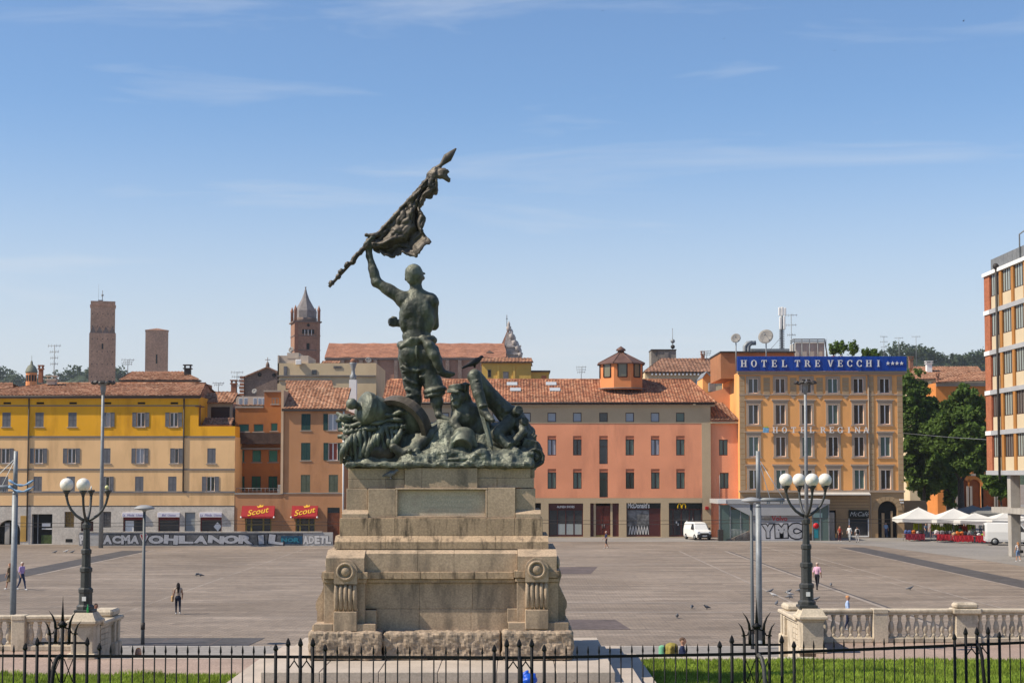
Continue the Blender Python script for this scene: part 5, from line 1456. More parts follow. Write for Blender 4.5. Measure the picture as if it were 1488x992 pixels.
# cathedral: long brick nave, campanile, ornate facade top
Yn = 430.0
X = lambda px: ax(px, Yn)
Z = lambda py: az(py, Yn)
ca = thing('cathedral', 'long brick cathedral nave with low ridged tile roof', 'church', (X(605), Yn, 0))
M_NAVE = pmat('pinkish_brick', (.36, .19, .13), .92, .1, scale=.12, fine=.1, fscale=2)
m = MB(); m.box(X(472), X(736), Yn, Yn + 28, 0, Z(521)); m.build('wall', M_NAVE, ca)
m = MB()
for p in (497, 524, 545, 575, 612, 650, 668, 700): m.box(X(p) - .5, X(p) + .5, Yn - .9, Yn - .01, 0, Z(523))
m.build_each('buttress', M_OBR, ca)
MB().box(X(471), X(737), Yn - .8, Yn, Z(523), Z(520.6)).build('cornice', M_OBR, ca)
m = MB(); roof_slope(m, (X(471), Yn - 1, Z(520.6)), (X(738), Yn - 1, Z(520.6)), (ax(477, Yn + 12), Yn + 12, az(499.5, Yn + 12)), (ax(732, Yn + 12), Yn + 12, az(499.5, Yn + 12)), wave=6.2, amp=.16, rows=1.6, row_step=.06); m.build('roof', tile_mat('nave_tile', (.30, .135, .085), (.36, .165, .10), (.42, .20, .125)), ca)
dmr = MB(); dmr.box(X(707), X(716), Yn + 3, Yn + 6, Z(520), Z(511.5)); dmr.prism([(X(705.5), Z(511.5)), (X(717.5), Z(511.5)), (X(711), Z(508))], Yn + 2.5, Yn + 6); dmr.build('dormer', M_OBR, ca)
MB().box(X(709), X(714), Yn + 2.9, Yn + 2.99, Z(519), Z(512.5)).build('dormer_opening', M_DARK, ca)
for p in (476, 535, 548, 688): MB().box(X(p), X(p + 2.5), Yn - .1, Yn - .01, Z(556), Z(545)).build('slit_window', M_DARK, ca)
Yt = 450.0
bt = thing('bell_tower', 'square brick bell tower with pointed lead-grey spire and corner pinnacles', 'tower', (ax(445, Yt), Yt, 0))
T = lambda px: ax(px, Yt)
TZ = lambda py: az(py, Yt)
M_TBR = pmat('tower_brick', (.33, .18, .115), .92, .12, scale=.3, fine=.15, fscale=2.5, bump=.3, bscale=5)
cx_, hw = T(445), (T(463.8) - T(426.3)) / 2
yc_ = Yt + hw
MB().box(cx_ - hw, cx_ + hw, Yt, Yt + 2 * hw, 0, TZ(467.5)).build('shaft', M_TBR, bt)
m = MB()
for q in (508.5, 487.5): m.box(cx_ - hw - .12, cx_ + hw + .12, Yt - .12, Yt + 2 * hw + .12, TZ(q) - .15, TZ(q) + .15)
m.box(cx_ - hw - .45, cx_ + hw + .45, Yt - .45, Yt + 2 * hw + .45, TZ(468.3), TZ(466.6)); m.build_each('string_course', M_OBR, bt)
for s in (-1, 1): MB().box(cx_ + s * hw - .5 - s * .5, cx_ + s * hw + .5 - s * .5, Yt - .15, Yt - .01, 0, TZ(468)).build_each('corner_strip', M_BRICK if s < 0 else M_TBR, bt)
for p in (439, 443.5, 448.7, 453.6):
    MB().box(T(p) - .32, T(p) + .32, Yt - .04, Yt - .005, TZ(485), TZ(478.5)).build('belfry_opening', M_DARK, bt)
m = MB()
for p in (441.3, 446.1, 451.2): m.tube([(T(p), Yt - .1, TZ(487)), (T(p), Yt - .1, TZ(479))], .09, 6)
m.build_each('belfry_column', M_WHITE, bt)
MB().lathe([(.42, 0), (.42, .05)], 16).build('round_opening', M_DARK, bt, M=Matrix.Translation((T(446.5), Yt - .06, TZ(472.3))) @ FACE)
MB().box(T(444), T(448.3), Yt - .05, Yt - .01, TZ(507.5), TZ(498.5)).build('belfry_opening', M_DARK, bt)
for p in (440, 450.5): MB().box(T(p), T(p + 3.6), Yt - .04, Yt - .005, TZ(507), TZ(499)).build('walled_up_opening', M_NAVE, bt)
MB().box(T(451), T(454), Yt - .05, Yt - .01, TZ(527), TZ(523)).build('slit_window', M_DARK, bt)
m = MB(); m.lathe([(hw * .92, 0), (hw * .92, 1.2)], 8, (cx_, yc_, TZ(466.8))); m.build('drum', M_OBR, bt)
m = MB(); zz = TZ(461.5)
m.lathe([(hw * .86, 0), (hw * .84, TZ(450) - zz), (hw * .52, TZ(440) - zz), (hw * .3, TZ(432.5) - zz), (hw * .13, TZ(424) - zz), (hw * .07, TZ(419) - zz), (.05, TZ(415.5) - zz)], 8, (cx_, yc_, zz), smooth=False); m.sphere((cx_, yc_, TZ(415.5)), .25, 8, 6); m.build('spire', pmat('lead_grey_spire', (.205, .18, .175), .6, .25, scale=.4, fine=.12, fscale=1.5), bt)
for sx, sy in ((-1, 0), (1, 0), (-1, 1), (1, 1)):
    c = (cx_ + sx * (hw - .3), Yt + .4 + sy * (2 * hw - .8), TZ(466.6))
    m = MB(); m.lathe([(.42, 0), (.42, 3.0), (.5, 3.1), (.5, 3.3), (.05, 4.6)], 6, c); m.build('pinnacle', M_BRICK, bt)
turn_to_viewer(bt, R(9))
Yf = 442.0
ff = thing('church_pediment', 'ornate white stone church gable top with finials and cross', 'church', (ax(742, Yf), Yf, 0))
M_MARB = pmat('grey_white_marble', (.50, .44, .40), .8, .25, scale=.8, fine=.2, fscale=3)
fx, fz = (lambda p: ax(p, Yf)), (lambda p: az(p, Yf))
m = MB(); m.prism([(fx(733), fz(560)), (fx(757), fz(560)), (fx(757), fz(515)), (fx(754), fz(508)), (fx(748), fz(498)), (fx(743), fz(487)), (fx(739), fz(480)), (fx(735.5), fz(486)), (fx(733), fz(500))], Yf, Yf + 3); m.build('gable', M_MARB, ff)
m = MB(); m.prism([(fx(728), fz(501)), (fx(737), fz(480)), (fx(739), fz(478)), (fx(734), fz(502))], Yf + .5, Yf + 6); m.build('gable_flank', M_NAVE, ff)
for p, q, r_ in ((739.3, 478, .75), (743.5, 489, .8), (747.5, 498, .75), (752, 507, .8), (756, 516, .8)):
    m = MB(); m.lathe([(r_ * .7, -.6), (r_ * .8, 0), (r_, .5), (r_ * .45, .9), (r_ * .6, 1.3), (r_ * .35, 1.8), (.06, 2.2)], 8, (fx(p), Yf - .2, fz(q))); m.build('finial', M_MARB, ff)
m = MB()
for q in (503, 514): m.box(fx(735), fx(757.5), Yf - .5, Yf - .01, fz(q) - .25, fz(q) + .25)
m.build('cornice', M_MARB, ff)
m = MB(); m.tube([(fx(736.5), Yf, fz(480)), (fx(736.5), Yf, fz(457.5))], .09, 5); m.tube([(fx(735.3), Yf, fz(463)), (fx(737.8), Yf, fz(463))], .09, 4); m.build('cross', M_GUTTER, ff)
# yellow house and grey tower behind the peach block
Yy = 228.0
yh = block('house', 'yellow house with pilasters and small roof behind the peach block', 700, 772, 600, 526.5, Yy, 9, M_YEL2, roofpy=521, rdepth=4)
m = MB()
for p in (724, 747): m.box(ax(p - 1.6, Yy), ax(p + 1.6, Yy), Yy - .15, Yy - .002, 0, az(528, Yy))
m.build_each('pilaster', M_YEL2, yh)
pane_at(yh, 708.5, 713.5, 537, 548, Yy, M_DARK, M_STRING); pane_at(yh, 731, 739, 540, 553, Yy, M_SHUT, M_STRING)
lw = MB(); lw.box(ax(772, Yy), ax(798, Yy), Yy + .3, Yy + 7, 0, az(539, Yy)); lw.build('wing', M_YEL2, yh)
MB().box(ax(772, Yy), ax(800, Yy), Yy - .1, Yy + 7, az(540.2, Yy), az(538, Yy)).build('wing_roof_edge', M_GUTTER, yh); pane_at(yh, 787, 794, 545.5, 549.8, Yy + .3, M_TERRA, M_TERRA)
antenna((ax(845, 215), 215, az(556, 215)), 2.2, 'comb-shaped antenna above the peach ridge', 3)
Yq = 236.0
gt_ = thing('stair_tower', 'square grey concrete stair tower with aerial and round dishes', 'tower', (ax(965, Yq), Yq, 0))
MB().box(ax(956, Yq), ax(983.5, Yq), Yq, Yq + 4, 0, az(508.5, Yq)).box(ax(947.5, Yq), ax(956, Yq), Yq + .3, Yq + 4, 0, az(508.8, Yq)).build('wall', pmat('streaked_concrete', (.27, .245, .21), .9, .25, scale=.5, fine=.15, stain=(.13, .115, .10), stain_amt=.7, stain_scale=(.8, .8, .2)), gt_)
MB().box(ax(947, Yq), ax(984, Yq), Yq - .15, Yq + 4.2, az(508.8, Yq), az(507.4, Yq)).build('roof_slab', M_GUTTER, gt_); pane_at(gt_, 966.5, 973, 511.5, 521, Yq, M_STRING, M_STRING)
m = MB(); m.tube([(ax(979.5, Yq), Yq + 1, az(508, Yq)), (ax(979.5, Yq), Yq + 1, az(476, Yq))], .05, 5); m.lathe([(.35, 0), (.35, .1)], 12, (0, 0, 0)); m.build('aerial', M_STEEL, gt_)
for q, c in ((495, M_STEEL), (503, M_GUTTER)): MB().lathe([(.33, 0), (.3, .25)], 14).build('round_dish', c, gt_, M=Matrix.Translation((ax(979.5, Yq), Yq + .8, az(q, Yq))) @ FACE)
Yz = 224.0
th = block('house', 'large tile-roofed house with bracketed eaves and brown shutters', 938, 1056, 600, 541, Yz, 14, M_CRM2, roofpy=521.5, roofmat=M_TILE_OLD, rdepth=8, hip=24)
m = MB()
for k in range(15): m.box(ax(947 + k * 5.6, Yz), ax(949.5 + k * 5.6, Yz), Yz - .38, Yz - .01, az(545, Yz), az(542.4, Yz))
m.build_each('eaves_bracket', M_WHITE, th)
for a, b, mm in ((951, 957, M_TERRA), (961, 971, M_TERRA), (975, 982, M_GLASS_SKY), (986, 1007, M_TERRA), (1011, 1019, M_GLASS_SKY)): pane_at(th, a, b, 551.5, 560.5, Yz, mm, mm if mm is M_TERRA else M_SILL)
chimney(ax(1022.5, Yz + 7), Yz + 7, az(524, Yz + 7), .9, .5, M_BRICK, 'dark brick chimney pot on the hipped tile roof')
antenna((ax(1028, Yz + 6), Yz + 6, az(522, Yz)), 1.7, 'small comb antenna beside the dark brick chimney', 3)
gv = thing('gabled_dormer_house', 'narrow yellow gabled house wedged beside the hotel side wall', 'building', (ax(1035, 205), 205, 0))
m = MB(); m.prism([(ax(1022, 205), 0), (ax(1040, 205), 0), (ax(1040, 205), az(555, 205)), (ax(1027.5, 205), az(541, 205)), (ax(1022, 205), az(549, 205))], 205, 211); m.build('wall', M_HOT, gv)
m = MB(); m.prism([(ax(1021.5, 205), az(549.5, 205)), (ax(1027.3, 205), az(541.3, 205)), (ax(1041, 205), az(555.5, 205)), (ax(1041, 205), az(553, 205)), (ax(1027.5, 205), az(539.5, 205)), (ax(1021.5, 205), az(548, 205))], 204.6, 211); m.build('roof_edge', M_STEEL, gv)
MB().box(ax(1031, 204), ax(1041, 204), 204, 204.8, az(569, 204), az(556, 204), bev=.05).build('air_conditioner', M_STEEL, gv)
sw = MB(); sw.prism([(ax(1021, 196), 0), (ax(1052, 196), 0), (ax(1073, 196), 0), (ax(1073, 196), az(559, 196)), (ax(1043, 196), az(567, 196)), (ax(1021, 196), az(573, 196))], 196, 203)
tag(sw.build('firewall', pmat('pale_peach_wall', (.78, .36, .19), .9, .05)), 'tall pale peach firewall sloping up to the hotel', 'wall')
# slender brick towers and a dome far away
def brick_tower(label, p0, p1, q, Y, roof_flat):
    o = thing('medieval_tower', label, 'tower', (ax((p0 + p1) / 2, Y), Y, 0), 'medieval towers on the skyline')
    w = ax(p1, Y) - ax(p0, Y)
    m = MB(); x0, x1 = ax(p0, Y), ax(p1, Y); zt = az(q, Y)
    M_MT = pmat('medieval_brick', (.52, .30, .19), .92, .12, scale=.2, fine=.15, fscale=1.6, bump=.3, bscale=3)
    if roof_flat:
        zb = az(484, Y)
        m.box(x0 + .2, x1 - .2, Y + .2, Y + w - .2, zb - .5, zt); m.box(x0 - .15, x1 + .15, Y - .15, Y + w + .15, 0, zb)
        m.box(x0 - .05, x1 + .05, Y - .05, Y + w + .05, zt - 1.8, zt - 1.4); m.build('shaft', M_MT, o)
        g = MB()
        for k in range(4):
            c = x0 + w * (k + .5) / 4; g.prism([(c - w / 8, zb), (c + w / 8, zb), (c, zb + 2.6)], Y - .05, Y + .25)
        g.build_each('arched_offset', M_OBR, o)
        s = MB(); s.box((x0 + x1) / 2 - .3, (x0 + x1) / 2 + .3, Y - .2, Y - .16, az(507, Y), az(499, Y)); s.build('slit_window', M_DARK, o)
        h = MB()
        for zz in np.arange(az(548, Y), zt - 4, 4.6):
            for k in range(5): h.box(x0 + w * (k + .5) / 5 - .16, x0 + w * (k + .5) / 5 + .16, Y - .19 if zz < zb - 1 else Y + .14, Y + .19, zz, zz + .32)
        h.build_each('putlog_hole', M_DARK, o)
        a = MB(); xm = ax(145, Y); a.tube([(xm, Y + 2, zt), (xm, Y + 2, az(421, Y))], .14, 5); a.sphere((xm, Y + 2, az(428, Y)), .45, 8, 6); a.box(ax(139, Y), xm + .3, Y + 1, Y + 3, zt, zt + .5); a.tube([(ax(139.5, Y), Y + 2, zt), (ax(139.5, Y), Y + 2, az(412, Y))], .04, 4); a.build('rooftop_aerial', M_STEEL, o)
    else:
        m.box(x0, x1, Y, Y + w, 0, zt); m.build('shaft', M_MT, o)
        r = MB(); r.add([(x0 - .2, Y - .2, zt), (x1 + .2, Y - .2, zt), (x1 + .2, Y + w + .2, zt), (x0 - .2, Y + w + .2, zt), ((x0 + x1) / 2, Y + w / 2, zt + 1.3)], [(0, 1, 4), (1, 2, 4), (2, 3, 4), (3, 0, 4)]); r.build('roof', M_TILE_OLD, o)
        MB().box((x0 + x1) / 2 - .35, (x0 + x1) / 2 + .35, Y - .06, Y - .02, az(528, Y), az(515, Y)).build('slit_window', M_DARK, o)
    turn_to_viewer(o)
brick_tower('taller brick tower with arched offset and rooftop aerial', 127.8, 164.3, 437.3, 575, True)
brick_tower('shorter brick tower with low tiled cap', 209, 241.7, 479.5, 700, False)
Yd = 330.0
do = thing('church_dome', 'small orange church lantern with green dome behind the yellow roof', 'church', (ax(43, Yd), Yd, 0))
dx = ax(43.2, Yd)
m = MB(); m.lathe([(1.15, 0), (1.15, az(541.5, Yd))], 12, (dx, Yd, 0), smooth=False); m.build('drum', M_ORG, do)
for k in range(5):
    a = -math.pi / 2 + (k - 2) * .52
    MB().box(-.2, .2, -.03, .03, 0, 1.3).build('lantern_window', M_DARK, do, M=Matrix.Translation((dx + 1.13 * math.cos(a), Yd + 1.13 * math.sin(a), az(554, Yd))) @ Matrix.Rotation(a + math.pi / 2, 4, 'Z'))
m = MB(); m.lathe([(1.3, 0), (1.28, .2), (1.1, .8), (.75, 1.4), (.3, 1.75), (.22, 2.3), (.05, 2.6)], 14, (dx, Yd, az(541.5, Yd))); m.tube([(dx, Yd, az(527, Yd)), (dx, Yd, az(516.5, Yd))], .04, 4); m.build('dome', pmat('verdigris_lead', (.16, .165, .12), .7, .2), do)
chimney(ax(57, 180), 180, az(556, 180), 1.5, .45, M_BRICK, 'slim brick chimney beside the small dome')
chimney(ax(73, 176), 176, az(559, 176), .5, .9, M_WHT2, 'squat pale chimney on the yellow block ridge')
chimney(ax(271, 182), 182, az(545, 182), .7, .7, M_GUTTER, 'dark twin chimney pots on the raised rear roof')
antenna((ax(76, 178), 178, az(556, 178)), az(501, 178) - az(556, 178), 'tall yagi antenna above the yellow block', 4)
antenna((ax(183.5, 184), 184, az(543, 184)), az(522, 184) - az(543, 184), 'short antenna over the raised rear roof', 3)
antenna((ax(343, 190), 190, az(580, 190)), az(540, 190) - az(580, 190), 'antenna between the slate ridge and the brick gable', 4)
antenna((ax(316, 195), 195, az(572, 195)), az(556, 195) - az(572, 195), 'low wide antenna over the slate-blue ridge', 2)
block('house', 'tiled roof corner of a house beyond the yellow block', -40, 16, 600, 568, 190, 8, M_YEL2, roofpy=557, rdepth=5)
# right of the hotel: roofs and arcaded palace under the trees
Ya = 246.0
pa = thing('arcaded_palace', 'orange palace with grey round arches behind the plane trees', 'building', (ax(1410, Ya), Ya, 0))
xa, xb = ax(1362, Ya), ax(1482, Ya)
zc = az(690, Ya)
arcs = [(1386, 7.0), (1400, 7.0), (1416, 7.4), (1437, 7.4), (1456, 7.4)]
hl = [(ax(p, Ya) - .95, ax(p, Ya) + .95, 0, az(696, Ya)) for p, _ in arcs]
m = MB(); wall_holes(m, xa, xb, 0, az(556, Ya), Ya, hl, .8); shell(m, xa, xb, Ya, 10, 0, az(556, Ya))
for p, _ in arcs: arch_fill(m, ax(p, Ya), 1.9, az(696, Ya) - .95, Ya, .8)
m.build('wall', pmat('deep_orange_plaster', (.62, .22, .05), .9, .1, fine=.06), pa)
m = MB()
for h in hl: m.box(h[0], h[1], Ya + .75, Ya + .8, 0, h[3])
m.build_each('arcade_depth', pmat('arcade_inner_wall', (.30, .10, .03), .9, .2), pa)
m = MB()
for i, (p, _) in enumerate(arcs):
    for s in (-1, 1): m.box(ax(p, Ya) + s * 1.12 - .17, ax(p, Ya) + s * 1.12 + .17, Ya - .15, Ya - .01, 0, az(706, Ya))
m.box(xa, xb, Ya - .2, Ya - .01, az(691, Ya), az(688, Ya)); m.box(xa, xb, Ya - .4, Ya - .01, az(561, Ya), az(556, Ya)); m.build_each('pilaster', M_SILL, pa)
for k in range(5): pane_at(pa, 1372 + k * 22, 1382 + k * 22, 590, 612, Ya, M_GLASS, M_SILL); pane_at(pa, 1372 + k * 22, 1382 + k * 22, 640, 664, Ya, M_GLASS, M_SILL)
m = MB(); roof_slope(m, (xa - 1, Ya - 1, az(557, Ya)), (xb + 1, Ya - 1, az(552, Ya)), (ax(1412, Ya + 9), Ya + 9, az(541, Ya + 9)), (xb + 1, Ya + 9, az(539, Ya + 9)), wave=.6); m.build('roof', M_TILE, pa)
bk = block('house', 'house with broad tile roof and white chimney beyond the palace', 1322, 1432, 600, 551, 290, 14, M_CRM2, roofpy=533, roofmat=M_TILE, rdepth=9, hip=8)
chimney(ax(1352, 295), 295, az(541, 295), 1.6, 1.0, M_WHITE, 'white chimney leaning on the broad tile roof')
chimney(ax(1364.5, 285), 285, az(557, 285), 1.3, .5, M_BRICK, 'brick chimney in front of the broad tile roof')
chimney(ax(1326, 285), 285, az(535, 285), 1.6, .7, M_BRICK, 'brick chimney cluster beside the end of the blue sign')
for p, q, hh in ((1287, 516, 4.0), (1309, 518, 3.6), (1334, 516, 3.2)): antenna((ax(p, 280), 280, az(535, 280)), az(q - 28, 280) - az(535, 280), {1287: 'antenna with ball over the blue sign end', 1309: 'thin whip antenna against the hill', 1334: 'thin forked antenna against the hill crest'}[p], 3 if p == 1287 else 1)
lwall = MB().box(ax(1313.5, 200), ax(1345, 200), 200, 200.6, 0, az(727, 200)).prism([(ax(1345, 200), 0), (ax(1347, 200), 0), (ax(1347, 200), az(735, 200)), (ax(1345, 200), az(727, 200))], 200, 200.6)
tag(lwall.build('garden_wall', M_RUSTIC), 'tan garden wall under the trees beside the hotel', 'wall')

# ================================================================== concrete office block on pilotis
mo = thing('modern_office_building', 'modern brick and cream panel office block raised on concrete columns', 'building', (52, 140, 0))
XF = 45.0                                             # facade plane, looking towards -x
y_far, y_near = XF * FPX / (1432.5 - 744), 104.0
def fy(px): return XF * FPX / (px - 744.0)            # depth along the facade from a pixel column
zl = [az(688, y_far) , az(631, y_far), az(573, y_far), az(516, y_far), az(457.5, y_far), az(403.5, y_far)]
M_CBRK = pmat('orange_brick', (.40, .135, .065), .9, .12, scale=.8, fine=.15, fscale=5)
M_PANEL = pmat('cream_panel', (.56, .45, .30), .8, .05, fine=.03, bump=0)
M_OCHF = pmat('ochre_pier_paint', (.38, .165, .04), .8, .1, bump=0)
M_BAND = pmat('grey_concrete_band', (.36, .36, .37), .85, .08)
MB().box(XF + .25, XF + 24, y_near, y_far, zl[0], zl[5] - .1).build('core', M_CBRK, mo)
MB().box(XF + .05, XF + .249, fy(1440.5), y_far - .001, zl[0] + .3, zl[5]).build('brick_end_pier', M_CBRK, mo)
bay = fy(1440.5) - fy(1457.2)
y0 = fy(1440.5)
nb = 11
pier = MB().box(XF - .02, XF + .249, -.34, .34, zl[0] + .3, zl[5]).mesh('ochre_pier', M_OCHF)
for k in range(1, nb): inst('ochre_pier', pier, mo, (0, y0 - k * bay, 0))
hF = zl[1] - zl[0]
for f in range(5):
    z = zl[f] + .3; hh = zl[f + 1] - zl[f] - .3
    MB().box(XF - .06, XF + .25, y_near, fy(1440.5) - .001, zl[f] - .12, zl[f] + .3).build('floor_band', M_BAND, mo)
    MB().box(XF - .05, XF + .25, fy(1440.5), y_far + .02, zl[f] - .1, zl[f] + .3).build('white_band_end', M_WHITE if f else M_BAND, mo)
    pan = MB().box(XF + .1, XF + .2, -bay / 2 + .35, bay / 2 - .35, 0, hh * .36).mesh('spandrel_panel', M_PANEL)
    fm = MB(); gl = MB()
    fr_h0, fr_h1 = hh * .36, hh
    for t in (-.5, -.25, 0, .25, .5):
        yy = t * (bay - .8); fm.box(XF + .12, XF + .2, yy - .04, yy + .04, fr_h0, fr_h1)
    fm.box(XF + .11, XF + .21, -(bay - .7) / 2, (bay - .7) / 2, fr_h0, fr_h0 + .08); fmm = fm.mesh('window', M_BROWNF)
    gmm = [MB().box(XF + .17, XF + .19, -(bay - .7) / 2, (bay - .7) / 2, fr_h0 + .08, fr_h1).mesh('pane', g_) for g_ in (glass_mat('curtained_glass', (.30, .33, .30), .15), glass_mat('half_dark_glass', (.13, .12, .11), .12))]
    for k in range(nb - 1):
        yc = y0 - (k + .5) * bay
        inst('spandrel_panel', pan, mo, (0, yc, z))
        wv = inst('window', fmm, mo, (0, yc, z)); inst('pane', gmm[0 if f >= 2 else (1 if (k + f) % 2 else 0)], wv, (0, yc, z))
MB().box(XF - .12, XF + 24, y_near - .2, y_far + .1, zl[5] + .001, zl[5] + .34).build('roof_fascia', M_WHITE, mo)
rl = MB()
for k in range(28): rl.box(XF + .5, XF + .56, y_far - .8 - k * 1.3, y_far - 2.05 - k * 1.3, zl[5] + .345, zl[5] + 1.6)
rl.build_each('roof_screen', pmat('grey_louvre_screen', (.17, .175, .18), .6, .2, scale=3, bump=0), mo)
MB().tube([(XF - .12, fy(1453.5), 7.0), (XF - .12, fy(1453.5), zl[5] + .6)], .13, 8).sphere((XF - .15, fy(1453.5), zl[5] + .5), .3, 8, 6).build('drainpipe', M_GUTTER, mo)
MB().tube([(XF + .4, fy(1480), zl[5] + .5), (XF + .4, fy(1480), zl[5] + 2.7), (XF + .4, fy(1480) - 4, zl[5] + 3.0)], .07, 6).build('lamp_bracket', M_STEEL, mo)
MB().box(XF + .1, XF + 20, y_near, y_far - 1.0, az(745, 146), az(737, 146)).build('mezzanine_slab', M_CONC, mo)
for k, yy in enumerate((144.5, 137.5, 130.5, 123.5)):
    for xx in (XF + .6, XF + 7.5):
        m = MB(); m.box(xx - .35, xx + .55, yy - .45, yy + .45, 0, zl[0] - .12, bev=.04); m.build('concrete_column', M_CONC, mo)
MB().box(XF + 12, XF + 12.3, y_near, y_far - 2, 0, zl[0] - .12).build('rear_wall', pmat('dark_rear_wall', (.12, .10, .09), .9, .2), mo)  # rear wall in one dark brown-grey base colour
# ================================================================== monument pedestal
YC = 41.6
M_GRAN = pmat('weathered_granite', (0.46, 0.345, 0.24), .85, .13, scale=.9, fine=.14, fscale=22, bump=.25, bscale=45, stain=(.13, .105, .08), stain_amt=.75, stain_scale=(2.2, 2.2, .5))
M_GRAN_D = pmat('stained_granite', (0.44, 0.32, 0.21), .88, .15, scale=1.2, fine=.16, fscale=20, bump=.25, bscale=45, stain=(.055, .042, .03), stain_amt=.9, stain_scale=(5.0, 2.0, .9))
M_ROUGH = pmat('rough_granite', (0.39, 0.30, 0.22), .95, .18, scale=1.5, fine=.2, fscale=12, bump=.6, bscale=18)
M_PLAQ = pmat('pale_marble_plaque', (0.56, 0.48, 0.36), .7, .1, scale=1.5, fine=.14, fscale=25, stain=(.36, .27, .21), stain_amt=.6, stain_scale=(1.5, 1, 2.5))
ped = thing('stone_pedestal', 'stepped granite monument pedestal with scroll corners and worn plaque', 'pedestal', (AX, YC, TER))
def blk(p0, p1, q0, q1, Yf, Yb=None, mat=None, bev=.009, name='stone_block'):
    Yb = Yb or (2 * YC - Yf)
    g = .0015
    return MB().box(ax(p0, Yf) + g, ax(p1, Yf) - g, Yf, Yb, az(q1, Yf) + g, az(q0, Yf) - g, bev=bev).build(name, mat or M_GRAN, ped)
def row(ps, q0, q1, Yf, mat=None, Yb=None, **k):
    for a, b in zip(ps[:-1], ps[1:]): blk(a, b, q0, q1, Yf, Yb, mat, **k)
def slope_row(ps, q0, q1, Yf, Yt, qb, mat=None):
    """course whose top is cut to a weathering slope: front face q1..qb, slope up from q1 at Yf to q0 at Yt"""
    for a, b in zip(ps[:-1], ps[1:]):
        x0, x1 = ax(a, Yf) + .004, ax(b, Yf) - .004
        z0, zf, zt = az(qb, Yf) + .004, az(q1, Yf), az(q0, Yt)
        y1 = 2 * YC - Yf; yt2 = 2 * YC - Yt
        MB().prism_x([(Yf, z0), (y1, z0), (y1, zf), (yt2, zt), (Yt, zt), (Yf, zf)], x0, x1).build('stone_block', mat or M_GRAN, ped)
# platform and steps (their stones butt on the axis of the monument)
for (hw, y0, z0, z1, n) in ((5.25, 35.0, TER + .02, 2.36, 7), (4.75, 36.1, 2.36, 2.60, 6), (4.12, 37.06, 2.60, 2.845, 6)):
    for k in range(n):
        a, b = AX + .08 - hw + 2 * hw * k / n, AX + .08 - hw + 2 * hw * (k + 1) / n
        MB().box(a + .004, b - .004, y0, 44.7 + (5.25 - hw) * -.3 + .5, z0 + .002, z1, bev=.015).build('step_slab', M_STONE_PALE, ped)
ZP = 2.845
# rough-hewn base stones
def rough(p0, p1, q0, Yf, depth):
    x0, x1 = ax(p0, Yf), ax(p1, Yf); z1 = az(q0, Yf)
    c = ((x0 + x1) / 2, Yf + depth / 2, (ZP + z1) / 2)
    me = sdf_mesh('rough_base_stone', [rbox(c, ((x1 - x0) / 2 - .03, depth / 2 - .03, (z1 - ZP) / 2 - .015), rnd=.03)], M_ROUGH, res=.045, k=.02, noise_amp=.04, noise_scale=5.0, smooth=False)
    return inst('rough_base_stone', me, ped)
rough(447, 557, 917, 39.2, 4.8); rough(556, 729, 917.5, 39.32, 4.5); rough(728, 834, 916, 39.2, 4.8)
# lower stage: recessed wall between scroll consoles
row((548, 610, 685, 738), 884, 917, 39.92); row((530, 610, 687, 752), 846, 884, 39.92)
row((457, 485, 547), 906, 917.5, 39.42, Yb=40.2); row((738, 765, 826), 904, 916.5, 39.42, Yb=40.2)
row((530, 548), 886, 906, 39.75, Yb=40.5); row((737, 752), 884, 905, 39.75, Yb=40.5)
blk(472, 531, 846, 906, 39.62, 43.6); blk(751, 811, 845, 905, 39.62, 43.6)
# moulded cornice
row((470, 487, 519, 535), 831, 841, 39.45, M_GRAN_D, Yb=43.7); row((747, 763, 796, 813), 829, 839, 39.45, M_GRAN_D, Yb=43.7)
row((535, 585, 612, 640, 690, 747), 830.5, 841, 39.72, M_GRAN_D); row((470, 533), 841, 846.5, 39.54, Yb=43.6); row((749, 812), 839.5, 845, 39.54, Yb=43.6); row((533, 640, 749), 841, 846, 39.82)
# attic course with sloped tops
slope_row((474, 530), 798.5, 810.5, 39.5, 39.95, 831); slope_row((752, 809), 797.5, 808, 39.5, 39.95, 829)
slope_row((530, 607, 660, 752), 798, 804, 39.8, 40.0, 830.5, M_GRAN)
slope_row((486.5, 560, 641, 720, 797), 778, 787, 39.97, 40.2, 797.5, M_GRAN_D)
row((494, 535, 574, 708, 748, 788.5), 752.5, 778, 40.2, M_GRAN_D)
# die with its plaque
for a, b, pa_, pb_ in ((503.5, 535, 497, 535), (749, 778, 749, 786)):
    blk(a, b, 709.5, 741, 40.42); slope_row((pa_, pb_), 740.5, 746.5, 40.26, 40.42, 752.5)
blk(535, 574.5, 709.5, 752.5, 40.3); blk(709, 749, 708, 752.5, 40.3)
blk(574.5, 709, 709, 752.5, 40.5)
for a, b, c, d in ((574.5, 709, 708.5, 711.5), (574.5, 709, 749.5, 752.3), (574.5, 578, 711.6, 749.4), (705.5, 709, 711.6, 749.4)): blk(a, b, c, d, 40.3, 40.52, bev=.01)
pq = blk(578.2, 705.3, 711.8, 749.2, 40.44, 40.55, M_PLAQ, bev=.005, name='inscribed_plaque')
ins = MB(); random.seed(11)
for j in range(4):
    p = 610 + 6 * abs(j - 1.5)
    while p < 690 - 6 * abs(j - 1.5):
        w = random.uniform(.8, 2.2)
        if random.random() > .2: ins.box(ax(p, 40.44), ax(p + w * .55, 40.44), 40.437, 40.4405, az(720.5 + j * 7.3 + 3.4, 40.44), az(720.5 + j * 7.3, 40.44))
        p += w + .5
ins.build('worn_inscription', pmat('worn_letter_stone', (.40, .365, .29), .8, .1, bump=0), pq)
row((506, 588), 680, 696, 40.46); blk(561, 588, 696, 709, 40.44); row((506, 561), 696, 709.5, 40.46)
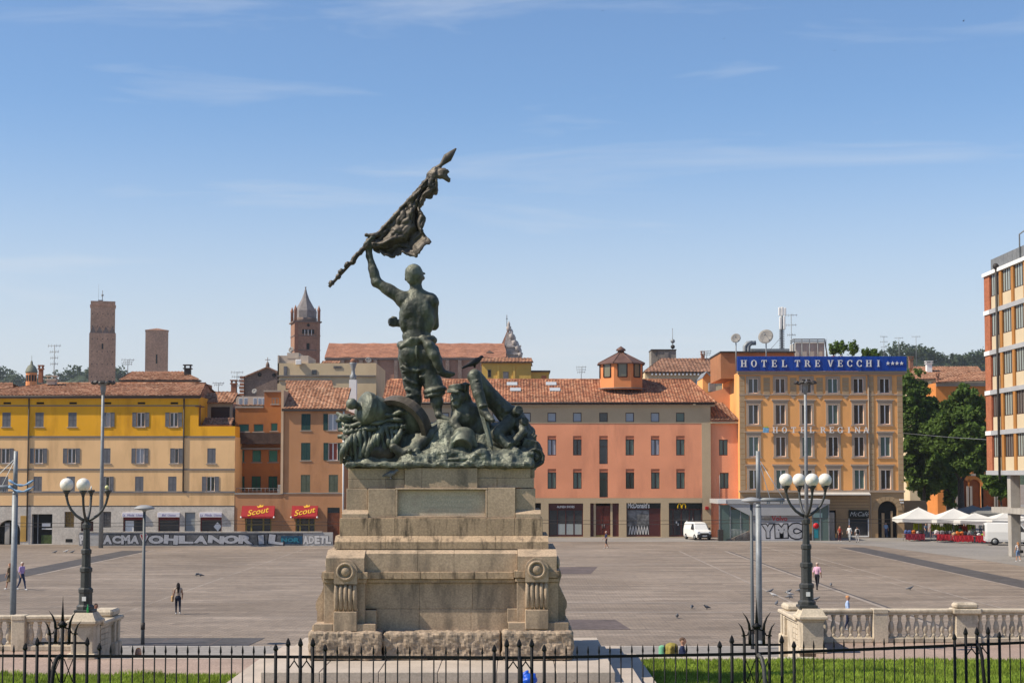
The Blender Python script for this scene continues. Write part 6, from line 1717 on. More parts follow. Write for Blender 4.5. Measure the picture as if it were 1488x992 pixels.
row((588, 613, 694), 679.5, 709, 40.36); blk(694, 722, 694, 708.5, 40.44); row((694, 771), 680, 694, 40.46); row((722, 776), 694, 708.5, 40.46)
blk(771, 777, 681, 694, 40.6)
# scroll consoles on the front corners
def console(pc, q):
    Yf = 39.36; xc = ax(pc, Yf); zc = az(q + 15, Yf); r = 16.8 / 58.4
    m = MB(); n = 18
    m.prism([(xc - r, zc - 18 / 58.4), (xc + r, zc - 18 / 58.4)] + [(xc + r * math.cos(math.pi * k / n), zc + r * math.sin(math.pi * k / n)) for k in range(n + 1)], Yf, 39.7)
    o = m.build('scroll_console', M_GRAN, ped)
    ring = MB()
    ring.lathe([(.165, 0), (.165, .05), (.19, .07), (.225, .05), (.225, 0)], 28); ring.build('scroll_ring', M_GRAN, o, M=Matrix.Translation((xc, Yf + .002, zc)) @ FACE)
    MB().sphere((xc, Yf - .005, zc), (.118, .075, .118), 20, 12).build('scroll_boss', M_GRAN, o)
    zt, zb = az(q + 35, Yf), az(q + 72, Yf)
    for k in range(5):
        x = xc - r + 2 * r * (k + .5) / 5
        pts = [(x, Yf + .2 - .17 * math.sin(math.pi * min(1, t * .62 + .25)) , zt + (zb - zt) * t) for t in np.linspace(0, 1, 9)]
        MB().tube(pts, [.045 + .014 * math.sin(math.pi * t) for t in np.linspace(0, 1, 9)], 8).build('reed', M_GRAN, o)
    MB().box(xc - r, xc + r, Yf + .24, 39.7, zb - .02, zt + .02).build('reed_backing', M_GRAN, o)
    MB().box(xc - r, xc + r, Yf + .02, 39.72, az(q + 102, Yf), az(q + 73.5, Yf), bev=.015).build('console_foot', M_GRAN, o)
console(502.7, 815); console(780, 812)
# side scrolls, seen in profile
for s, pe, q in ((-1, 472, 0), (1, 811, -2)):
    Yf = 40.0; xe = ax(pe, Yf); u = 1 / 57.5
    prof = [(0, 830), (3.5, 831), (5, 838), (2.5, 846), (1.5, 852), (4, 860), (9, 868), (12.5, 876), (12.5, 884), (10.5, 888), (10.5, 905), (0, 905)]
    poly = [(xe + s * a * u, az(b + q, Yf)) for a, b in prof]
    MB().prism(poly if s > 0 else poly[::-1], 40.1, 43.1).build('side_scroll', M_GRAN, ped)
    MB().box(xe, xe + s * 14 * u, 39.6, 43.6, az(917, Yf), az(906, Yf), bev=.015).build('side_plinth', M_GRAN, ped)
# rounded scroll ends above the cornice on both sides
for pe, s in ((472, -1), (811, 1)):
    MB().sphere((ax(pe, 40) , 41.0, az(821, 40)), (.07, .5, .19), 12, 8).build('scroll_end', M_GRAN, ped)

# ================================================================== bronze group
def bronze_mat(name, dark, green, warm, amt=.5):
    m = bpy.data.materials.new(name); m.use_nodes = True
    N, L = m.node_tree.nodes, m.node_tree.links
    b = N['Principled BSDF']; b.inputs['Metallic'].default_value = .35; b.inputs['Roughness'].default_value = .56; b.inputs['Specular IOR Level'].default_value = .5
    g = N.new('ShaderNodeNewGeometry')
    n1 = N.new('ShaderNodeTexNoise'); n1.inputs['Scale'].default_value = 2.6; n1.inputs['Detail'].default_value = 7; n1.inputs['Roughness'].default_value = .62
    mp = N.new('ShaderNodeMapping'); mp.inputs['Scale'].default_value = (1.4, 1.4, .55)
    L.new(g.outputs['Position'], mp.inputs['Vector']); L.new(mp.outputs[0], n1.inputs['Vector'])
    cr = N.new('ShaderNodeValToRGB'); e = cr.color_ramp.elements
    e[0].position = .34; e[0].color = (*dark, 1); e[1].position = .72; e[1].color = (*green, 1)
    x = e.new(.5); x.color = (*[d * (1 - amt) + gr * amt * .6 for d, gr in zip(dark, green)], 1)
    L.new(n1.outputs['Fac'], cr.inputs['Fac'])
    # upward faces mix towards the warm tone, broken up by noise
    sx = N.new('ShaderNodeSeparateXYZ'); L.new(g.outputs['Normal'], sx.inputs[0])
    mr = N.new('ShaderNodeMapRange'); mr.inputs['From Min'].default_value = .15; mr.inputs['From Max'].default_value = .95; mr.inputs['To Max'].default_value = .55
    L.new(sx.outputs['Z'], mr.inputs['Value'])
    n2 = N.new('ShaderNodeTexNoise'); n2.inputs['Scale'].default_value = 7; n2.inputs['Detail'].default_value = 5
    L.new(g.outputs['Position'], n2.inputs['Vector'])
    mu = N.new('ShaderNodeMath'); mu.operation = 'MULTIPLY'; L.new(mr.outputs['Result'], mu.inputs[0]); L.new(n2.outputs['Fac'], mu.inputs[1])
    mx = N.new('ShaderNodeMixRGB'); L.new(mu.outputs[0], mx.inputs['Fac']); L.new(cr.outputs['Color'], mx.inputs['Color1']); mx.inputs['Color2'].default_value = (*warm, 1)
    L.new(mx.outputs['Color'], b.inputs['Base Color'])
    bp = N.new('ShaderNodeBump'); bp.inputs['Strength'].default_value = .5; bp.inputs['Distance'].default_value = .03
    n3 = N.new('ShaderNodeTexNoise'); n3.inputs['Scale'].default_value = 14; n3.inputs['Detail'].default_value = 6
    L.new(g.outputs['Position'], n3.inputs['Vector']); L.new(n3.outputs['Fac'], bp.inputs['Height']); L.new(bp.outputs['Normal'], b.inputs['Normal'])
    MAT[name] = m
    return m
M_BRZ = bronze_mat('green_black_bronze', (.028, .029, .024), (.145, .158, .12), (.30, .29, .22))
M_BRZ_G = bronze_mat('verdigris_bronze', (.05, .055, .043), (.20, .22, .17), (.34, .34, .26), .6)
M_BRZ_B = bronze_mat('brown_bronze', (.035, .028, .022), (.15, .125, .10), (.30, .25, .19))
YS0 = 41.5
ZS0 = az(678.5, 40.5)
SC = FPX / YS0
def S(px, py, y=0.0): return np.array([(px - 744) / FPX * YS0, YS0 + y, ZS0 + (678.5 - py) / SC])
st = thing('bronze_statue', 'bronze group of bare-backed man raising a torn flag over fallen soldiers', 'statue', (AX, YS0, ZS0))
# --- standing man, seen from behind: one continuous body
fig = [
    ell(S(602, 399, .02), (.225, .27, .285)), ell(S(603, 404, .1), (.17, .2, .2)),                 # skull, jaw
    ell(S(588.8, 402, .04), (.035, .06, .085)), ell(S(613.5, 401, .2), (.045, .08, .06)), cap(S(612, 394, .2), S(615.5, 394.5, .22), .04, .03),   # ears, brow
    cap(S(603, 410, .02), S(605.5, 430), .15, .19), cap(S(603, 422), S(589, 434), .13, .15), cap(S(607, 422), S(622, 433), .13, .15),
    ell(S(605.5, 450), (.45, .31, .52)), ell(S(605, 470), (.40, .28, .4)), ell(S(605, 488), (.385, .27, .3)),
    cap(S(587, 437), S(624, 437), .20, .20), ell(S(594, 449, -.2), (.16, .10, .25)), ell(S(618, 449, -.2), (.15, .10, .25)),
    ell(S(588, 462, -.05), (.16, .2, .38)), ell(S(623, 462, -.05), (.16, .2, .38)),
    cap(S(606, 438, -.37), S(605.3, 482, -.34), .05, .05, op='-', k=.09),
    # raised arm
    ell(S(585, 433), (.22, .2, .21)), cap(S(584, 433), S(547, 409), .185, .125), ell(S(566, 421.5), (.26, .155, .165), rot=rot3(0, R(32), 0)),
    cap(S(546.5, 408), S(535, 370), .135, .08), ell(S(542, 394), (.13, .13, .24), rot=rot3(0, R(-14), 0)), ell(S(545.5, 408), (.135, .13, .13)),
    cap(S(535, 369), S(534.5, 359), .082, .095), ell(S(535, 354.5), (.115, .13, .125)),
    # other arm folded in front, its fist showing beside the ribs
    ell(S(626, 436), (.19, .2, .21)), cap(S(627.5, 438), S(629.5, 470, .18), .165, .125), cap(S(629, 471, .2), S(584, 467, .42), .13, .1), cap(S(584, 467, .42), S(574, 466, .42), .1, .095), ell(S(568.5, 465, .42), (.13, .12, .125)),
    # hips in trousers
    ell(S(606, 507), (.50, .36, .34)), ell(S(594.5, 514, -.14), (.255, .25, .27)), ell(S(618, 514, -.14), (.255, .25, .27)),
    cap(S(594, 520), S(599.5, 556, .06), .29, .25), cap(S(599, 556, .06), S(603, 582, .02), .235, .18), cap(S(602, 584, .02), S(606, 612, .05), .16, .12),
    cap(S(618, 520), S(627, 556, -.05), .30, .245), cap(S(630, 556, -.05), S(632, 566, -.08), .23, .245),
    cap(S(632.5, 570, -.08), S(635, 584, -.1), .165, .165), cap(S(635, 584, -.1), S(637, 600, -.12), .155, .09),
    ell(S(638, 603, -.16), (.1, .13, .09)), cap(S(640, 605, -.18), S(662, 615, -.32), .095, .075), cap(S(660, 614, -.3), S(668, 617.5, -.36), .075, .05),
]
# fingers closed on the staff, knuckles of the fist
for k in range(4):
    fig += chain([S(529.5 + k * 2.6, 357.5 - k * 2.9, -.06), S(531 + k * 2.6, 352.5 - k * 2.9, -.125), S(536.5 + k * 2.4, 352.5 - k * 2.9, -.1)], [.038, .036, .03], k=.012)
    fig += chain([S(574 - k * .3, 461 + k * 2.8, .34), S(566 - k * .2, 460.3 + k * 2.8, .31), S(563.5, 461 + k * 2.8, .4)], [.036, .036, .03], k=.012)
fig += chain([S(538, 360, -.06), S(541, 353.5, -.1), S(541, 349, -.06)], [.042, .036, .03], k=.012) + chain([S(573, 459, .36), S(568, 457.5, .36)], [.04, .034], k=.012)
# trouser folds and rolled cuff
for a, b, r_ in (((584, 534, -.24), (606, 540, -.25), .045), ((586, 541, -.22), (607, 536, -.24), .04), ((609, 538, -.26), (630, 530, -.22), .045), ((612, 548, -.24), (636, 541, -.18), .05), ((588, 552, -.18), (607, 558, -.18), .045), ((590, 566, -.14), (608, 570, -.14), .045), ((592, 576, -.13), (609, 573, -.13), .05), ((582, 520, -.24), (592, 531, -.3), .04), ((606.5, 505, -.4), (606, 522, -.36), .03)):
    fig.append(cap(S(*a), S(*b), r_, r_ * .6, k=.06))
for k in range(14):
    a0, a1 = 2 * math.pi * k / 14, 2 * math.pi * (k + 1) / 14
    f_ = lambda a, dz, rr: S(632 + rr * math.cos(a), 567 + dz - 3 * math.cos(a), -.08 + rr / SC * math.sin(a))
    fig.append(cap(f_(a0, 0, 13.5), f_(a1, 0, 13.5), .06, k=.03)); fig.append(cap(f_(a0, 6.5, 13), f_(a1, 6.5, 13), .045, k=.03))
# shirt knotted round the waist, its tail hanging
for k in range(16):
    a0, a1 = 2 * math.pi * k / 16, 2 * math.pi * (k + 1) / 16
    g_ = lambda a: S(605.5 + 24.5 * math.cos(a), 497 - 3.5 * math.cos(a) + 2 * math.sin(2 * a), .33 * math.sin(a))
    fig.append(cap(g_(a0), g_(a1), .085, k=.04))
fig += chain([S(583, 505, -.28), S(600, 494, -.37), S(621, 493, -.36)], [.05, .07, .06], k=.03)
fig += chain([S(615, 492, -.36), S(624, 503, -.4), S(632, 517, -.4), S(637, 530, -.36), S(643, 541, -.32)], [.09, .125, .14, .115, .09], k=.05)
fig += chain([S(626, 500, -.36), S(633, 508, -.3), S(638, 522, -.27), S(641, 534, -.27)], [.07, .09, .08, .06], k=.04)
fig += chain([S(641, 541, -.32), S(650, 543, -.33), S(660, 543.5, -.33)], [.085, .065, .045], k=.03) + chain([S(643, 545, -.3), S(653, 547.5, -.3), S(659, 546, -.32)], [.06, .045, .03], k=.02)
inst('standing_man', sdf_mesh('standing_man', fig, M_BRZ, res=.025, k=.05, noise_amp=.012, noise_scale=7), st)
hair = [ell(S(600.5, 396, -.03), (.235, .255, .255)), ell(S(599, 404, -.08), (.17, .17, .17))]
inst('cropped_hair', sdf_mesh('cropped_hair', hair, M_BRZ_G, res=.024, k=.04, noise_amp=.012, noise_scale=10), st)
# --- flagstaff, flag
sta, stb = S(477, 416, -.05), S(636, 240, .0)
mb = MB(); mb.tube([sta, (sta + stb) / 2, stb], [.04, .045, .04], 8)
sp = [(0, .05), (.1, .085), (.22, .05), (.3, .07), (.48, .125), (.62, .085), (.82, .02)]
dv = (stb - sta) / np.linalg.norm(stb - sta)
mb.tube([stb + dv * (a - .12) for a, r_ in sp], [r_ for a, r_ in sp], 8, flat=.45)
mb.build('flagstaff', M_BRZ_B, st)
wr = []
random.seed(3)
for t in (.03, .08, .12, .17, .21, .25, .29):
    c = sta + (stb - sta) * t
    wr.append(ell(c + np.array([random.uniform(-.03, .03), -.02, random.uniform(-.04, .04)]), (.075 + random.uniform(0, .04), .09, .07), rot=rot3(0, R(-48), 0)))
for t in (.35, .38, .93, .955, .98): c = sta + (stb - sta) * t; wr.append(ell(c, (.12, .12, .10)))
wr += chain([S(546, 340, -.08), S(538, 341, -.08), S(531, 340, -.08)], [.06, .05, .04]) + chain([S(632, 250, -.05), S(643, 252, -.06), S(651, 259, -.05)], [.10, .09, .06]) + chain([S(640, 247, -.05), S(647, 246, -.07)], [.1, .08]) + chain([S(622, 262, -.06), S(614, 264, -.05)], [.08, .05]) + chain([S(627, 254, -.06), S(624, 266, -.07), S(630, 270, -.06)], [.1, .09, .07])
inst('knotted_cloth', sdf_mesh('knotted_cloth', wr + [cap(sta + (stb - sta) * .29, sta + (stb - sta) * .95, .05, .05)], M_BRZ_B, res=.024, k=.05, noise_amp=.03, noise_scale=9), st)
edge = [(0, 541, 359), (.06, 552, 364), (.12, 564, 367), (.2, 580, 362), (.27, 590, 363), (.33, 601, 365), (.38, 606, 357), (.43, 621, 347), (.5, 612, 334), (.57, 610, 326), (.62, 616, 313), (.67, 609, 308), (.72, 607, 301), (.8, 615, 286), (.86, 622, 281), (.92, 633, 274), (1.0, 634, 262)]
ns, nt = 90, 46
Vv, Ff = [], []
for i in range(ns + 1):
    s_ = i / ns
    j = max(k for k in range(len(edge)) if edge[k][0] <= s_); j = min(j, len(edge) - 2)
    f_ = (s_ - edge[j][0]) / (edge[j + 1][0] - edge[j][0])
    ex, ey = edge[j][1] + (edge[j + 1][1] - edge[j][1]) * f_, edge[j][2] + (edge[j + 1][2] - edge[j][2]) * f_
    p0x, p0y = 538 + (634 - 538) * s_, 347 - (347 - 243) * s_
    for k in range(nt + 1):
        t = k / nt
        jag = (mnoise.noise(Vector((s_ * 26, 3.1, 0))) * 5 + mnoise.noise(Vector((s_ * 60, 8, 0))) * 2.5) * t ** 4
        t2 = t * 1.15
        x, y = p0x + (ex + jag * .4 - p0x) * t2, p0y + (ey + jag - p0y) * t2
        sag = 6 * t * (1 - t) * math.sin(math.pi * s_)
        d = .16 * math.sin(t * 9 + s_ * 5 + 1.5 * mnoise.noise(Vector((s_ * 4, t * 2, 1)))) * (.25 + t) * (1 - .4 * s_) + .12 * mnoise.noise(Vector((s_ * 9, t * 7, 4))) + .05 * mnoise.noise(Vector((s_ * 24, t * 20, 2)))
        Vv.append(S(x, y + sag * .5, -.05 + d))
for i in range(ns):
    for k in range(nt):
        a = i * (nt + 1) + k
        sc_, tc_ = i / ns, k / nt
        if abs(sc_ - .70) < .022 and .55 < tc_ < .8: continue          # tear
        Ff.append((a, a + 1, a + nt + 2, a + nt + 1))
fb = MB(); fb.add(Vv, Ff, 0, True)
fl = fb.build('torn_flag', M_BRZ_B, st)
so_ = fl.modifiers.new('thickness', 'SOLIDIFY'); so_.thickness = .055; so_.offset = 0
# --- ground of rock and debris under the group
g = [rbox(S(641, 675.5, 0), (2.36, 1.25, .06), rnd=.03)]
for px, py, y, rx, ry, rz in ((540, 668, .2, .8, .9, .35), (575, 652, .2, .7, .8, .55), (622, 650, .2, .7, .8, .6), (650, 640, .05, .55, .8, .62), (655, 660, -.5, .7, .55, .3), (690, 655, .2, .9, .8, .6), (730, 650, .3, .7, .7, .7), (735, 668, -.6, .75, .5, .25), (700, 668, -.7, .6, .45, .25), (610, 668, -.7, .5, .4, .2), (762, 664, .1, .4, .7, .4)):
    g.append(ell(S(px, py, y), (rx, ry, rz), k=.2))
for k in range(60):
    px = random.uniform(600, 775); g.append(ell(S(px, random.uniform(655, 674), random.uniform(-1.1, -.5)), (random.uniform(.06, .2), .12, random.uniform(.05, .13)), k=.06, rot=rot3(0, random.uniform(-1, 1), 0)))
inst('rocky_mound', sdf_mesh('rocky_mound', g, M_BRZ_G, res=.038, k=.06, noise_amp=.06, noise_scale=3.2, smooth=False), st)
# --- fallen soldier with raised knee
K_ = S(690, 548, -.45)
s1 = [ell(K_, (.19, .19, .195)), cap(K_, S(696, 574, -.6), .165, .15), cap(S(696, 574, -.6), S(704, 598, -.66), .15, .115), cap(S(704, 600, -.66), S(713, 609, -.8), .115, .085), cap(S(712, 608, -.8), S(717, 612, -.9), .08, .06),
      cap(K_ + np.array([.04, .1, 0]), S(715, 579, -.12), .175, .225), cap(S(715, 579, -.12), S(741, 606, .02), .225, .28), ell(S(744, 608, .05), (.31, .3, .31)),
      cap(S(742, 614, -.2), S(722, 632, -.5), .21, .165), cap(S(722, 632, -.5), S(743, 652, -.62), .155, .115), cap(S(743, 652, -.62), S(752, 655, -.78), .1, .07),
      cap(S(746, 606, .05), S(762, 638, .1), .3, .32), cap(S(752, 608, -.1), S(760, 628, -.42), .15, .115), cap(S(760, 628, -.42), S(748, 641, -.66), .11, .08), ell(S(745, 644, -.7), (.09, .07, .08)),
      ell(S(769, 628, .15), (.17, .19, .19)), ell(S(735, 643, -.2), (.5, .4, .22)), cap(S(728, 600, -.1), S(752, 640, -.45), .07, .05), cap(S(733, 598, -.1), S(760, 650, -.35), .07, .05)]
for k in range(4): s1.append(cap(S(745 - k * 1.0, 643 + k * 1.6, -.74), S(739 - k, 645 + k * 1.8, -.78), .024, .018, k=.01))
for k in range(9): s1.append(cap(S(688 + k * 1.5, 557 + k * 4.6, -.62), S(697 + k * 1.3, 553 + k * 5.0, -.68), .026, .014, k=.03))
for k in range(8): s1.append(cap(S(703 + k * 4.6, 563 + k * 5.0, -.36 + k * .01), S(714 + k * 4.4, 560 + k * 5.3, -.1), .034, .018, k=.04))
s1 += [cap(S(698, 592, -.78), S(709, 590, -.74), .035, .03, k=.02)]
inst('fallen_soldier', sdf_mesh('fallen_soldier', s1, M_BRZ, res=.026, k=.03, noise_amp=.014, noise_scale=8), st)
# --- crouching soldier in a peaked cap
s2 = [ell(S(665, 578, -.25), (.185, .22, .24)), cap(S(660, 580, -.44), S(657.5, 583, -.48), .045, .035), ell(S(663, 588, -.4), (.1, .09, .08)), ell(S(675, 576, -.25), (.05, .07, .08)), ell(S(659, 574, -.42), (.035, .03, .025), op='-', k=.02), ell(S(667, 574, -.44), (.04, .03, .025), op='-', k=.02),
      cap(S(664, 587, -.2), S(670, 598, -.1), .17, .25), ell(S(678, 606, -.05), (.42, .38, .42)), ell(S(690, 620, .05), (.45, .4, .45)), cap(S(672, 596, -.2), S(660, 616, -.45), .17, .13), cap(S(660, 616, -.45), S(672, 628, -.62), .12, .1), ell(S(675, 630, -.65), (.1, .1, .08)),
      cap(S(684, 600, 0), S(676, 572, -.05), .14, .11), ell(S(676, 563, -.05), (.11, .12, .13)), cap(S(671, 561, -.1), S(676, 557, -.1), .045), cap(S(676, 559, -.14), S(681, 559, -.1), .045)]
inst('crouching_soldier', sdf_mesh('crouching_soldier', s2, M_BRZ, res=.026, k=.035, noise_amp=.014, noise_scale=9), st)
cp = [cone(S(665, 569, -.25), S(664, 560.5, -.22), .215, .235), rbox(S(659, 569, -.45), (.16, .12, .025), rot=rot3(R(20), 0, 0), rnd=.02)]
inst('peaked_cap', sdf_mesh('peaked_cap', cp, M_BRZ, res=.024, k=.02, noise_amp=.01), st)
# --- bayonet blade, shako, planks, powder barrel, log stumps
bl = MB(); a, b = S(699, 592, -.62), S(715.5, 650, -.82)
bl.add([S(695, 594, -.62), S(700.5, 592, -.7), S(706, 592, -.62), S(711, 648, -.84), S(715.5, 650, -.88), S(717, 646, -.82), S(716.5, 655, -.84)], [(0, 1, 4, 3), (1, 2, 5, 4), (3, 4, 6), (4, 5, 6), (2, 0, 3, 5)])
bl.build('broad_blade', M_BRZ_G, st)
hat = [cone(S(673, 650, -.95), S(676, 634, -.55), .26, .31), cone(S(671.5, 655, -1.1), S(673, 648, -.88), .2, .2, op='-', k=.02)] + chain([S(657, 654, -.9), S(660, 638, -.92), S(668, 630, -.85), S(680, 629, -.8), S(689, 637, -.78), S(692, 648, -.75)], [.07, .06, .06, .06, .06, .07])
inst('fallen_shako', sdf_mesh('fallen_shako', hat, M_BRZ_G, res=.025, k=.03, noise_amp=.01), st)
for c, h_, rx, ry in ((S(672, 666, -.95), (.58, .22, .045), R(8), R(-4)), (S(665, 672, -1.05), (.52, .12, .05), R(4), R(3)), (S(690, 661, -.85), (.3, .2, .035), R(14), R(-8))):
    inst('broken_plank', sdf_mesh('broken_plank', [rbox(c, h_, rot=rot3(rx, ry, R(4)), rnd=.02)], M_BRZ_G, res=.03, k=.02, noise_amp=.02, noise_scale=5), st)
for p0, p1, r_ in ((S(746, 602, -.1), S(754, 596, -.45), .13), (S(753, 616, -.1), S(763, 612, -.4), .125)):
    inst('log_stump', sdf_mesh('log_stump', [cone(p0, p1, r_, r_ * .95), cone(p1, p1 + (p1 - p0) * .2, r_ * .6, r_ * .6, op='-', k=.01)], M_BRZ, res=.024, k=.02, noise_amp=.015, noise_scale=8), st)
br = [cone(S(770, 667, -.1), S(778, 665, -.75), .24, .25), cone(S(777, 665, -.7), S(780, 664.5, -.85), .17, .17, op='-', k=.02), cone(S(777, 665, -.5), S(779, 665, -.8), .07, .07), rbox(S(768, 652, -.3), (.2, .2, .25), rot=rot3(0, R(15), 0)), cap(S(764, 648, -.4), S(776, 628, -.35), .06, .03), cap(S(770, 640, -.4), S(779, 633, -.38), .05, .03), ell(S(780, 655, -.3), (.14, .2, .22))]
inst('powder_barrel', sdf_mesh('powder_barrel', br, M_BRZ, res=.026, k=.04, noise_amp=.015, noise_scale=7), st)
# --- cannon, wheel, wicker gabion
A, B = S(531.5, 593, -.55), S(612, 616, .35)
u = (B - A) / np.linalg.norm(B - A)
cn = [cone(A, B, .415, .27, k=.01), cone(A - u * .02, A + u * .16, .435, .425, k=.01), ell(A - u * .02, (.12, .40, .40), rot=np.array(Vector(u).to_track_quat('X', 'Z').to_matrix()), k=.02), cap(A - u * .1, A - u * .26, .1, .09, k=.04), ell(A - u * .36, (.15, .15, .15), k=.02)]
inst('cannon_barrel', sdf_mesh('cannon_barrel', cn, M_BRZ_G, res=.026, k=.02, noise_amp=.008, noise_scale=6), st)
def wheel(c, ax_dir, Rw, wd, tk):
    m = MB(); Q = Vector(ax_dir).to_track_quat('Z', 'Y').to_matrix().to_4x4(); n = 40
    prof = [(Rw - tk, -wd), (Rw, -wd), (Rw, wd), (Rw - tk, wd)]
    V, F = [], []
    for k in range(n):
        a = 2 * math.pi * k / n
        V += [(r_ * math.cos(a), r_ * math.sin(a), z) for r_, z in prof]
    for k in range(n):
        for j in range(4): F.append((k * 4 + j, ((k + 1) % n) * 4 + j, ((k + 1) % n) * 4 + (j + 1) % 4, k * 4 + (j + 1) % 4))
    m.add(V, F)
    for k in range(10):
        a = 2 * math.pi * k / 10
        m.tube([(.1 * math.cos(a), .1 * math.sin(a), 0), ((Rw - tk * .5) * math.cos(a), (Rw - tk * .5) * math.sin(a), 0)], .05, 6)
    m.lathe([(.1, -.2), (.17, -.16), (.17, .16), (.1, .2)], 14)
    return m.build('gun_wheel', M_BRZ_B, st, M=Matrix.Translation(Vector(c)) @ Q)
wheel(S(582, 622, -.22), (-.42, -.80, -.42), .86, .17, .14)
wheel_disc = MB().lathe([(.02, -.05), (.74, -.05), (.74, .05), (.02, .05)], 28).build('wheel_boards', M_BRZ, st, M=Matrix.Translation(Vector(S(582, 622, -.22))) @ Vector((-.42, -.80, -.42)).to_track_quat('Z', 'Y').to_matrix().to_4x4())
sk = [cap(S(610, 640, -.45), S(590, 662, -.75), .2, .13), cap(S(590, 662, -.75), S(575, 650, -.8), .13, .1), cap(S(640, 624, -.4), S(604, 652, -.6), .17, .2), ell(S(600, 656, -.7), (.25, .2, .15))]
inst('gun_carriage', sdf_mesh('gun_carriage', sk, M_BRZ, res=.03, k=.06, noise_amp=.02), st)
core = inst('wicker_gabion', sdf_mesh('wicker_gabion', [cone(S(506, 643, -.15), S(586, 640, -.15), .50, .48), ell(S(545, 655, -.2), (.8, .55, .35))], M_BRZ_B, res=.04, k=.06, noise_amp=.03), st)
random.seed(21)
for k in range(15):
    x = 507 + k * 5.4; top = 618 - 7 * math.sin(k / 14 * 1.5); bot = 672 - (6 if k > 8 else 0) - 4 * (k % 3)
    if k > 9: bot -= 8
    pts = []
    for t in np.linspace(0, 1, 10):
        py = top + (bot - top) * t
        pts.append(S(x + 2.6 * math.sin(t * 5 + k * .9) - 5 * t * (1 - k / 14), py, -.15 - .56 * math.sin(math.pi * (.12 + .62 * t)) - .05 * math.cos(t * 9 + k)))
    MB().tube(pts, [.062 + .02 * math.sin(t * 11 + k) for t in np.linspace(0, 1, 10)], 7).build('woven_branch', M_BRZ_G, core)
    pts = [S(x + 3 + 2.2 * math.sin(t * 6 + k), top - 5 + 16 * t, -.3 - .35 * t) for t in np.linspace(0, 1, 6)]
    MB().tube(pts, .055, 7).build('woven_branch', M_BRZ_G, core)
for q, a, b in ((619, 504, 588), (628, 503, 592), (637, 502, 590), (608, 540, 596), (647, 500, 560)):
    pts = [S(a + (b - a) * t, q - (9 * t if q < 640 else 0) + 1.5 * math.sin(t * 14), -.58 - .06 * math.sin(t * 20 + q)) for t in np.linspace(0, 1, 14)]
    MB().tube(pts, .06, 7).build('woven_branch', M_BRZ_G, core)
for k in range(16):
    x, q = 491 + random.uniform(0, 22), 597 + random.uniform(0, 40)
    MB().tube([S(x, q, -.4 + random.uniform(-.2, .2)), S(x + 9, q + random.uniform(-3, 5), -.45), S(x + 20, q + random.uniform(-2, 9), -.4)], [.05, .065, .055], 7).build('woven_branch', M_BRZ_G, core)
for k in range(9):
    x, q = 500 + random.uniform(0, 12), 645 + k * 3.4
    MB().tube([S(x, q, -.5), S(x + 9, q + random.uniform(-5, 5), -.6), S(x + 18, q + random.uniform(0, 8), -.5)], .055, 7).build('woven_branch', M_BRZ_G, core)
# ================================================================== balustrades, lamp piers
M_TRAVB = pmat('weathered_limestone', (0.56, 0.475, 0.365), .88, .12, scale=1.2, fine=.1, fscale=18, bump=.25, bscale=30, stain=(.23, .19, .14), stain_amt=.75, stain_scale=(2.2, 2.2, 1.1))
def baluster_mesh():
    p = [(.062, 0), (.075, .015), (.075, .05), (.05, .065), (.06, .10), (.085, .16), (.098, .23), (.095, .30), (.07, .40), (.048, .47), (.045, .50), (.062, .515), (.062, .535), (.045, .55), (.062, .575), (.075, .60), (.075, .64)]
    m = MB(); m.lathe(p, 10); m.box(-.085, .085, -.085, .085, -.04, .004); m.box(-.085, .085, -.085, .085, .636, .66)
    return m.mesh('baluster', M_TRAVB)
BAL = baluster_mesh()
def balustrade(label, x0, x1, Y, piers, near_x):
    """rail on balusters with piers; piers = list of (centre, half width, capped)"""
    o = thing('balustrade', label, 'balustrade', ((x0 + x1) / 2, Y, TER), 'stone balustrades of the terrace')
    zt = 3.0
    edges = sorted([(c - h, c + h) for c, h, _ in piers])
    xs = [x0] + [e for pr in edges for e in pr] + [x1]
    spans = [(xs[i], xs[i + 1]) for i in range(0, len(xs), 2)]
    for a, b in spans:
        if b - a < .1: continue
        MB().box(a, b, Y - .17, Y + .17, TER, TER + .17, bev=.02).build('plinth', M_TRAVB, o)
        m = MB(); m.box(a, b, Y - .14, Y + .14, zt - .19, zt - .12); m.box(a, b, Y - .2, Y + .2, zt - .12, zt, bev=.03); m.build('hand_rail', M_TRAVB, o)
        n = max(1, round((b - a) / .268))
        for k in range(n): inst('baluster', BAL, o, (a + (b - a) * (k + .5) / n, Y, TER + .205), random.uniform(0, 6), M=Matrix.Translation((a + (b - a) * (k + .5) / n, Y, TER + .21)) @ Matrix.Diagonal((1, 1, (zt - .19 - TER - .2) / .66, 1)))
    for c, h, capd in piers:
        m = MB(); m.box(c - h, c + h, Y - .22, Y + .22, TER + .001, zt - .12, bev=.02)
        if capd:
            m.box(c - h - .08, c + h + .08, Y - .3, Y + .3, TER, TER + .2, bev=.02); m.box(c - h - .1, c + h + .1, Y - .33, Y + .33, zt - .15, zt + .02, bev=.03)
        else: m.box(c - h - .002, c + h + .002, Y - .24, Y + .24, zt - .14, zt + .012, bev=.02)
        p = m.build('pier', M_TRAVB, o)
        if capd: MB().box(c - h - .02, c + h + .02, Y - .28, Y + .28, zt + .021, zt + .2, bev=.09).build('pier_cap', M_TRAVB, p)
    return o
YB_R, YB_L = 52.6, 50.2
balustrade('balustrade with urn-shaped balusters behind the blue-shirted walker', 9.9, 27.0, YB_R, [(ax(1275, YB_R), .25, False), (ax(1399, YB_R), .36, True), (21.2, .36, True)], 9.9)
balustrade('balustrade with urn-shaped balusters below the strolling couple', -26.0, -13.4, YB_L, [(ax(33, YB_L), .22, False), (-19.6, .36, True)], -13.4)
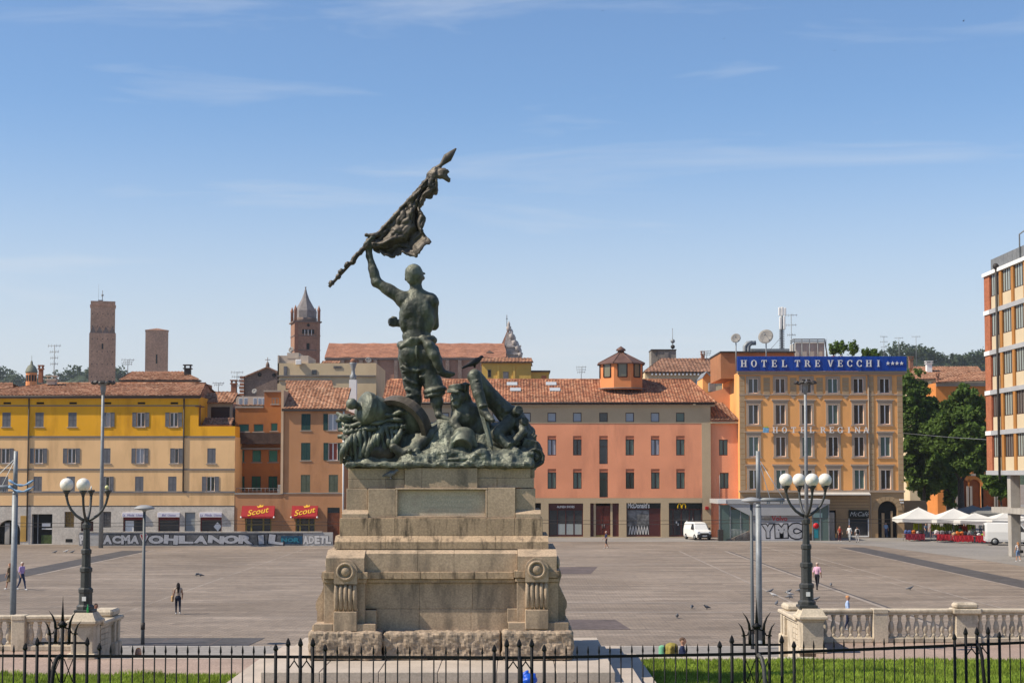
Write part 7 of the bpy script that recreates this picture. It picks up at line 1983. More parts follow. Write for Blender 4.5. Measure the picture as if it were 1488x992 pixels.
def lamp_pier(label, xc, yf, wing_x, wing_y1, s):
    """pier carrying a lamp, and the wing wall that runs back beside the stairs"""
    o = thing('stair_pier', label, 'pier', (xc, yf + .4, TER))
    m = MB(); m.box(xc - .33, xc + .33, yf, yf + .8, TER + .16, 2.86, bev=.015); m.build('shaft', M_TRAVB, o)
    MB().box(xc - .42, xc + .42, yf - .09, yf + .9, TER, TER + .16, bev=.02).build('plinth', M_TRAVB, o)
    m = MB(); m.box(xc - .36, xc + .36, yf - .03, yf + .83, 2.86, 2.93, bev=.01); m.box(xc - .46, xc + .46, yf - .13, yf + .93, 2.93, 3.05, bev=.03); m.build('cornice', M_TRAVB, o)
    m = MB(); b, t = [(xc - .4, yf - .05), (xc + .4, yf - .05), (xc + .4, yf + .85), (xc - .4, yf + .85)], [(xc - .29, yf + .08), (xc + .29, yf + .08), (xc + .29, yf + .72), (xc - .29, yf + .72)]
    m.add([(*p, 3.05) for p in b] + [(*p, 3.26) for p in t], [(0, 1, 5, 4), (1, 2, 6, 5), (2, 3, 7, 6), (3, 0, 4, 7), (4, 5, 6, 7)]); m.build('sloped_block', M_TRAVB, o)
    # wing
    x0, x1 = (wing_x, wing_x + .62) if s > 0 else (wing_x - .62, wing_x)
    MB().box(x0, x1, yf + .81, wing_y1, -.2, 2.80).build('wing_wall', M_TRAVB, o)
    xo = wing_x - s * .03
    for k in range(4): MB().box(min(xo, wing_x), max(xo, wing_x) , yf + .95, yf + 1.95, 2.55 - k * .17, 2.68 - k * .17).build('carved_band', M_TRAVB, o)
    for yy in (wing_y1 - .95, wing_y1 - .45):
        MB().box(wing_x - s * .1, wing_x + s * .02, yy, yy + .22, TER - .6, 2.78, bev=.02).build('pilaster', M_TRAVB, o)
        MB().box(wing_x - s * .16, wing_x + s * .02, yy - .05, yy + .27, TER - .7, TER + .25, bev=.03).build('pilaster_foot', M_TRAVB, o)
    m = MB(); m.box(x0 - .13, x1 + .13, yf + .935, wing_y1 + .14, 2.80, 2.93, bev=.035); m.box(x0 - .05, x1 + .05, yf + .82, wing_y1 + .06, 2.72, 2.80); m.build('wing_cornice', M_TRAVB, o)
    MB().box(x0 - .03, x1 + .03, wing_y1 - 1.0, wing_y1 + .02, 2.931, 3.16, bev=.09).build('end_cap', M_TRAVB, o)
    return o
lamp_pier('sunlit limestone pier and wing wall under the four-globe lamp', 9.33, 49.4, 9.05, 53.4, 1)
lamp_pier('limestone pier and wing wall under the lamp with missing globes', -12.92, 47.9, -12.62, 51.2, -1)

# ================================================================== cast-iron globe lamps
M_IRON = pmat('dark_grey_cast_iron', (.045, .047, .046), .5, .2, scale=4, fine=.08, bump=.15, spec=.4)
M_GLOBE = pmat('opal_globe', (.80, .76, .68), .35, .06, scale=6, fine=.06, fscale=30, bump=0, spec=.4, stain=(.45, .38, .29), stain_amt=.5, stain_scale=(9, 9, 9))
def globe_lamp(label, x, y, z, rot, globes, sc=1.0):
    o = thing('street_lamp', label, 'street lamp', (x, y, z), 'globe lamps on the stair piers')
    m = MB()
    m.box(x - .3, x + .3, y - .3, y + .3, z, z + .1, bev=.02)
    m.lathe([(.29, .1), (.29, .2), (.22, .26), (.215, .62), (.24, .65), (.24, .75), (.18, .8)], 8, (x, y, z), smooth=False); m.build('base', M_IRON, o)
    m = MB()
    m.lathe([(.175, .8), (.175, 1.28), (.205, 1.31), (.205, 1.42), (.15, 1.46), (.145, 1.86), (.17, 1.89), (.17, 2.0), (.12, 2.04), (.105, 2.66), (.14, 2.70), (.145, 2.82), (.09, 2.86), (.08, 2.98), (.05, 3.05)], 8, (x, y, z), smooth=False); m.build('shaft', M_IRON, o)
    for k in range(4):
        a = R(rot) + k * math.pi / 2; d = Vector((math.cos(a), math.sin(a), 0)); c = Vector((x, y, z))
        pts = [c + d * r_ + Vector((0, 0, h)) for r_, h in ((.03, 2.93), (.16, 2.98), (.34, 3.1), (.5, 3.28), (.6, 3.48), (.645, 3.66), (.655, 3.76))]
        ar = MB().tube(pts, [.055, .05, .045, .042, .04, .042, .045], 8).build('arm', M_IRON, o)
        p = c + d * .655
        MB().lathe([(.045, 3.7), (.06, 3.78), (.11, 3.86), (.125, 3.87), (.125, 3.91), (.09, 3.92)], 12, (p.x, p.y, p.z)).build('cup', M_IRON, ar)
        if globes[k] == 1: MB().sphere((p.x, p.y, p.z + 4.09), .213, 24, 16).build('globe', M_GLOBE, ar)
        elif globes[k] == 2: MB().sphere((p.x - .03, p.y, p.z + 4.0), .07, 12, 8).build('bare_bulb', pmat('yellowed_bulb', (.62, .6, .3), .4, .1, bump=0), ar)
        else: MB().lathe([(.02, 3.9), (.025, 3.99), (.005, 4.05)], 8, (p.x, p.y, p.z)).build('lamp_holder', M_WHITE, ar)
    MB().box(x - .06, x + .07, y - .222, y - .217, z + .38, z + .52).build('sticker', M_WHITE, o)
    o.matrix_basis = xf((x, y, z), 0, sc)
    return o
globe_lamp('four-globe cast-iron lamp with all its white globes', ax(1170, 49.9), 49.85, 3.26, 8, (1, 1, 1, 1), .975)
globe_lamp('cast-iron lamp with only two white globes left', ax(126.5, 48.3), 48.35, 3.245, 4, (2, 0, 1, 1), .945)
bo = MB().lathe([(.035, 0), (.036, .16), (.014, .22), (.013, .28)], 10, (ax(130, 48), 48.05, 3.26 - .03)).build('glass_bottle', pmat('green_bottle_glass', (.01, .28, .06), .15, .05, bump=0, spec=.6))
tag(bo, 'green glass bottle left at the foot of the broken lamp', 'bottle')

# ================================================================== steel poles on the square
def tent_pole(label, px, Y, side, py_top, py_arm, arm_px):
    o = thing('steel_pole', label, 'pole', (ax(px, Y), Y, .12))
    x, z1, za = ax(px, Y), az(py_top, Y), az(py_arm, Y)
    MB().tube([(x, Y, 0), (x, Y, za - .35)], [.135, .125], 14).tube([(x, Y, za - .35), (x, Y, za - .2)], [.125, .10], 14).tube([(x, Y, za - .2), (x, Y, z1)], [.10, .088], 14).build('shaft', M_STEEL, o)
    MB().lathe([(.28, 0), (.28, .04), (.15, .05), (.14, .25)], 14, (x, Y, 0)).build('foot_plate', M_STEEL, o)
    xe = ax(arm_px, Y)
    MB().tube([(x, Y, za), (xe, Y, za - .02)], .085, 10).build('arm', M_STEEL, o)
    for t in (.45, .95): MB().tube([(x, Y, z1 - .3), (x + (xe - x) * t, Y, za + .05)], .016, 5).build('stay_cable', M_WHITE, o)
    for t in (.35, .42, .85, .92): MB().box(x + (xe - x) * t - .02, x + (xe - x) * t + .02, Y - .05, Y + .05, za - .22, za - .08).build('hook', M_STEEL, o)
    return o
tent_pole('thick grey pole with short stayed arm beside the spiked fence crest', 1101.5, 69.3, 1, 655, 725.5, 1139.5)
tp_ = tent_pole('thick grey pole beside the strolling couple', 22.5, 68.6, -1, 655, 707, -20)
cl = MB()
for k, q in enumerate((700, 709)):
    cl.tube([(ax(13 + t * 36, 68.4), 68.4, az(q - 3 * (t - .5) ** 2 * 4 + 5 * math.sin(t * 3.1), 68.4)) for t in np.linspace(0, 1, 12)], [.045 + .02 * math.sin(k + t * 17) for t in np.linspace(0, 1, 12)], 6)
tag(cl.build('blue_cloth_strip', pmat('blue_cloth', (.22, .36, .52), .8, .3, scale=5, bump=0)), 'torn blue cloth strips tied to the thick grey pole', 'cloth')
def disc_lamp(label, px, Y, pyd, d):
    o = thing('disc_street_lamp', label, 'street lamp', (ax(px, Y), Y, .12), 'disc lamps along the pavement')
    x, zd = ax(px, Y), az(pyd, Y)
    MB().tube([(x, Y, .1), (x, Y, 1.0), (x, Y, zd)], [.085, .075, .06], 12).build('post', pmat('dark_grey_paint', (.10, .11, .115), .45, .1, bump=0), o)
    MB().lathe([(.05, -.16), (.1, -.08), (d * .9, -.03), (d, .0), (d * .98, .03), (d * .72, .10), (d * .35, .145), (.02, .155)], 28, (x, Y, zd)).build('disc_head', pmat('grey_lamp_head', (.30, .30, .30), .45, .08, bump=0), o)
    MB().lathe([(.095, 0), (.095, .3)], 12, (x, Y, .75)).build('inspection_band', M_GUTTER, o)
    return o
disc_lamp('disc street lamp whose post stands beside the dark paving inlay', 210.5, 68.9, 738.5, .44)
disc_lamp('disc street lamp overlapping the thick stayed pole', 1091.5, 67.0, 727.5, .43)
def flood_mast(label, px, Y, py):
    o = thing('floodlight_mast', label, 'floodlight mast', (ax(px, Y), Y, 0), 'floodlight masts')
    x, zt = ax(px, Y), az(py, Y)
    MB().tube([(x, Y, 0), (x, Y, zt * .5), (x, Y, zt)], [.24, .19, .14], 10).build('mast', M_STEEL, o)
    MB().lathe([(.2, -1.2), (.3, -.6), (.3, -.2), (.75, -.05), (.75, .05), (.2, .1)], 14, (x, Y, zt)).build('crown', M_STEEL, o)
    for k in range(9):
        a = 2 * math.pi * k / 9
        MB().box(-.24, .24, -.16, .12, -.22, .1, bev=.03).build('floodlight', M_GUTTER, o, M=Matrix.Translation((x + 1.0 * math.cos(a), Y + 1.0 * math.sin(a), zt + .05)) @ Matrix.Rotation(a + math.pi / 2, 4, 'Z') @ Matrix.Rotation(R(-35), 4, 'X'))
    return o
flood_mast('floodlight mast in front of the yellow block', 148, 162, 556)
flood_mast('floodlight mast in front of the orange hotel', 1171.5, 171, 556)
for label, zz, y0, sag in (('upper overhead wire strung across the facades', 757.5, 164, .35), ('lower overhead wire strung across the facades', 762, 164.5, .45)):
    pts = []
    for k in range(61):
        t = k / 60; px = -80 + 1650 * t
        s_ = (t * 4) % 1
        pts.append((ax(px, y0), y0, az(zz - 7 * t, y0) - sag * 4 * s_ * (1 - s_) * .6))
    tag(MB().tube(pts, .022, 4).build('overhead_wire', M_GUTTER), label, 'wire', 'overhead wires')
tag(MB().tube([(ax(1312, 186), 186, az(629, 186)), (ax(1380, 170), 170, az(635, 170)), (ax(1436, 152), 152, az(638.5, 152))], .022, 4).build('overhead_wire', M_STEEL), 'single wire from hotel corner to the modern office block', 'wire', 'overhead wires')

# ================================================================== iron fence in front
fe = thing('iron_fence', 'black wrought-iron fence with spear pickets and two spiked crests', 'fence', (0, 18.8, 4.0))
FP = [(-9.5, 19.1), (-6.05, 18.9), (0.2, 18.7), (2.87, 19.1), (6.6, 20.4), (9.5, 21.4)]
def fence_y(x):
    for (a, ya), (b, yb) in zip(FP[:-1], FP[1:]):
        if x <= b: return ya + (yb - ya) * (x - a) / (b - a)
    return FP[-1][1]
ZR = az(955, 18.7)                      # upper rail
def fx_(px):
    """x on the fence line under a pixel column"""
    x = 0.0
    for _ in range(8): x = (px - 744) / FPX * fence_y(x)
    return x
def picket_mesh(h, r, spear, name):
    m = MB(); z0 = -1.12
    m.tube([(0, 0, z0), (0, 0, h - spear)], r, 6)
    m.lathe([(r, h - spear), (r * 1.5, h - spear + .012), (r * 1.55, h - spear * .72), (r * .9, h - spear * .3), (.001, h)], 6, smooth=False)
    return m.mesh(name, M_BLACK)
PK, PM, PT = picket_mesh(.135, .0085, .10, 'picket'), picket_mesh(.155, .0195, .085, 'post'), picket_mesh(.225, .0195, .10, 'tall_post')
groups = [(439, 17.8), (754.5, 18), (1414.5, 16.2), (-245, 18)]
crests = [95.5, 1097]
taken = []
for c, s_ in groups: taken.append((c - 2 * s_, c + 2 * s_))
for c in crests: taken.append((c - 54, c + 54) if c < 500 else (c - 54, c + 53))
taken.sort()
bounds = [-330] + [v for t in taken for v in t] + [1640]
for i in range(0, len(bounds), 2):
    a, b = bounds[i], bounds[i + 1]
    n = max(2, round((b - a) / (17.2 if 470 < a < 480 else (15.75 if b < 1200 else 14.6))))
    for k in range(1, n):
        x = fx_(a + (b - a) * k / n); inst('picket', PK, fe, (x, fence_y(x), ZR), 0.3)
brace = MB()
for c, s_ in groups:
    for k in (-2, -1, 0, 1, 2):
        x = fx_(c + k * s_); inst('post' if abs(k) == 2 else 'tall_post', PM if abs(k) == 2 else PT, fe, (x, fence_y(x), ZR))
    for k in (-1, 0):
        xa, xb = fx_(c + k * s_), fx_(c + (k + 1) * s_); xm = (xa + xb) / 2; y = fence_y(xm)
        MB().tube([(xm, y, ZR), (xm, y, ZR - .045), (xa, y, ZR - .15)], .008, 5).tube([(xm, y, ZR - .045), (xb, y, ZR - .15)], .008, 5).build('scroll_brace', M_BLACK, fe)
    x = fx_(c); y = fence_y(x)
    MB().tube([(x, y - .02, ZR + .01), (x + .01, y - .09, ZR - .03), (x + .02, y - .14, ZR - .15), (x + .03, y - .35, ZR - 1.1)], .022, 8).build('back_stay', M_BLACK, fe)
xs = [p[0] for p in FP]
for zz, r_ in ((0, .017), (-.98, .017)):
    for (a, ya), (b, yb) in zip(FP[:-1], FP[1:]):
        d = Vector((b - a, yb - ya, 0)); L_ = d.length; ang = math.atan2(d.y, d.x)
        MB().box(0, L_, -.008, .008, -r_, r_).build('rail', M_BLACK, fe, M=Matrix.Translation((a, ya, ZR + zz)) @ Matrix.Rotation(ang, 4, 'Z'))
def crest(c):
    x0 = fx_(c); y = fence_y(x0); u = y / FPX
    P = lambda dx, py, dy=0: (x0 + dx * u, y + dy, az(py, y) + (ZR - az(955, 18.7)) + (0 if c < 500 else 0))
    zoff = ZR - az(954 if c < 500 else 948, y)
    Q = lambda dx, py, dy=0: (x0 + dx * u, y + dy, az(py, y) + zoff)
    for dx, me in ((-53.5, PM), (-36, PT), (36, PT), (53.5, PM)): inst('post' if me is PM else 'tall_post', me, fe, (x0 + dx * u, y, ZR))
    MB().box(x0 - 36 * u, x0 + 36 * u, y - .012, y + .012, Q(0, 936.5)[2], Q(0, 933.5)[2]).build('crest_bar', M_BLACK, fe)
    MB().tube([Q(0, 1075), Q(0, 905)], .021, 8).tube([Q(0, 905), Q(0, 890), Q(0, 866.5)], [.02, .013, .001], 8).build('centre_spear', M_BLACK, fe)
    m = MB(); m.lathe([(.02, -.03), (.045, -.015), (.05, .0), (.035, .02), (.02, .04)], 10, Q(0, 908))
    for s in (-1, 1): m.sphere(Q(s * 4.5, 908), .02, 8, 6); m.sphere(Q(s * 3, 911), .018, 8, 6)
    m.build('collar', M_BLACK, fe)
    for s in (-1, 1):
        MB().tube([Q(s * 18, 1075), Q(s * 18, 924)], .0185, 8).build('crest_upright', M_BLACK, fe)
        MB().tube([Q(s * 18, 925), Q(s * 19, 917), Q(s * 22, 909), Q(s * 27, 903)], [.017, .014, .009, .001], 7).build('curved_spike', M_BLACK, fe)
        MB().tube([Q(s * 10, 935), Q(s * 10, 914)], .0185, 8).build('crest_upright', M_BLACK, fe)
        MB().tube([Q(s * 10, 915), Q(s * 11, 905), Q(s * 14.5, 896), Q(s * 20.5, 887.5)], [.017, .015, .01, .001], 7).build('curved_spike', M_BLACK, fe)
        MB().tube([Q(0, 909), Q(s * 4, 913), Q(s * 9, 914.5)], .009, 6).tube([Q(s * 10, 914), Q(s * 14, 921.5), Q(s * 22, 922)], .008, 6).build('scroll', M_BLACK, fe)
        MB().tube([Q(s * 16, 958), Q(s * 3, 992)], .006, 5).tube([Q(s * 3, 958), Q(s * 16, 992)], .006, 5).build('cross_brace', M_BLACK, fe)
    MB().tube([Q(0, 1075, -.03), Q(0, 985, -.03), Q(0, 974, -.03)], [.014, .012, .001], 6).build('small_spear', M_BLACK, fe)
    m = MB(); m.tube([Q(-1, 953, -.03), Q(-5, 957, -.08), Q(-7, 968, -.14), Q(-9, 1075, -.4)], .026, 8) if c < 500 else m.tube([Q(1, 949, -.03), Q(5, 953, -.08), Q(7, 964, -.14), Q(9, 1075, -.4)], .026, 8)
    m.build('back_stay', M_BLACK if c < 500 else pmat('worn_iron', (.06, .058, .055), .5, .2), fe)
for c in crests: crest(c)
bg = sdf_mesh('blue_bag', [ell((0, 0, .13), (.2, .16, .15)), cap((-.12, 0, .22), (-.02, 0, .33), .06, .03), cap((.05, -.05, .2), (.14, 0, .27), .06, .03)], pmat('blue_plastic_bag', (.01, .09, .55), .4, .1, bump=.1), res=.02, k=.05, noise_amp=.03, noise_scale=8)
bgo = inst('plastic_bag', bg, None, (ax(768, 36.4), 36.45, 2.60)); tag(bgo, 'crumpled blue plastic bag on the monument step', 'bag')

# ================================================================== trees, shrubs, hills
def leaf_cloud(name, blobs, n, size, mat, parent, seed=1, shell=.45):
    rng = np.random.default_rng(seed)
    B = np.array(blobs, float); vol = (B[:, 3] * B[:, 4] * B[:, 5]) ** .72
    idx = rng.choice(len(B), n, p=vol / vol.sum())
    d = rng.normal(size=(n, 3)); d /= np.linalg.norm(d, axis=1)[:, None]
    r_ = rng.uniform(shell, 1, n) ** .5 * rng.uniform(.85, 1.08, n)
    c = B[idx, :3] + d * B[idx, 3:] * r_[:, None] + rng.normal(size=(n, 3)) * size * .35
    s = size * rng.uniform(.55, 1.3, n)
    nrm = d * .6 + rng.normal(size=(n, 3)) * .6 + np.array([0, 0, .35]); nrm /= np.linalg.norm(nrm, axis=1)[:, None]
    t = np.cross(nrm, rng.normal(size=(n, 3))); t /= np.linalg.norm(t, axis=1)[:, None]
    b = np.cross(nrm, t)
    V = np.stack([c - t * s[:, None], c + b * s[:, None] * .62 - nrm * s[:, None] * .15, c + t * s[:, None], c - b * s[:, None] * .62 - nrm * s[:, None] * .15], 1).reshape(-1, 3)
    me = bpy.data.meshes.new(name)
    me.from_pydata(V.tolist(), [], np.arange(4 * n).reshape(-1, 4).tolist())
    me.materials.append(mat)
    return inst(name, me, parent)
M_LEAF, M_LEAF2 = leaf_mat('plane_leaf', (.115, .19, .032)), leaf_mat('light_leaf', (.12, .20, .03))
M_BARK = pmat('grey_brown_bark', (.09, .075, .058), .95, .25, scale=2, fine=.2, fscale=8, bump=.4)
def tree(label, px, py0, Y, trunk_r, limbs, blobs, n, size, mat, seed, group='trees beside the hotel'):
    base = ground(px, py0) if py0 else Vector((ax(px, Y), Y, 0))
    o = thing('plane_tree', label, 'tree', (ax(px, Y), Y, 0), group)
    x = ax(px, Y); P = lambda a, q, dy=0: Vector((ax(a, Y), Y + dy, az(q, Y)))
    m = MB()
    for pts, r0, r1 in limbs:
        pp = [P(*p) for p in pts]; m.tube(pp, list(np.linspace(r0, r1, len(pp))), 8)
    m.build('trunk', M_BARK, o)
    sc_ = Y / FPX
    rg = np.random.default_rng(seed + 50); bl = []
    for a, q, dy, rx, rz in blobs:          # each mass of the crown breaks into many small leafy clumps
        c = P(a, q, dy); vol = rx * rz
        bl.append((*c, rx * sc_ * .7, rx * sc_ * .65, rz * sc_ * .7))
        for _ in range(int(9 + vol / 28)):
            d = rg.normal(size=3); d /= np.linalg.norm(d); s_ = rg.uniform(.16, .34); f_ = rg.uniform(.72, 1.12)
            bl.append((c.x + d[0] * rx * sc_ * f_, c.y + d[1] * rx * sc_ * .9 * f_, c.z + d[2] * rz * sc_ * f_, rx * sc_ * s_ * 1.2, rx * sc_ * s_ * 1.2, rx * sc_ * s_))
    leaf_cloud('crown', bl, n, size, mat, o, seed)
    return o
YT = 214.0
tree('tall dense tree pressed against the hotel side', 1340, None, YT, .3, [([(1341, 790), (1342, 740), (1343, 700), (1340, 640)], .32, .12), ([(1342, 715), (1352, 680), (1360, 640)], .16, .06), ([(1342, 710), (1330, 680), (1325, 640)], .16, .06)],
     [(1330, 570, 0, 20, 32), (1322, 610, -1, 17, 40), (1345, 605, 1, 24, 34), (1335, 650, -1, 25, 36), (1322, 680, 0, 14, 30), (1352, 640, -2, 22, 32), (1362, 600, 1, 16, 24), (1350, 690, 0, 24, 26), (1318, 555, 0, 10, 16)], 24000, .30, M_LEAF, 1)
tree('broad tree with forked trunk above the umbrellas', 1396, None, YT - 8, .5, [([(1397, 790), (1396, 745), (1396, 715), (1396, 698)], .5, .36), ([(1396, 700), (1389, 685), (1383, 668), (1378, 640)], .26, .08), ([(1396, 700), (1404, 688), (1407, 668), (1410, 640)], .24, .08), ([(1400, 694), (1414, 680), (1422, 660)], .14, .05)],
     [(1398, 600, 0, 26, 28), (1420, 605, 1, 20, 28), (1385, 640, 0, 24, 30), (1412, 640, -1, 26, 30), (1430, 640, 0, 14, 26), (1372, 665, 0, 18, 22), (1400, 668, -1, 20, 18), (1427, 672, 0, 14, 18), (1405, 578, 0, 18, 18)], 24000, .30, M_LEAF, 2)
tree('slim dark tree behind the market stalls', 1377, None, YT + 4, .3, [([(1378, 780), (1377, 735), (1376, 700), (1374, 660)], .3, .14), ([(1384, 780), (1384, 735), (1386, 700)], .2, .1)],
     [(1377, 700, 0, 16, 16), (1366, 690, 0, 16, 20), (1385, 712, 0, 10, 12), (1378, 728, 0, 7, 12), (1345, 705, 1, 18, 16), (1383, 735, 0, 5, 8)], 7000, .29, M_LEAF, 3)
tree('light green young tree half behind the concrete columns', 1452, None, 188, .15, [([(1455, 800), (1455, 740), (1452, 710)], .16, .07)],
     [(1448, 702, 0, 15, 15), (1458, 712, 0, 14, 14), (1440, 695, 0, 10, 10), (1462, 695, 0, 12, 12)], 3200, .28, M_LEAF2, 4)
def shrub(label, px, py, Y, rx, rz, n, seed):
    o = thing('roof_shrub', label, 'shrub', (ax(px, Y), Y, az(py + rz, Y)), 'potted shrubs on the hotel roof')
    s_ = Y / FPX; c = at(px, py, Y)
    MB().tube([(c.x, c.y, c.z - rz * s_ * 1.4), (c.x, c.y, c.z)], [.07, .03], 6).build('stem', M_BARK, o)
    MB().lathe([(.22, 0), (.3, .4)], 10, (c.x, c.y, c.z - rz * s_ * 1.9)).build('pot', M_TERRA, o)
    leaf_cloud('foliage', [(c.x, c.y, c.z - .25, rx * s_ * 1.2, rx * s_, rz * s_), (c.x + .22, c.y, c.z + rz * s_ * .5, rx * s_ * .45, rx * s_ * .5, rz * s_ * .55), (c.x - .3, c.y, c.z + rz * s_ * .3, rx * s_ * .4, rx * s_ * .5, rz * s_ * .6), (c.x + .55, c.y, c.z - .2, rx * s_ * .5, rx * s_ * .5, rz * s_ * .6)], n, .17, M_LEAF2, o, seed, .1)
for i, (a, q, rx, rz) in enumerate(((1211, 505, 6, 9), (1221.5, 503, 6, 10), (1239, 504, 6, 11), (1258, 513, 5, 8), (1269, 514, 6, 8))):
    shrub('potted shrub on the hotel roof, ' + ('nearest the machine room', 'between machine room and first white hood', 'between the white hoods', 'just past the white hoods', 'above the stars of the sign')[i], a, q, YH + 4, rx, rz, 420, 30 + i)
# low vine cleared; wooded hills on the horizon
prof = [(-300, 528), (-100, 536), (-20, 540), (0, 543), (12, 546), (22, 552), (35, 557), (60, 556), (85, 550), (98, 542), (113, 537), (128, 540), (150, 546), (168, 541), (200, 556), (260, 575), (420, 600), (900, 600), (1180, 560), (1240, 535), (1275, 521), (1290, 514), (1300, 512), (1318, 508), (1330, 511), (1340, 510), (1350, 513), (1362, 518), (1378, 522), (1395, 521), (1410, 522), (1425, 519), (1440, 516), (1500, 508), (1700, 500)]
YHL = 1500.0
pxs = np.arange(-300, 1700, 1.6)
pys = np.interp(pxs, [p[0] for p in prof], [p[1] for p in prof])
V, F = [], []
rowsn = 9
for j in range(rowsn):
    t = j / (rowsn - 1); Yh = YHL - 260 * (1 - t)
    for px, py in zip(pxs, pys):
        zr = az(py + 1.5, YHL); x = ax(px, YHL)
        lump = 5.0 * mnoise.fractal(Vector((x * .035, Yh * .05, 0)), .8, 2.2, 3) + 3.0 * abs(mnoise.noise(Vector((x * .11, Yh * .13, 4))))
        V.append((x * Yh / YHL, Yh, max(-2, zr * (t ** .6) + lump * (.4 + .6 * t) - 3)))
nx = len(pxs)
for j in range(rowsn - 1):
    for i in range(nx - 1): F.append((j * nx + i, j * nx + i + 1, (j + 1) * nx + i + 1, (j + 1) * nx + i))
hb = MB(); hb.add(V, F, 0, False)
hm = leaf_mat('wooded_hill', (.075, .11, .05))
tag(hb.build('wooded_hills', hm), kind='structure')
rng = np.random.default_rng(9)
sel = [(px, py) for px, py in zip(pxs, pys) if py < 562]
bl = []
for k in range(420):
    px, py = sel[rng.integers(len(sel))]
    Yh = YHL - rng.uniform(0, 60); rr = rng.uniform(3.0, 6.5)
    bl.append((ax(px, YHL) * Yh / YHL, Yh, az(py + rng.uniform(0, 6), YHL) - 1.0, rr, rr, rr * rng.uniform(.8, 1.5)))
far = leaf_cloud('hill_woods', bl, 24000, 1.5, hm, None, 10, .3)
tag(far, 'dark woods along the crest of the distant hills', 'woods', kind='stuff')
# ================================================================== market, vehicles
M_CANVAS = pmat('white_canvas', (.60, .58, .54), .8, .06, scale=.6, fine=.04, bump=.1)
M_CANVAS_G = pmat('grey_canvas', (.20, .195, .18), .8, .08, bump=.1)
def umbrella(label, px, py_peak, py_eave, half, Y, mat):
    o = thing('market_umbrella', label, 'umbrella', (ax(px, Y), Y, 0), 'market umbrellas')
    x, zp, ze, h = ax(px, Y), az(py_peak, Y), az(py_eave, Y), half
    m = MB(); n = 8
    # four faces, sagging a little between the ribs, with a hanging valance
    ring = []
    for lv, t in enumerate((0.0, .35, .7, 1.0)):
        pts = []
        for s in range(4):
            a, b = [(-1, -1), (1, -1), (1, 1), (-1, 1)][s], [(1, -1), (1, 1), (-1, 1), (-1, -1)][s]
            for k in range(n):
                f = k / n; px_, py_ = a[0] + (b[0] - a[0]) * f, a[1] + (b[1] - a[1]) * f
                sag = .16 * math.sin(math.pi * f) * t
                pts.append((x + px_ * h * max(t, .02), Y + py_ * h * max(t, .02), zp + (ze - zp) * (t ** .9) - sag * (1 if t < 1 else .6)))
        ring.append(pts)
    ring.append([(a[0], a[1], a[2] - .38 + .05 * math.sin(i * 1.3)) for i, a in enumerate(ring[-1])])
    N_ = len(ring[0])
    m.add([p for r_ in ring for p in r_], [(j * N_ + k, j * N_ + (k + 1) % N_, (j + 1) * N_ + (k + 1) % N_, (j + 1) * N_ + k) for j in range(len(ring) - 1) for k in range(N_)])
    m.build('canopy', mat, o)
    MB().tube([(x, Y, 0), (x, Y, zp + .1)], .05, 8).build('pole', M_STEEL, o)
    MB().box(x - .45, x + .45, Y - .45, Y + .45, 0, .12, bev=.02).build('base', M_CONC, o)
    for sx, sy in ((-1, -1), (1, -1), (1, 1), (-1, 1)): MB().tube([(x + sx * .04, Y + sy * .04, zp - .08), (x + sx * h * .98, Y + sy * h * .98, ze - .04)], .022, 5).build('rib', M_STEEL, o)
    return o
umbrella('large white umbrella at the hotel end of the market', 1334, 737, 752.5, 2.45, 181, M_CANVAS)
umbrella('large white umbrella in the middle of the market', 1385, 738.5, 753.5, 2.6, 179, M_CANVAS)
umbrella('white umbrella set lower beside the middle one', 1416, 745, 755, 2.3, 176, M_CANVAS)
umbrella('white umbrella over the parked delivery van', 1462, 743, 754.5, 2.3, 174, M_CANVAS)
umbrella('dark grey umbrella under the forked tree', 1434, 735, 744, 2.6, 192, M_CANVAS_G)
umbrella('grey umbrella further back behind the white ones', 1412, 734, 742, 2.2, 197, M_CANVAS_G)
M_REDCL = pmat('red_tablecloth', (.42, .02, .03), .8, .1, bump=.1)
M_WINECL = pmat('wine_red_tablecloth', (.20, .015, .03), .8, .1, bump=.1)
random.seed(5)
goods = [pmat('goods_%s' % n, c, .7, .25, scale=5, bump=0) for n, c in (('white', (.6, .58, .55)), ('blue', (.06, .1, .25)), ('red', (.4, .03, .03)), ('green', (.2, .34, .03)), ('grey', (.15, .15, .16)), ('tan', (.35, .24, .13)), ('black', (.02, .02, .025)), ('orange', (.5, .13, .02)))]
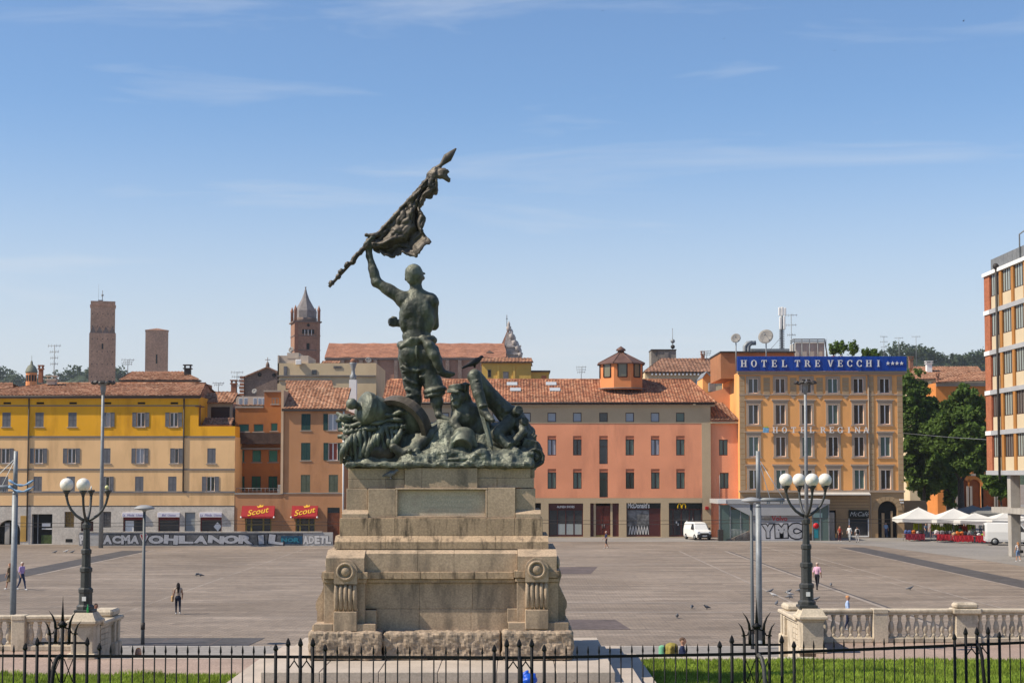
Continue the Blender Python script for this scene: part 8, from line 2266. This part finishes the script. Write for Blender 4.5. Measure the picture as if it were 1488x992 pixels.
def stall(label, p0, p1, Y, mat, seed):
    random.seed(seed)
    o = thing('market_table', label, 'market stall', (ax((p0 + p1) / 2, Y), Y, 0), 'market tables')
    x0, x1 = ax(p0, Y), ax(p1, Y); w = .75; n = 14
    MB().box(x0, x1, Y - w, Y + w, .78, .82).build('table_top', M_CONC, o)
    m = MB(); V, F = [], []
    for k in range(n + 1):
        x = x0 + (x1 - x0) * k / n; d = .03 * math.sin(k * 2.1)
        V += [(x, Y - w - .02, .83), (x, Y - w - .05 + d, .5), (x, Y - w - .07 - d, .18 + .06 * math.sin(k * 1.7))]
    for k in range(n): F += [(k * 3, k * 3 + 3, k * 3 + 4, k * 3 + 1), (k * 3 + 1, k * 3 + 4, k * 3 + 5, k * 3 + 2)]
    m.add(V, F); m.box(x0 - .02, x1 + .02, Y - w - .015, Y + w + .015, .821, .835); m.build('tablecloth', mat, o)
    for sx in (x0 + .1, x1 - .1):
        for sy in (Y - w + .1, Y + w - .1): MB().tube([(sx, sy, 0), (sx, sy, .78)], .025, 6).build('leg', M_STEEL, o)
    g = []
    k = 0
    x = x0 + .2
    while x < x1 - .15:
        s = random.uniform(.12, .24); hgt = random.uniform(.12, .4)
        gm__ = random.choice(goods)
        me = sdf_mesh('goods', [rbox((0, 0, hgt / 2), (s, random.uniform(.15, .4), hgt / 2), rnd=.04), ell((random.uniform(-.1, .1), 0, hgt), (s * .8, .2, .08))], gm__, res=.05, k=.05, noise_amp=.04, noise_scale=5)
        gi = inst('goods_pile', me, None, (x, Y - random.uniform(0, .3), .836))
        k += 1
        tag(gi, '%s goods, pile %s along the %s' % (gm__.name.split('_')[1], ('one', 'two', 'three', 'four', 'five', 'six', 'seven', 'eight', 'nine')[min(k - 1, 8)], label), 'goods', 'goods piled on the market tables')
        x += s * 2 + .08
    return o
stall('wine-red market table nearest the orange dress', 1312, 1340, 178.5, M_WINECL, 1)
stall('red market table behind the pink-topped shopper', 1357, 1381, 177, M_REDCL, 2)
stall('red market table behind the green-topped shopper', 1381.5, 1410, 174, M_REDCL, 3)
stall('red market table next to the delivery van', 1413, 1441, 173, M_REDCL, 4)
for i, (a, q, Yk, c) in enumerate(((1333, 764, 182.5, (.42, .5, .02)), (1359, 766, 182, (.40, .5, .02)), (1367, 769, 181, (.45, .55, .02)), (1377, 766, 181.5, (.38, .48, .03)), (1391, 767, 180.5, (.30, .42, .03)), (1400, 768, 180, (.55, .06, .02)), (1411, 765, 180, (.42, .52, .02)))):
    cc = at(a, q, Yk)
    o = thing('clothes_rack', ('yellow-green garments hung under the hotel-end umbrella', 'yellow-green garments on the rack behind the wine-red table end', 'brightest yellow-green garments low on the rack', 'yellow-green garments beside the middle umbrella pole', 'dull green garments right of the middle pole', 'bright red garments hung in the market', 'yellow-green garments near the lower umbrella')[i].replace('right of', 'just past'), 'clothes rack', (cc.x, Yk, 0), 'garments hung in the market')
    MB().tube([(cc.x - .5, Yk, 0), (cc.x - .5, Yk, cc.z + .45), (cc.x + .5, Yk, cc.z + .45), (cc.x + .5, Yk, 0)], .025, 6).build('rail_frame', M_STEEL, o)
    gm_ = pmat('garment_%d' % i, c, .8, .15, scale=3, bump=.1)
    for k in range(4):
        xx = cc.x - .38 + k * .25
        MB().prism([(xx - .05, cc.z - .4), (xx + .09, cc.z - .42), (xx + .11, cc.z + .25), (xx + .03, cc.z + .42), (xx - .07, cc.z + .25)], Yk - .25 + .03 * k, Yk + .22).build('garment', gm_, o)
# dark interior awning backs under the umbrellas
def van(name, label, loc, rz, s=1.0):
    o = thing(name, label, 'van', loc, 'white vans', rz)
    Mw = wmat(o) @ Matrix.Scale(s, 4)
    M_VAN = pmat('white_van_paint', (.72, .72, .70), .35, .03, fine=.02, bump=0, spec=.5)
    # stations along the length: (y, half width bottom, half width top, z low, z shoulder, z top); front at -y
    stn = [(-2.15, .70, .70, .42, .70, .74), (-2.05, .80, .76, .34, .82, .90), (-1.75, .86, .80, .30, .98, 1.06), (-1.45, .88, .80, .30, 1.06, 1.14), (-.85, .89, .72, .30, 1.10, 1.78), (-.55, .90, .72, .30, 1.12, 1.88), (.6, .90, .73, .30, 1.12, 1.93), (1.9, .89, .74, .30, 1.12, 1.90), (2.1, .86, .72, .36, 1.1, 1.82)]
    V, F = [], []
    for y, wb, wt, zl_, zs, zt in stn:
        V += [(-wb * .96, y, zl_), (-wb, y, zl_ + .2), (-wb, y, zs), (-wt, y, zt - .08), (-wt * .86, y, zt), (wt * .86, y, zt), (wt, y, zt - .08), (wb, y, zs), (wb, y, zl_ + .2), (wb * .96, y, zl_)]
    for j in range(len(stn) - 1):
        for k in range(10): F.append((j * 10 + k, j * 10 + (k + 1) % 10, j * 10 + 10 + (k + 1) % 10, j * 10 + 10 + k))
    F += [tuple(range(10)), tuple(range(len(V) - 1, len(V) - 11, -1))]
    def P(mb, nm, mat, par=o): return mb.build(nm, mat, par, M=Mw)
    body = P(MB().add(V, F), 'body', M_VAN)
    ws = MB().add([(-.74, -1.42, 1.17), (.74, -1.42, 1.17), (.63, -.90, 1.72), (-.63, -.90, 1.72)], [(0, 1, 2, 3)]); P(ws, 'windscreen', M_GLASS)
    for sx in (-1, 1):
        P(MB().add([(sx * .875, -1.25, 1.13), (sx * .905, -.25, 1.14), (sx * .765, -.3, 1.74), (sx * .775, -.8, 1.70)], [(0, 1, 2, 3)]), 'side_window', M_GLASS)
        P(MB().box(sx * .48, sx * .78, -2.12, -1.9, .72, .92, bev=.04), 'headlight', M_GLASS_SKY)
        P(MB().box(sx * .93, sx * 1.08, -1.15, -1.0, 1.1, 1.35, bev=.03), 'mirror', M_GUTTER)
        P(MB().box(sx * .62, sx * .84, 2.0, 2.13, .75, 1.15, bev=.02), 'tail_light', M_REDCL)
        for yy in (-1.38, 1.3):
            tw = MB(); tw.lathe([(.2, -.1), (.31, -.1), (.33, -.06), (.33, .06), (.31, .1), (.2, .1)], 20)
            w_ = tw.build('wheel', M_BLACK, o, M=Mw @ Matrix.Translation((sx * .80, yy, .33)) @ Matrix.Rotation(R(90), 4, 'Y'))
            MB().lathe([(.02, -.105), (.19, -.108), (.19, .108), (.02, .105)], 14).build('rim', M_STEEL, w_, M=Mw @ Matrix.Translation((sx * .80, yy, .33)) @ Matrix.Rotation(R(90), 4, 'Y'))
    P(MB().box(-.82, .82, -2.24, -2.0, .26, .66, bev=.06), 'bumper', M_GUTTER)
    P(MB().box(-.26, .26, -2.255, -2.235, .42, .54), 'number_plate', M_WHITE)
    P(MB().box(-.5, .5, -2.19, -2.13, .67, .78, bev=.02), 'grille', M_BLACK)
    P(MB().box(-.62, .62, 2.1, 2.125, 1.18, 1.7), 'rear_window', M_GLASS)
    P(MB().box(-.015, .015, 2.1, 2.13, .45, 1.8), 'door_seam', M_GUTTER)
    return o
van('parked_van', 'small white van parked outside the restaurant doors', (ax(1013, 183), 183.0, .008), R(14), 1.05)
van('delivery_van', 'white delivery van at the market half hidden by a column', (ax(1466, 168.5), 168.5, .008), R(78), 1.25)

# ================================================================== people
SKIN = pmat('skin', (.50, .28, .19), .6, .05, bump=0)
SKIN_D = pmat('tanned_skin', (.32, .16, .10), .6, .05, bump=0)
def cmat(nm, c): return pmat('cloth_' + nm, c, .85, .12, scale=4, fine=.06, fscale=20, bump=.1)
def person(label, loc, face, h=1.72, hair=(.03, .02, .015), top='white', topc=(.6, .6, .6), botc=(.03, .03, .05), shoec=(.05, .04, .04), pose='stand', stride=.0, hairlen=0, sleeves=.45, shorts=False, dress=False, skin=None, arm=(0, 0), bend=0.0, res=.026, seat=.45):
    """one continuous figure; local front is -y, turned by face (degrees)"""
    k = h / 1.72
    hip, sh, hd = .90 * k, 1.42 * k, 1.60 * k
    pr = []
    B = 3 if not dress else 2
    def v(x, y, z): return np.array([x * k, y * k, z * k])
    if pose == 'sit':
        off = seat - .90 + .06
        hipz = .90 + off
        for s in (-1, 1):
            pr += [cap(v(s * .09, 0, hipz), v(s * .11, -.42, hipz), .085 * k, .065 * k, 3), cap(v(s * .11, -.42, hipz), v(s * .11, -.40, hipz - .42), .06 * k, .045 * k, 3), cap(v(s * .11, -.40, hipz - .44), v(s * .11, -.54, hipz - .46), .042 * k, .035 * k, 4)]
    else:
        off = 0; hipz = .90
        for s in (-1, 1):
            st_ = s * stride
            kn, an = v(s * .095, -st_ * .5 - abs(stride) * .12, .50), v(s * .095, -st_ + (.10 if st_ < 0 else 0), .085 + (.04 if st_ < 0 else 0))
            lm = 0 if (shorts or dress) else 3
            pr += [cap(v(s * .085, 0, .88), kn, .088 * k, .062 * k, 3), cap(kn, an, .058 * k, .042 * k, lm)]
            pr += [cap(an + v(0, .02, -.04), an + v(0, -.15, -.045), .04 * k, .032 * k, 4)]
    T = lambda x, y, z: v(x, y - bend * max(0, z - .9), z + off)
    pr += [ell(T(0, 0, .92), (.155 * k, .115 * k, .12 * k), B), ell(T(0, 0, 1.08), (.135 * k, .10 * k, .16 * k), 2), ell(T(0, .005, 1.26), (.165 * k, .11 * k, .19 * k), 2), cap(T(-.13, 0, 1.40), T(.13, 0, 1.40), .065 * k, .065 * k, 2),
           cap(T(0, -.005, 1.43), T(0, -.02, 1.52), .052 * k, .05 * k, 0), ell(T(0, -.03, 1.61), (.078 * k, .095 * k, .112 * k), 0), cap(T(0, -.12, 1.605), T(0, -.135, 1.59), .016, .014, 0, .01), ell(T(-.08, -.02, 1.605), (.015, .025, .03), 0, .01), ell(T(.08, -.02, 1.605), (.015, .025, .03), 0, .01)]
    pr += [ell(T(0, -.005, 1.655), (.085 * k, .10 * k, .085 * k), 1, .02)]
    if hairlen: pr += chain([T(0, .06, 1.64), T(0, .10, 1.5), T(.01, .115, 1.5 - hairlen)], [.08 * k, .085 * k, .05 * k], 1, .03) + [cap(T(-.07, .02, 1.6), T(-.075, .05, 1.5 - hairlen * .6), .035, .03, 1, .02), cap(T(.07, .02, 1.6), T(.075, .05, 1.5 - hairlen * .6), .035, .03, 1, .02)]
    for s, aa in zip((-1, 1), arm):
        shd = T(s * .175, 0, 1.39); el_ = T(s * .235, .03 - .28 * math.sin(aa) * .6, 1.39 - .28); wr = el_ + v(s * .0, -.07 - .22 * math.sin(aa), -.23 * math.cos(aa))
        pr += [cap(shd, shd + (el_ - shd) * min(1, sleeves * 2), .056 * k, .05 * k, 2)]
        if sleeves < .5: pr += [cap(shd + (el_ - shd) * sleeves * 2, el_, .045 * k, .04 * k, 0)]
        pr += [cap(el_, wr, .041 * k, .03 * k, 2 if sleeves > .8 else 0), ell(wr + v(0, -.01, -.06), (.025 * k, .035 * k, .055 * k), 0)]
        for f in range(4): pr.append(cap(wr + v(s * .004, -.03 + f * .018, -.09), wr + v(-s * .012, -.035 + f * .018, -.15), .0095 * k, .008 * k, 0, .004))
        pr.append(cap(wr + v(-s * .015, -.03, -.04), wr + v(-s * .03, -.055, -.085), .011 * k, .009 * k, 0, .004))
    if dress: pr += [cone(T(0, 0, 1.02), T(0, 0, .62), .14 * k, .19 * k, 2, .04), cone(T(0, 0, .62), T(0, 0, .28 if dress > 1 else .5), .19 * k, .23 * k, 2, .04)]
    if shorts: pass
    mats = [skin or SKIN, cmat('hair_%d' % int(sum(hair) * 1000), hair), cmat(top, topc), cmat('bot_%d_%d' % (int(botc[0] * 999), int(botc[2] * 999)), botc), cmat('shoe_%d' % int(shoec[0] * 999), shoec)]
    me = sdf_mesh('person', pr, mats, res=res, k=.035)
    o = inst('person', me, None, loc, R(face))
    return tag(o, label, 'person')
G = lambda px, py, z=0.0: tuple(ground(px, py, z))
person('man in lilac shirt and jeans walking beside a woman', G(31.5, 857), 60, 1.80, (.55, .52, .48), 'lilac', (.48, .33, .60), (.03, .05, .11), (.6, .6, .6), 'walk', .22, arm=(.3, -.3))
person('long-haired woman in brown patterned dress walking by the pole', G(14, 856), 250, 1.68, (.16, .06, .03), 'leopard', (.15, .105, .06), (.05, .04, .03), (.6, .6, .6), 'walk', .2, hairlen=.2, dress=1, arm=(-.3, .3))
person('woman with long dark hair and white shoes standing on the square', G(258.5, 892), 195, 1.66, (.012, .009, .008), 'beigeprint', (.42, .33, .26), (.015, .02, .04), (.65, .64, .62), 'walk', .13, hairlen=.28, sleeves=.1, arm=(.4, .2), skin=SKIN_D)
bag = sdf_mesh('shoulder_bag', [rbox((0, 0, .17), (.06, .17, .16), rnd=.05)] + chain([(0, -.12, .3), (0, -.05, .62), (.05, 0, .72)], [.012, .012, .012]) + chain([(0, .12, .3), (0, .06, .6), (.05, 0, .72)], [.012, .012, .012]), cmat('tan_bag', (.42, .26, .12)), res=.022, k=.02)
g3 = ground(258.5, 892); tag(inst('shoulder_bag', bag, None, (g3.x - .30, g3.y - .03, .66), .3), 'tan shoulder bag carried by the woman with long dark hair', 'bag')
person('bald man in navy shirt and shorts crossing the square', G(881, 796.5), 285, 1.74, (.42, .36, .32), 'navy', (.015, .02, .06), (.03, .03, .04), (.55, .5, .45), 'walk', .14, shorts=True, arm=(.8, .3))
person('white-haired man in pink shirt walking away', G(1187.5, 857), 150, 1.76, (.55, .42, .34), 'pink', (.62, .36, .47), (.012, .012, .018), (.03, .03, .03), 'walk', .24, bend=.06, arm=(.2, -.3))
person('fair-haired walker in light blue shirt behind the balustrade', G(1232, 916), 80, 1.66, (.50, .24, .10), 'skyblue', (.36, .47, .68), (.014, .02, .05), (.5, .5, .5), 'stand', .05, arm=(.3, .2))
bp = person('man in navy t-shirt carrying a big rucksack below the steps', (5.72, 53.6, .13), 78, 1.82, (.10, .06, .04), 'navytee', (.016, .024, .07), (.06, .06, .05), (.05, .05, .05), 'walk', .15, sleeves=.3, arm=(.9, .7), res=.022)
rs = [rbox((0, 0, 0), (.17, .2, .34), rnd=.1), ell((0, .02, .3), (.2, .2, .12)), rbox((0, .2, -.06), (.13, .07, .2), rnd=.06), cap((-.22, .02, .25), (-.2, .02, -.2), .06, .06), cap((.22, .02, .25), (.2, .02, -.2), .06, .06)]
tag(inst('rucksack', sdf_mesh('rucksack', rs, cmat('olive', (.27, .22, .05)), res=.025, k=.05, noise_amp=.015, noise_scale=8), None, (5.38, 53.68, 1.36), R(78)), 'large olive rucksack on the back of the man below the steps', 'rucksack')
tag(inst('bedroll', sdf_mesh('bedroll', [cone((0, -.02, -.28), (0, .0, .28), .105, .105), cap((0, 0, -.2), (0, .0, .2), .115, .115)], cmat('mint', (.16, .42, .25)), res=.022, k=.02), None, (5.05, 53.72, 1.38), R(78)), 'mint green bedroll strapped behind the olive rucksack', 'bedroll')
person('woman in red top and maroon leggings near the café window', G(1220.5, 786.5), 20, 1.70, (.20, .07, .03), 'redtop', (.55, .09, .05), (.10, .012, .015), (.5, .3, .2), 'stand', .04, hairlen=.1, sleeves=.2, shorts=False, arm=(.2, .4))
person('man in white shirt and pale trousers passing the café', G(1234.5, 786), -30, 1.76, (.5, .28, .24), 'whiteshirt', (.68, .67, .65), (.50, .50, .49), (.05, .05, .05), 'walk', .16, sleeves=.6, arm=(.2, -.2))
pp = person('person in pale clothes with black backpack by the café', G(1246, 788), 175, 1.74, (.03, .02, .015), 'palegrey', (.55, .52, .5), (.42, .40, .39), (.03, .03, .03), 'walk', .12, sleeves=.4)
g5 = ground(1246, 788); tag(inst('backpack', sdf_mesh('backpack', [rbox((0, 0, 0), (.15, .10, .24), rnd=.07), ell((0, -.08, -.06), (.11, .06, .12))], cmat('blackbag', (.012, .012, .014)), res=.025, k=.04), None, (g5.x, g5.y - .2, 1.22)), 'black backpack worn by the walker in pale clothes', 'backpack')
person('man in blue shirt and jeans in front of the arch', G(1287.5, 781), 5, 1.80, (.22, .17, .13), 'denimblue', (.22, .32, .48), (.045, .07, .14), (.03, .03, .03), 'walk', .1, sleeves=.5, arm=(.2, .2))
person('woman in long bright orange dress beside the arch', G(1302, 780.5), 15, 1.68, (.30, .17, .07), 'brightorange', (.85, .14, .01), (.85, .14, .01), (.4, .25, .15), 'stand', .02, dress=2, sleeves=.7)
mk = [(1345.5, 781, 20, 'shopper in grey-blue shirt at the wine-red table', (.14, .18, .24), (.06, .08, .13)), (1353.5, 781.5, 200, 'shopper in dusty pink top at the market', (.38, .2, .2), (.20, .11, .11)),
      (1374, 778, 0, 'stallholder in black behind the red tables', (.012, .012, .014), (.03, .03, .04)), (1396, 786.5, 190, 'shopper in green top and olive trousers', (.12, .34, .16), (.14, .15, .09)),
      (1401, 783, 10, 'vendor in bright red top behind the table', (.55, .05, .03), (.05, .05, .06)), (1414, 787, 170, 'shopper in long pale green dress with red bag', (.30, .38, .31), (.3, .38, .31)),
      (1425, 779, 0, 'vendor in pale shirt near the van', (.5, .52, .47), (.06, .08, .12)), (1436, 780, 20, 'vendor in brown jacket near the van', (.2, .12, .07), (.05, .05, .06))]
for i, (a, q, f, lab, c1, c2) in enumerate(mk):
    person(lab, G(a, q), f, 1.68 + .03 * (i % 3), ((.03, .02, .015), (.2, .1, .05), (.09, .05, .03))[i % 3], 'market%d' % i, c1, c2, (.06, .05, .05), 'walk', .06, hairlen=.12 * (i % 2), dress=2 if i == 5 else False, sleeves=.3, arm=(.7, .5), res=.03)
g6 = ground(1414, 787); tag(inst('red_handbag', sdf_mesh('red_handbag', [rbox((0, 0, 0), (.13, .08, .16), rnd=.05)] + chain([(-.08, 0, .14), (0, 0, .34), (.08, 0, .14)], [.014, .014, .014]), cmat('redbag', (.45, .03, .03)), res=.025, k=.02), None, (g6.x + .26, g6.y - .1, .95)), 'red handbag held by the shopper in pale green dress', 'handbag')
person('woman in white top and denim shorts beside the concrete column', G(1479.5, 815.5), 200, 1.66, (.30, .14, .06), 'whitetop', (.66, .62, .62), (.14, .22, .38), (.6, .58, .55), 'walk', .1, hairlen=.24, sleeves=.2, shorts=True, arm=(.9, .3))
g7 = ground(1479.5, 815.5); tag(inst('handbag', sdf_mesh('handbag', [rbox((0, 0, 0), (.14, .08, .13), rnd=.05)] + chain([(-.08, 0, .1), (-.1, 0, .5)], [.012, .012]), cmat('blackbag', (.012, .012, .014)), res=.025, k=.02), None, (g7.x + .3, g7.y - .05, .86)), 'black handbag of the woman in denim shorts', 'handbag')
# two people sitting on the steps, one on a stone block beyond the wing wall
person('seated person with orange hair and lilac top on the stairs', (ax(205, 50.0), 49.95, .55), 20, 1.66, (.62, .22, .05), 'paleviolet', (.55, .48, .66), (.1, .12, .2), (.4, .4, .4), 'sit', hairlen=.12, seat=.62, res=.022)
sb_ = MB().box(-.55, .55, -.3, .3, 0, .45, bev=.04).build('stone_bench', M_TRAVB, None, (ax(140.5, 75.5), 75.7, 0)); tag(sb_, 'low stone block under the seated person in red', 'bench')
person('dark-haired person in coral red shirt seated beyond the wing wall', (ax(140.5, 75.5), 75.5, 0), 60, 1.70, (.02, .015, .012), 'coral', (.72, .09, .05), (.05, .05, .07), (.1, .1, .1), 'sit', sleeves=.3, seat=.46, bend=.1, skin=SKIN_D)

# ================================================================== pigeons and other birds
M_PIG = pmat('pigeon_grey', (.13, .135, .15), .7, .35, scale=9, bump=0)
M_PIGW = pmat('pigeon_pale', (.45, .44, .43), .7, .3, scale=9, bump=0)
def bird_mesh(nm, mat, peck=False):
    hz = .06 if peck else .20
    pr = [ell((0, 0, .13), (.062, .13, .068), rot=rot3(R(-18 if not peck else 10), 0, 0)), cap((0, -.09, .16), (0, -.14, hz + .01), .04, .03), ell((0, -.155, hz + .015), (.03, .036, .032)), cap((0, -.185, hz + .01), (0, -.21, hz), .009, .005), cap((0, .10, .11), (0, .23, .075), .042, .022), cap((.045, -.02, .15), (.04, .15, .10), .03, .015), cap((-.045, -.02, .15), (-.04, .15, .10), .03, .015)]
    for s in (-1, 1): pr += [cap((s * .028, 0, .08), (s * .03, -.005, .012), .011, .009), cap((s * .03, 0, .012), (s * .032, -.045, .008), .009, .006)]
    return sdf_mesh(nm, pr, mat, res=.013, k=.025)
PB = [bird_mesh('pigeon', M_PIG), bird_mesh('pigeon', M_PIG, True), bird_mesh('pigeon', M_PIGW)]
spots = [(80, 803.5, 0, 'pigeon near the floodlight mast foot'), (96, 802.5, 2, 'pale pigeon near the floodlight mast foot'), (105, 803.5, 0, 'pigeon close to the old lamp shaft'), (286, 836.5, 1, 'smaller of two pigeons beyond the dark-haired woman'), (291.5, 837.5, 0, 'bigger of two pigeons beyond the dark-haired woman'),
         (1005.5, 884, 1, 'pecking pigeon on the open paving'), (1027, 885, 0, 'pigeon standing on the open paving'), (984, 898, 0, 'lone pigeon nearest the rucksack man'), (1119.5, 861, 0, 'pigeon beside the thick stayed pole'), (1124, 867, 2, 'pale pigeon beside the thick stayed pole'),
         (1146, 862, 0, 'highest pigeon of the trio near the lamp'), (1147.5, 865.5, 2, 'pale pigeon in the trio near the lamp'), (1147, 869.5, 1, 'lowest pigeon of the trio near the lamp'), (1128.5, 879, 0, 'pigeon just beyond the stone end cap'), (1161.5, 860, 0, 'pigeon against the globe lamp shaft'), (1207.5, 851.5, 1, 'pigeon ahead of the man in pink'), (1186, 873, 0, 'pigeon behind the globe lamp base'), (1322.5, 857, 0, 'solitary pigeon far out beyond the balustrade')]
for i, (a, q, t, lab) in enumerate(spots):
    tag(inst('pigeon', PB[t], None, G(a, q), random.uniform(0, 6.28), s=1.15), lab, 'pigeon', 'pigeons on the square')
pz = at(568, 694, 40.4)
tag(inst('pigeon', PB[0], None, (pz.x, 40.40, az(696, 40.44) + .0), R(70), s=1.05), 'pigeon resting on the pedestal ledge below the gabion', 'pigeon', 'pigeons on the square')
crow = sdf_mesh('crow', [ell((0, 0, .17), (.08, .2, .09), rot=rot3(R(-28), 0, 0)), cap((0, -.15, .26), (0, -.2, .31), .05, .045), cap((0, -.23, .31), (0, -.31, .3), .02, .008), cap((0, .14, .1), (0, .36, .0), .05, .03), cap((.03, 0, .1), (.03, 0, .01), .014), cap((-.03, 0, .1), (-.03, 0, .01), .014)], pmat('crow_black', (.01, .01, .012), .5, .1, bump=0), res=.02, k=.04)
kz = S(690, 541, -.34)
tag(inst('crow', crow, None, (float(kz[0]), float(kz[1]), float(kz[2]) + .09), R(120)), 'black crow perched on the fallen soldier knee', 'crow')
fb_ = MB().sphere((0, 0, 0), (.05, .16, .05), 8, 6).add([(-.45, .02, .12), (-.2, -.06, .08), (0, -.04, .02), (0, .08, .02), (-.2, .06, .08)], [(0, 1, 2, 3, 4)]).add([(.45, .02, .10), (.2, -.06, .09), (0, -.04, .021), (0, .08, .021), (.2, .06, .09)], [(4, 3, 2, 1, 0)]).mesh('swift', pmat('swift_dark', (.02, .018, .017), .8, .1, bump=0))
for i, (a, q, d, lab) in enumerate(((1400, 31, 230, 'largest bird flying above the modern office block'), (876, 16, 330, 'tiny bird high over the square'), (1052, 57, 330, 'tiny bird flying between hotel and zenith'), (1212, 74, 330, 'tiny bird high above the hotel sign'), (83, 290, 330, 'tiny bird above the dome'), (707, 92, 340, 'tiny bird above the spear tip'))):
    p = at(a, q, d); tag(inst('flying_bird', fb_, None, p, random.uniform(0, 6), s=1.0 if i == 0 else .8), lab, 'bird', 'birds in flight')

# ================================================================== summer haze in the air
hz = MB().box(-3600, 3600, -60, 8600, -1.5, 79)
hm_ = bpy.data.materials.new('thin_haze'); hm_.use_nodes = True
nt = hm_.node_tree; nt.nodes.remove(nt.nodes['Principled BSDF'])
pv = nt.nodes.new('ShaderNodeVolumePrincipled')
pv.inputs['Color'].default_value = (.80, .87, .95, 1); pv.inputs['Density'].default_value = 0.0001; pv.inputs['Anisotropy'].default_value = 0.2
nt.links.new(pv.outputs['Volume'], nt.nodes['Material Output'].inputs['Volume'])
tag(hz.build('haze', hm_), 'thin summer haze over the town and hills', 'haze', kind='stuff')
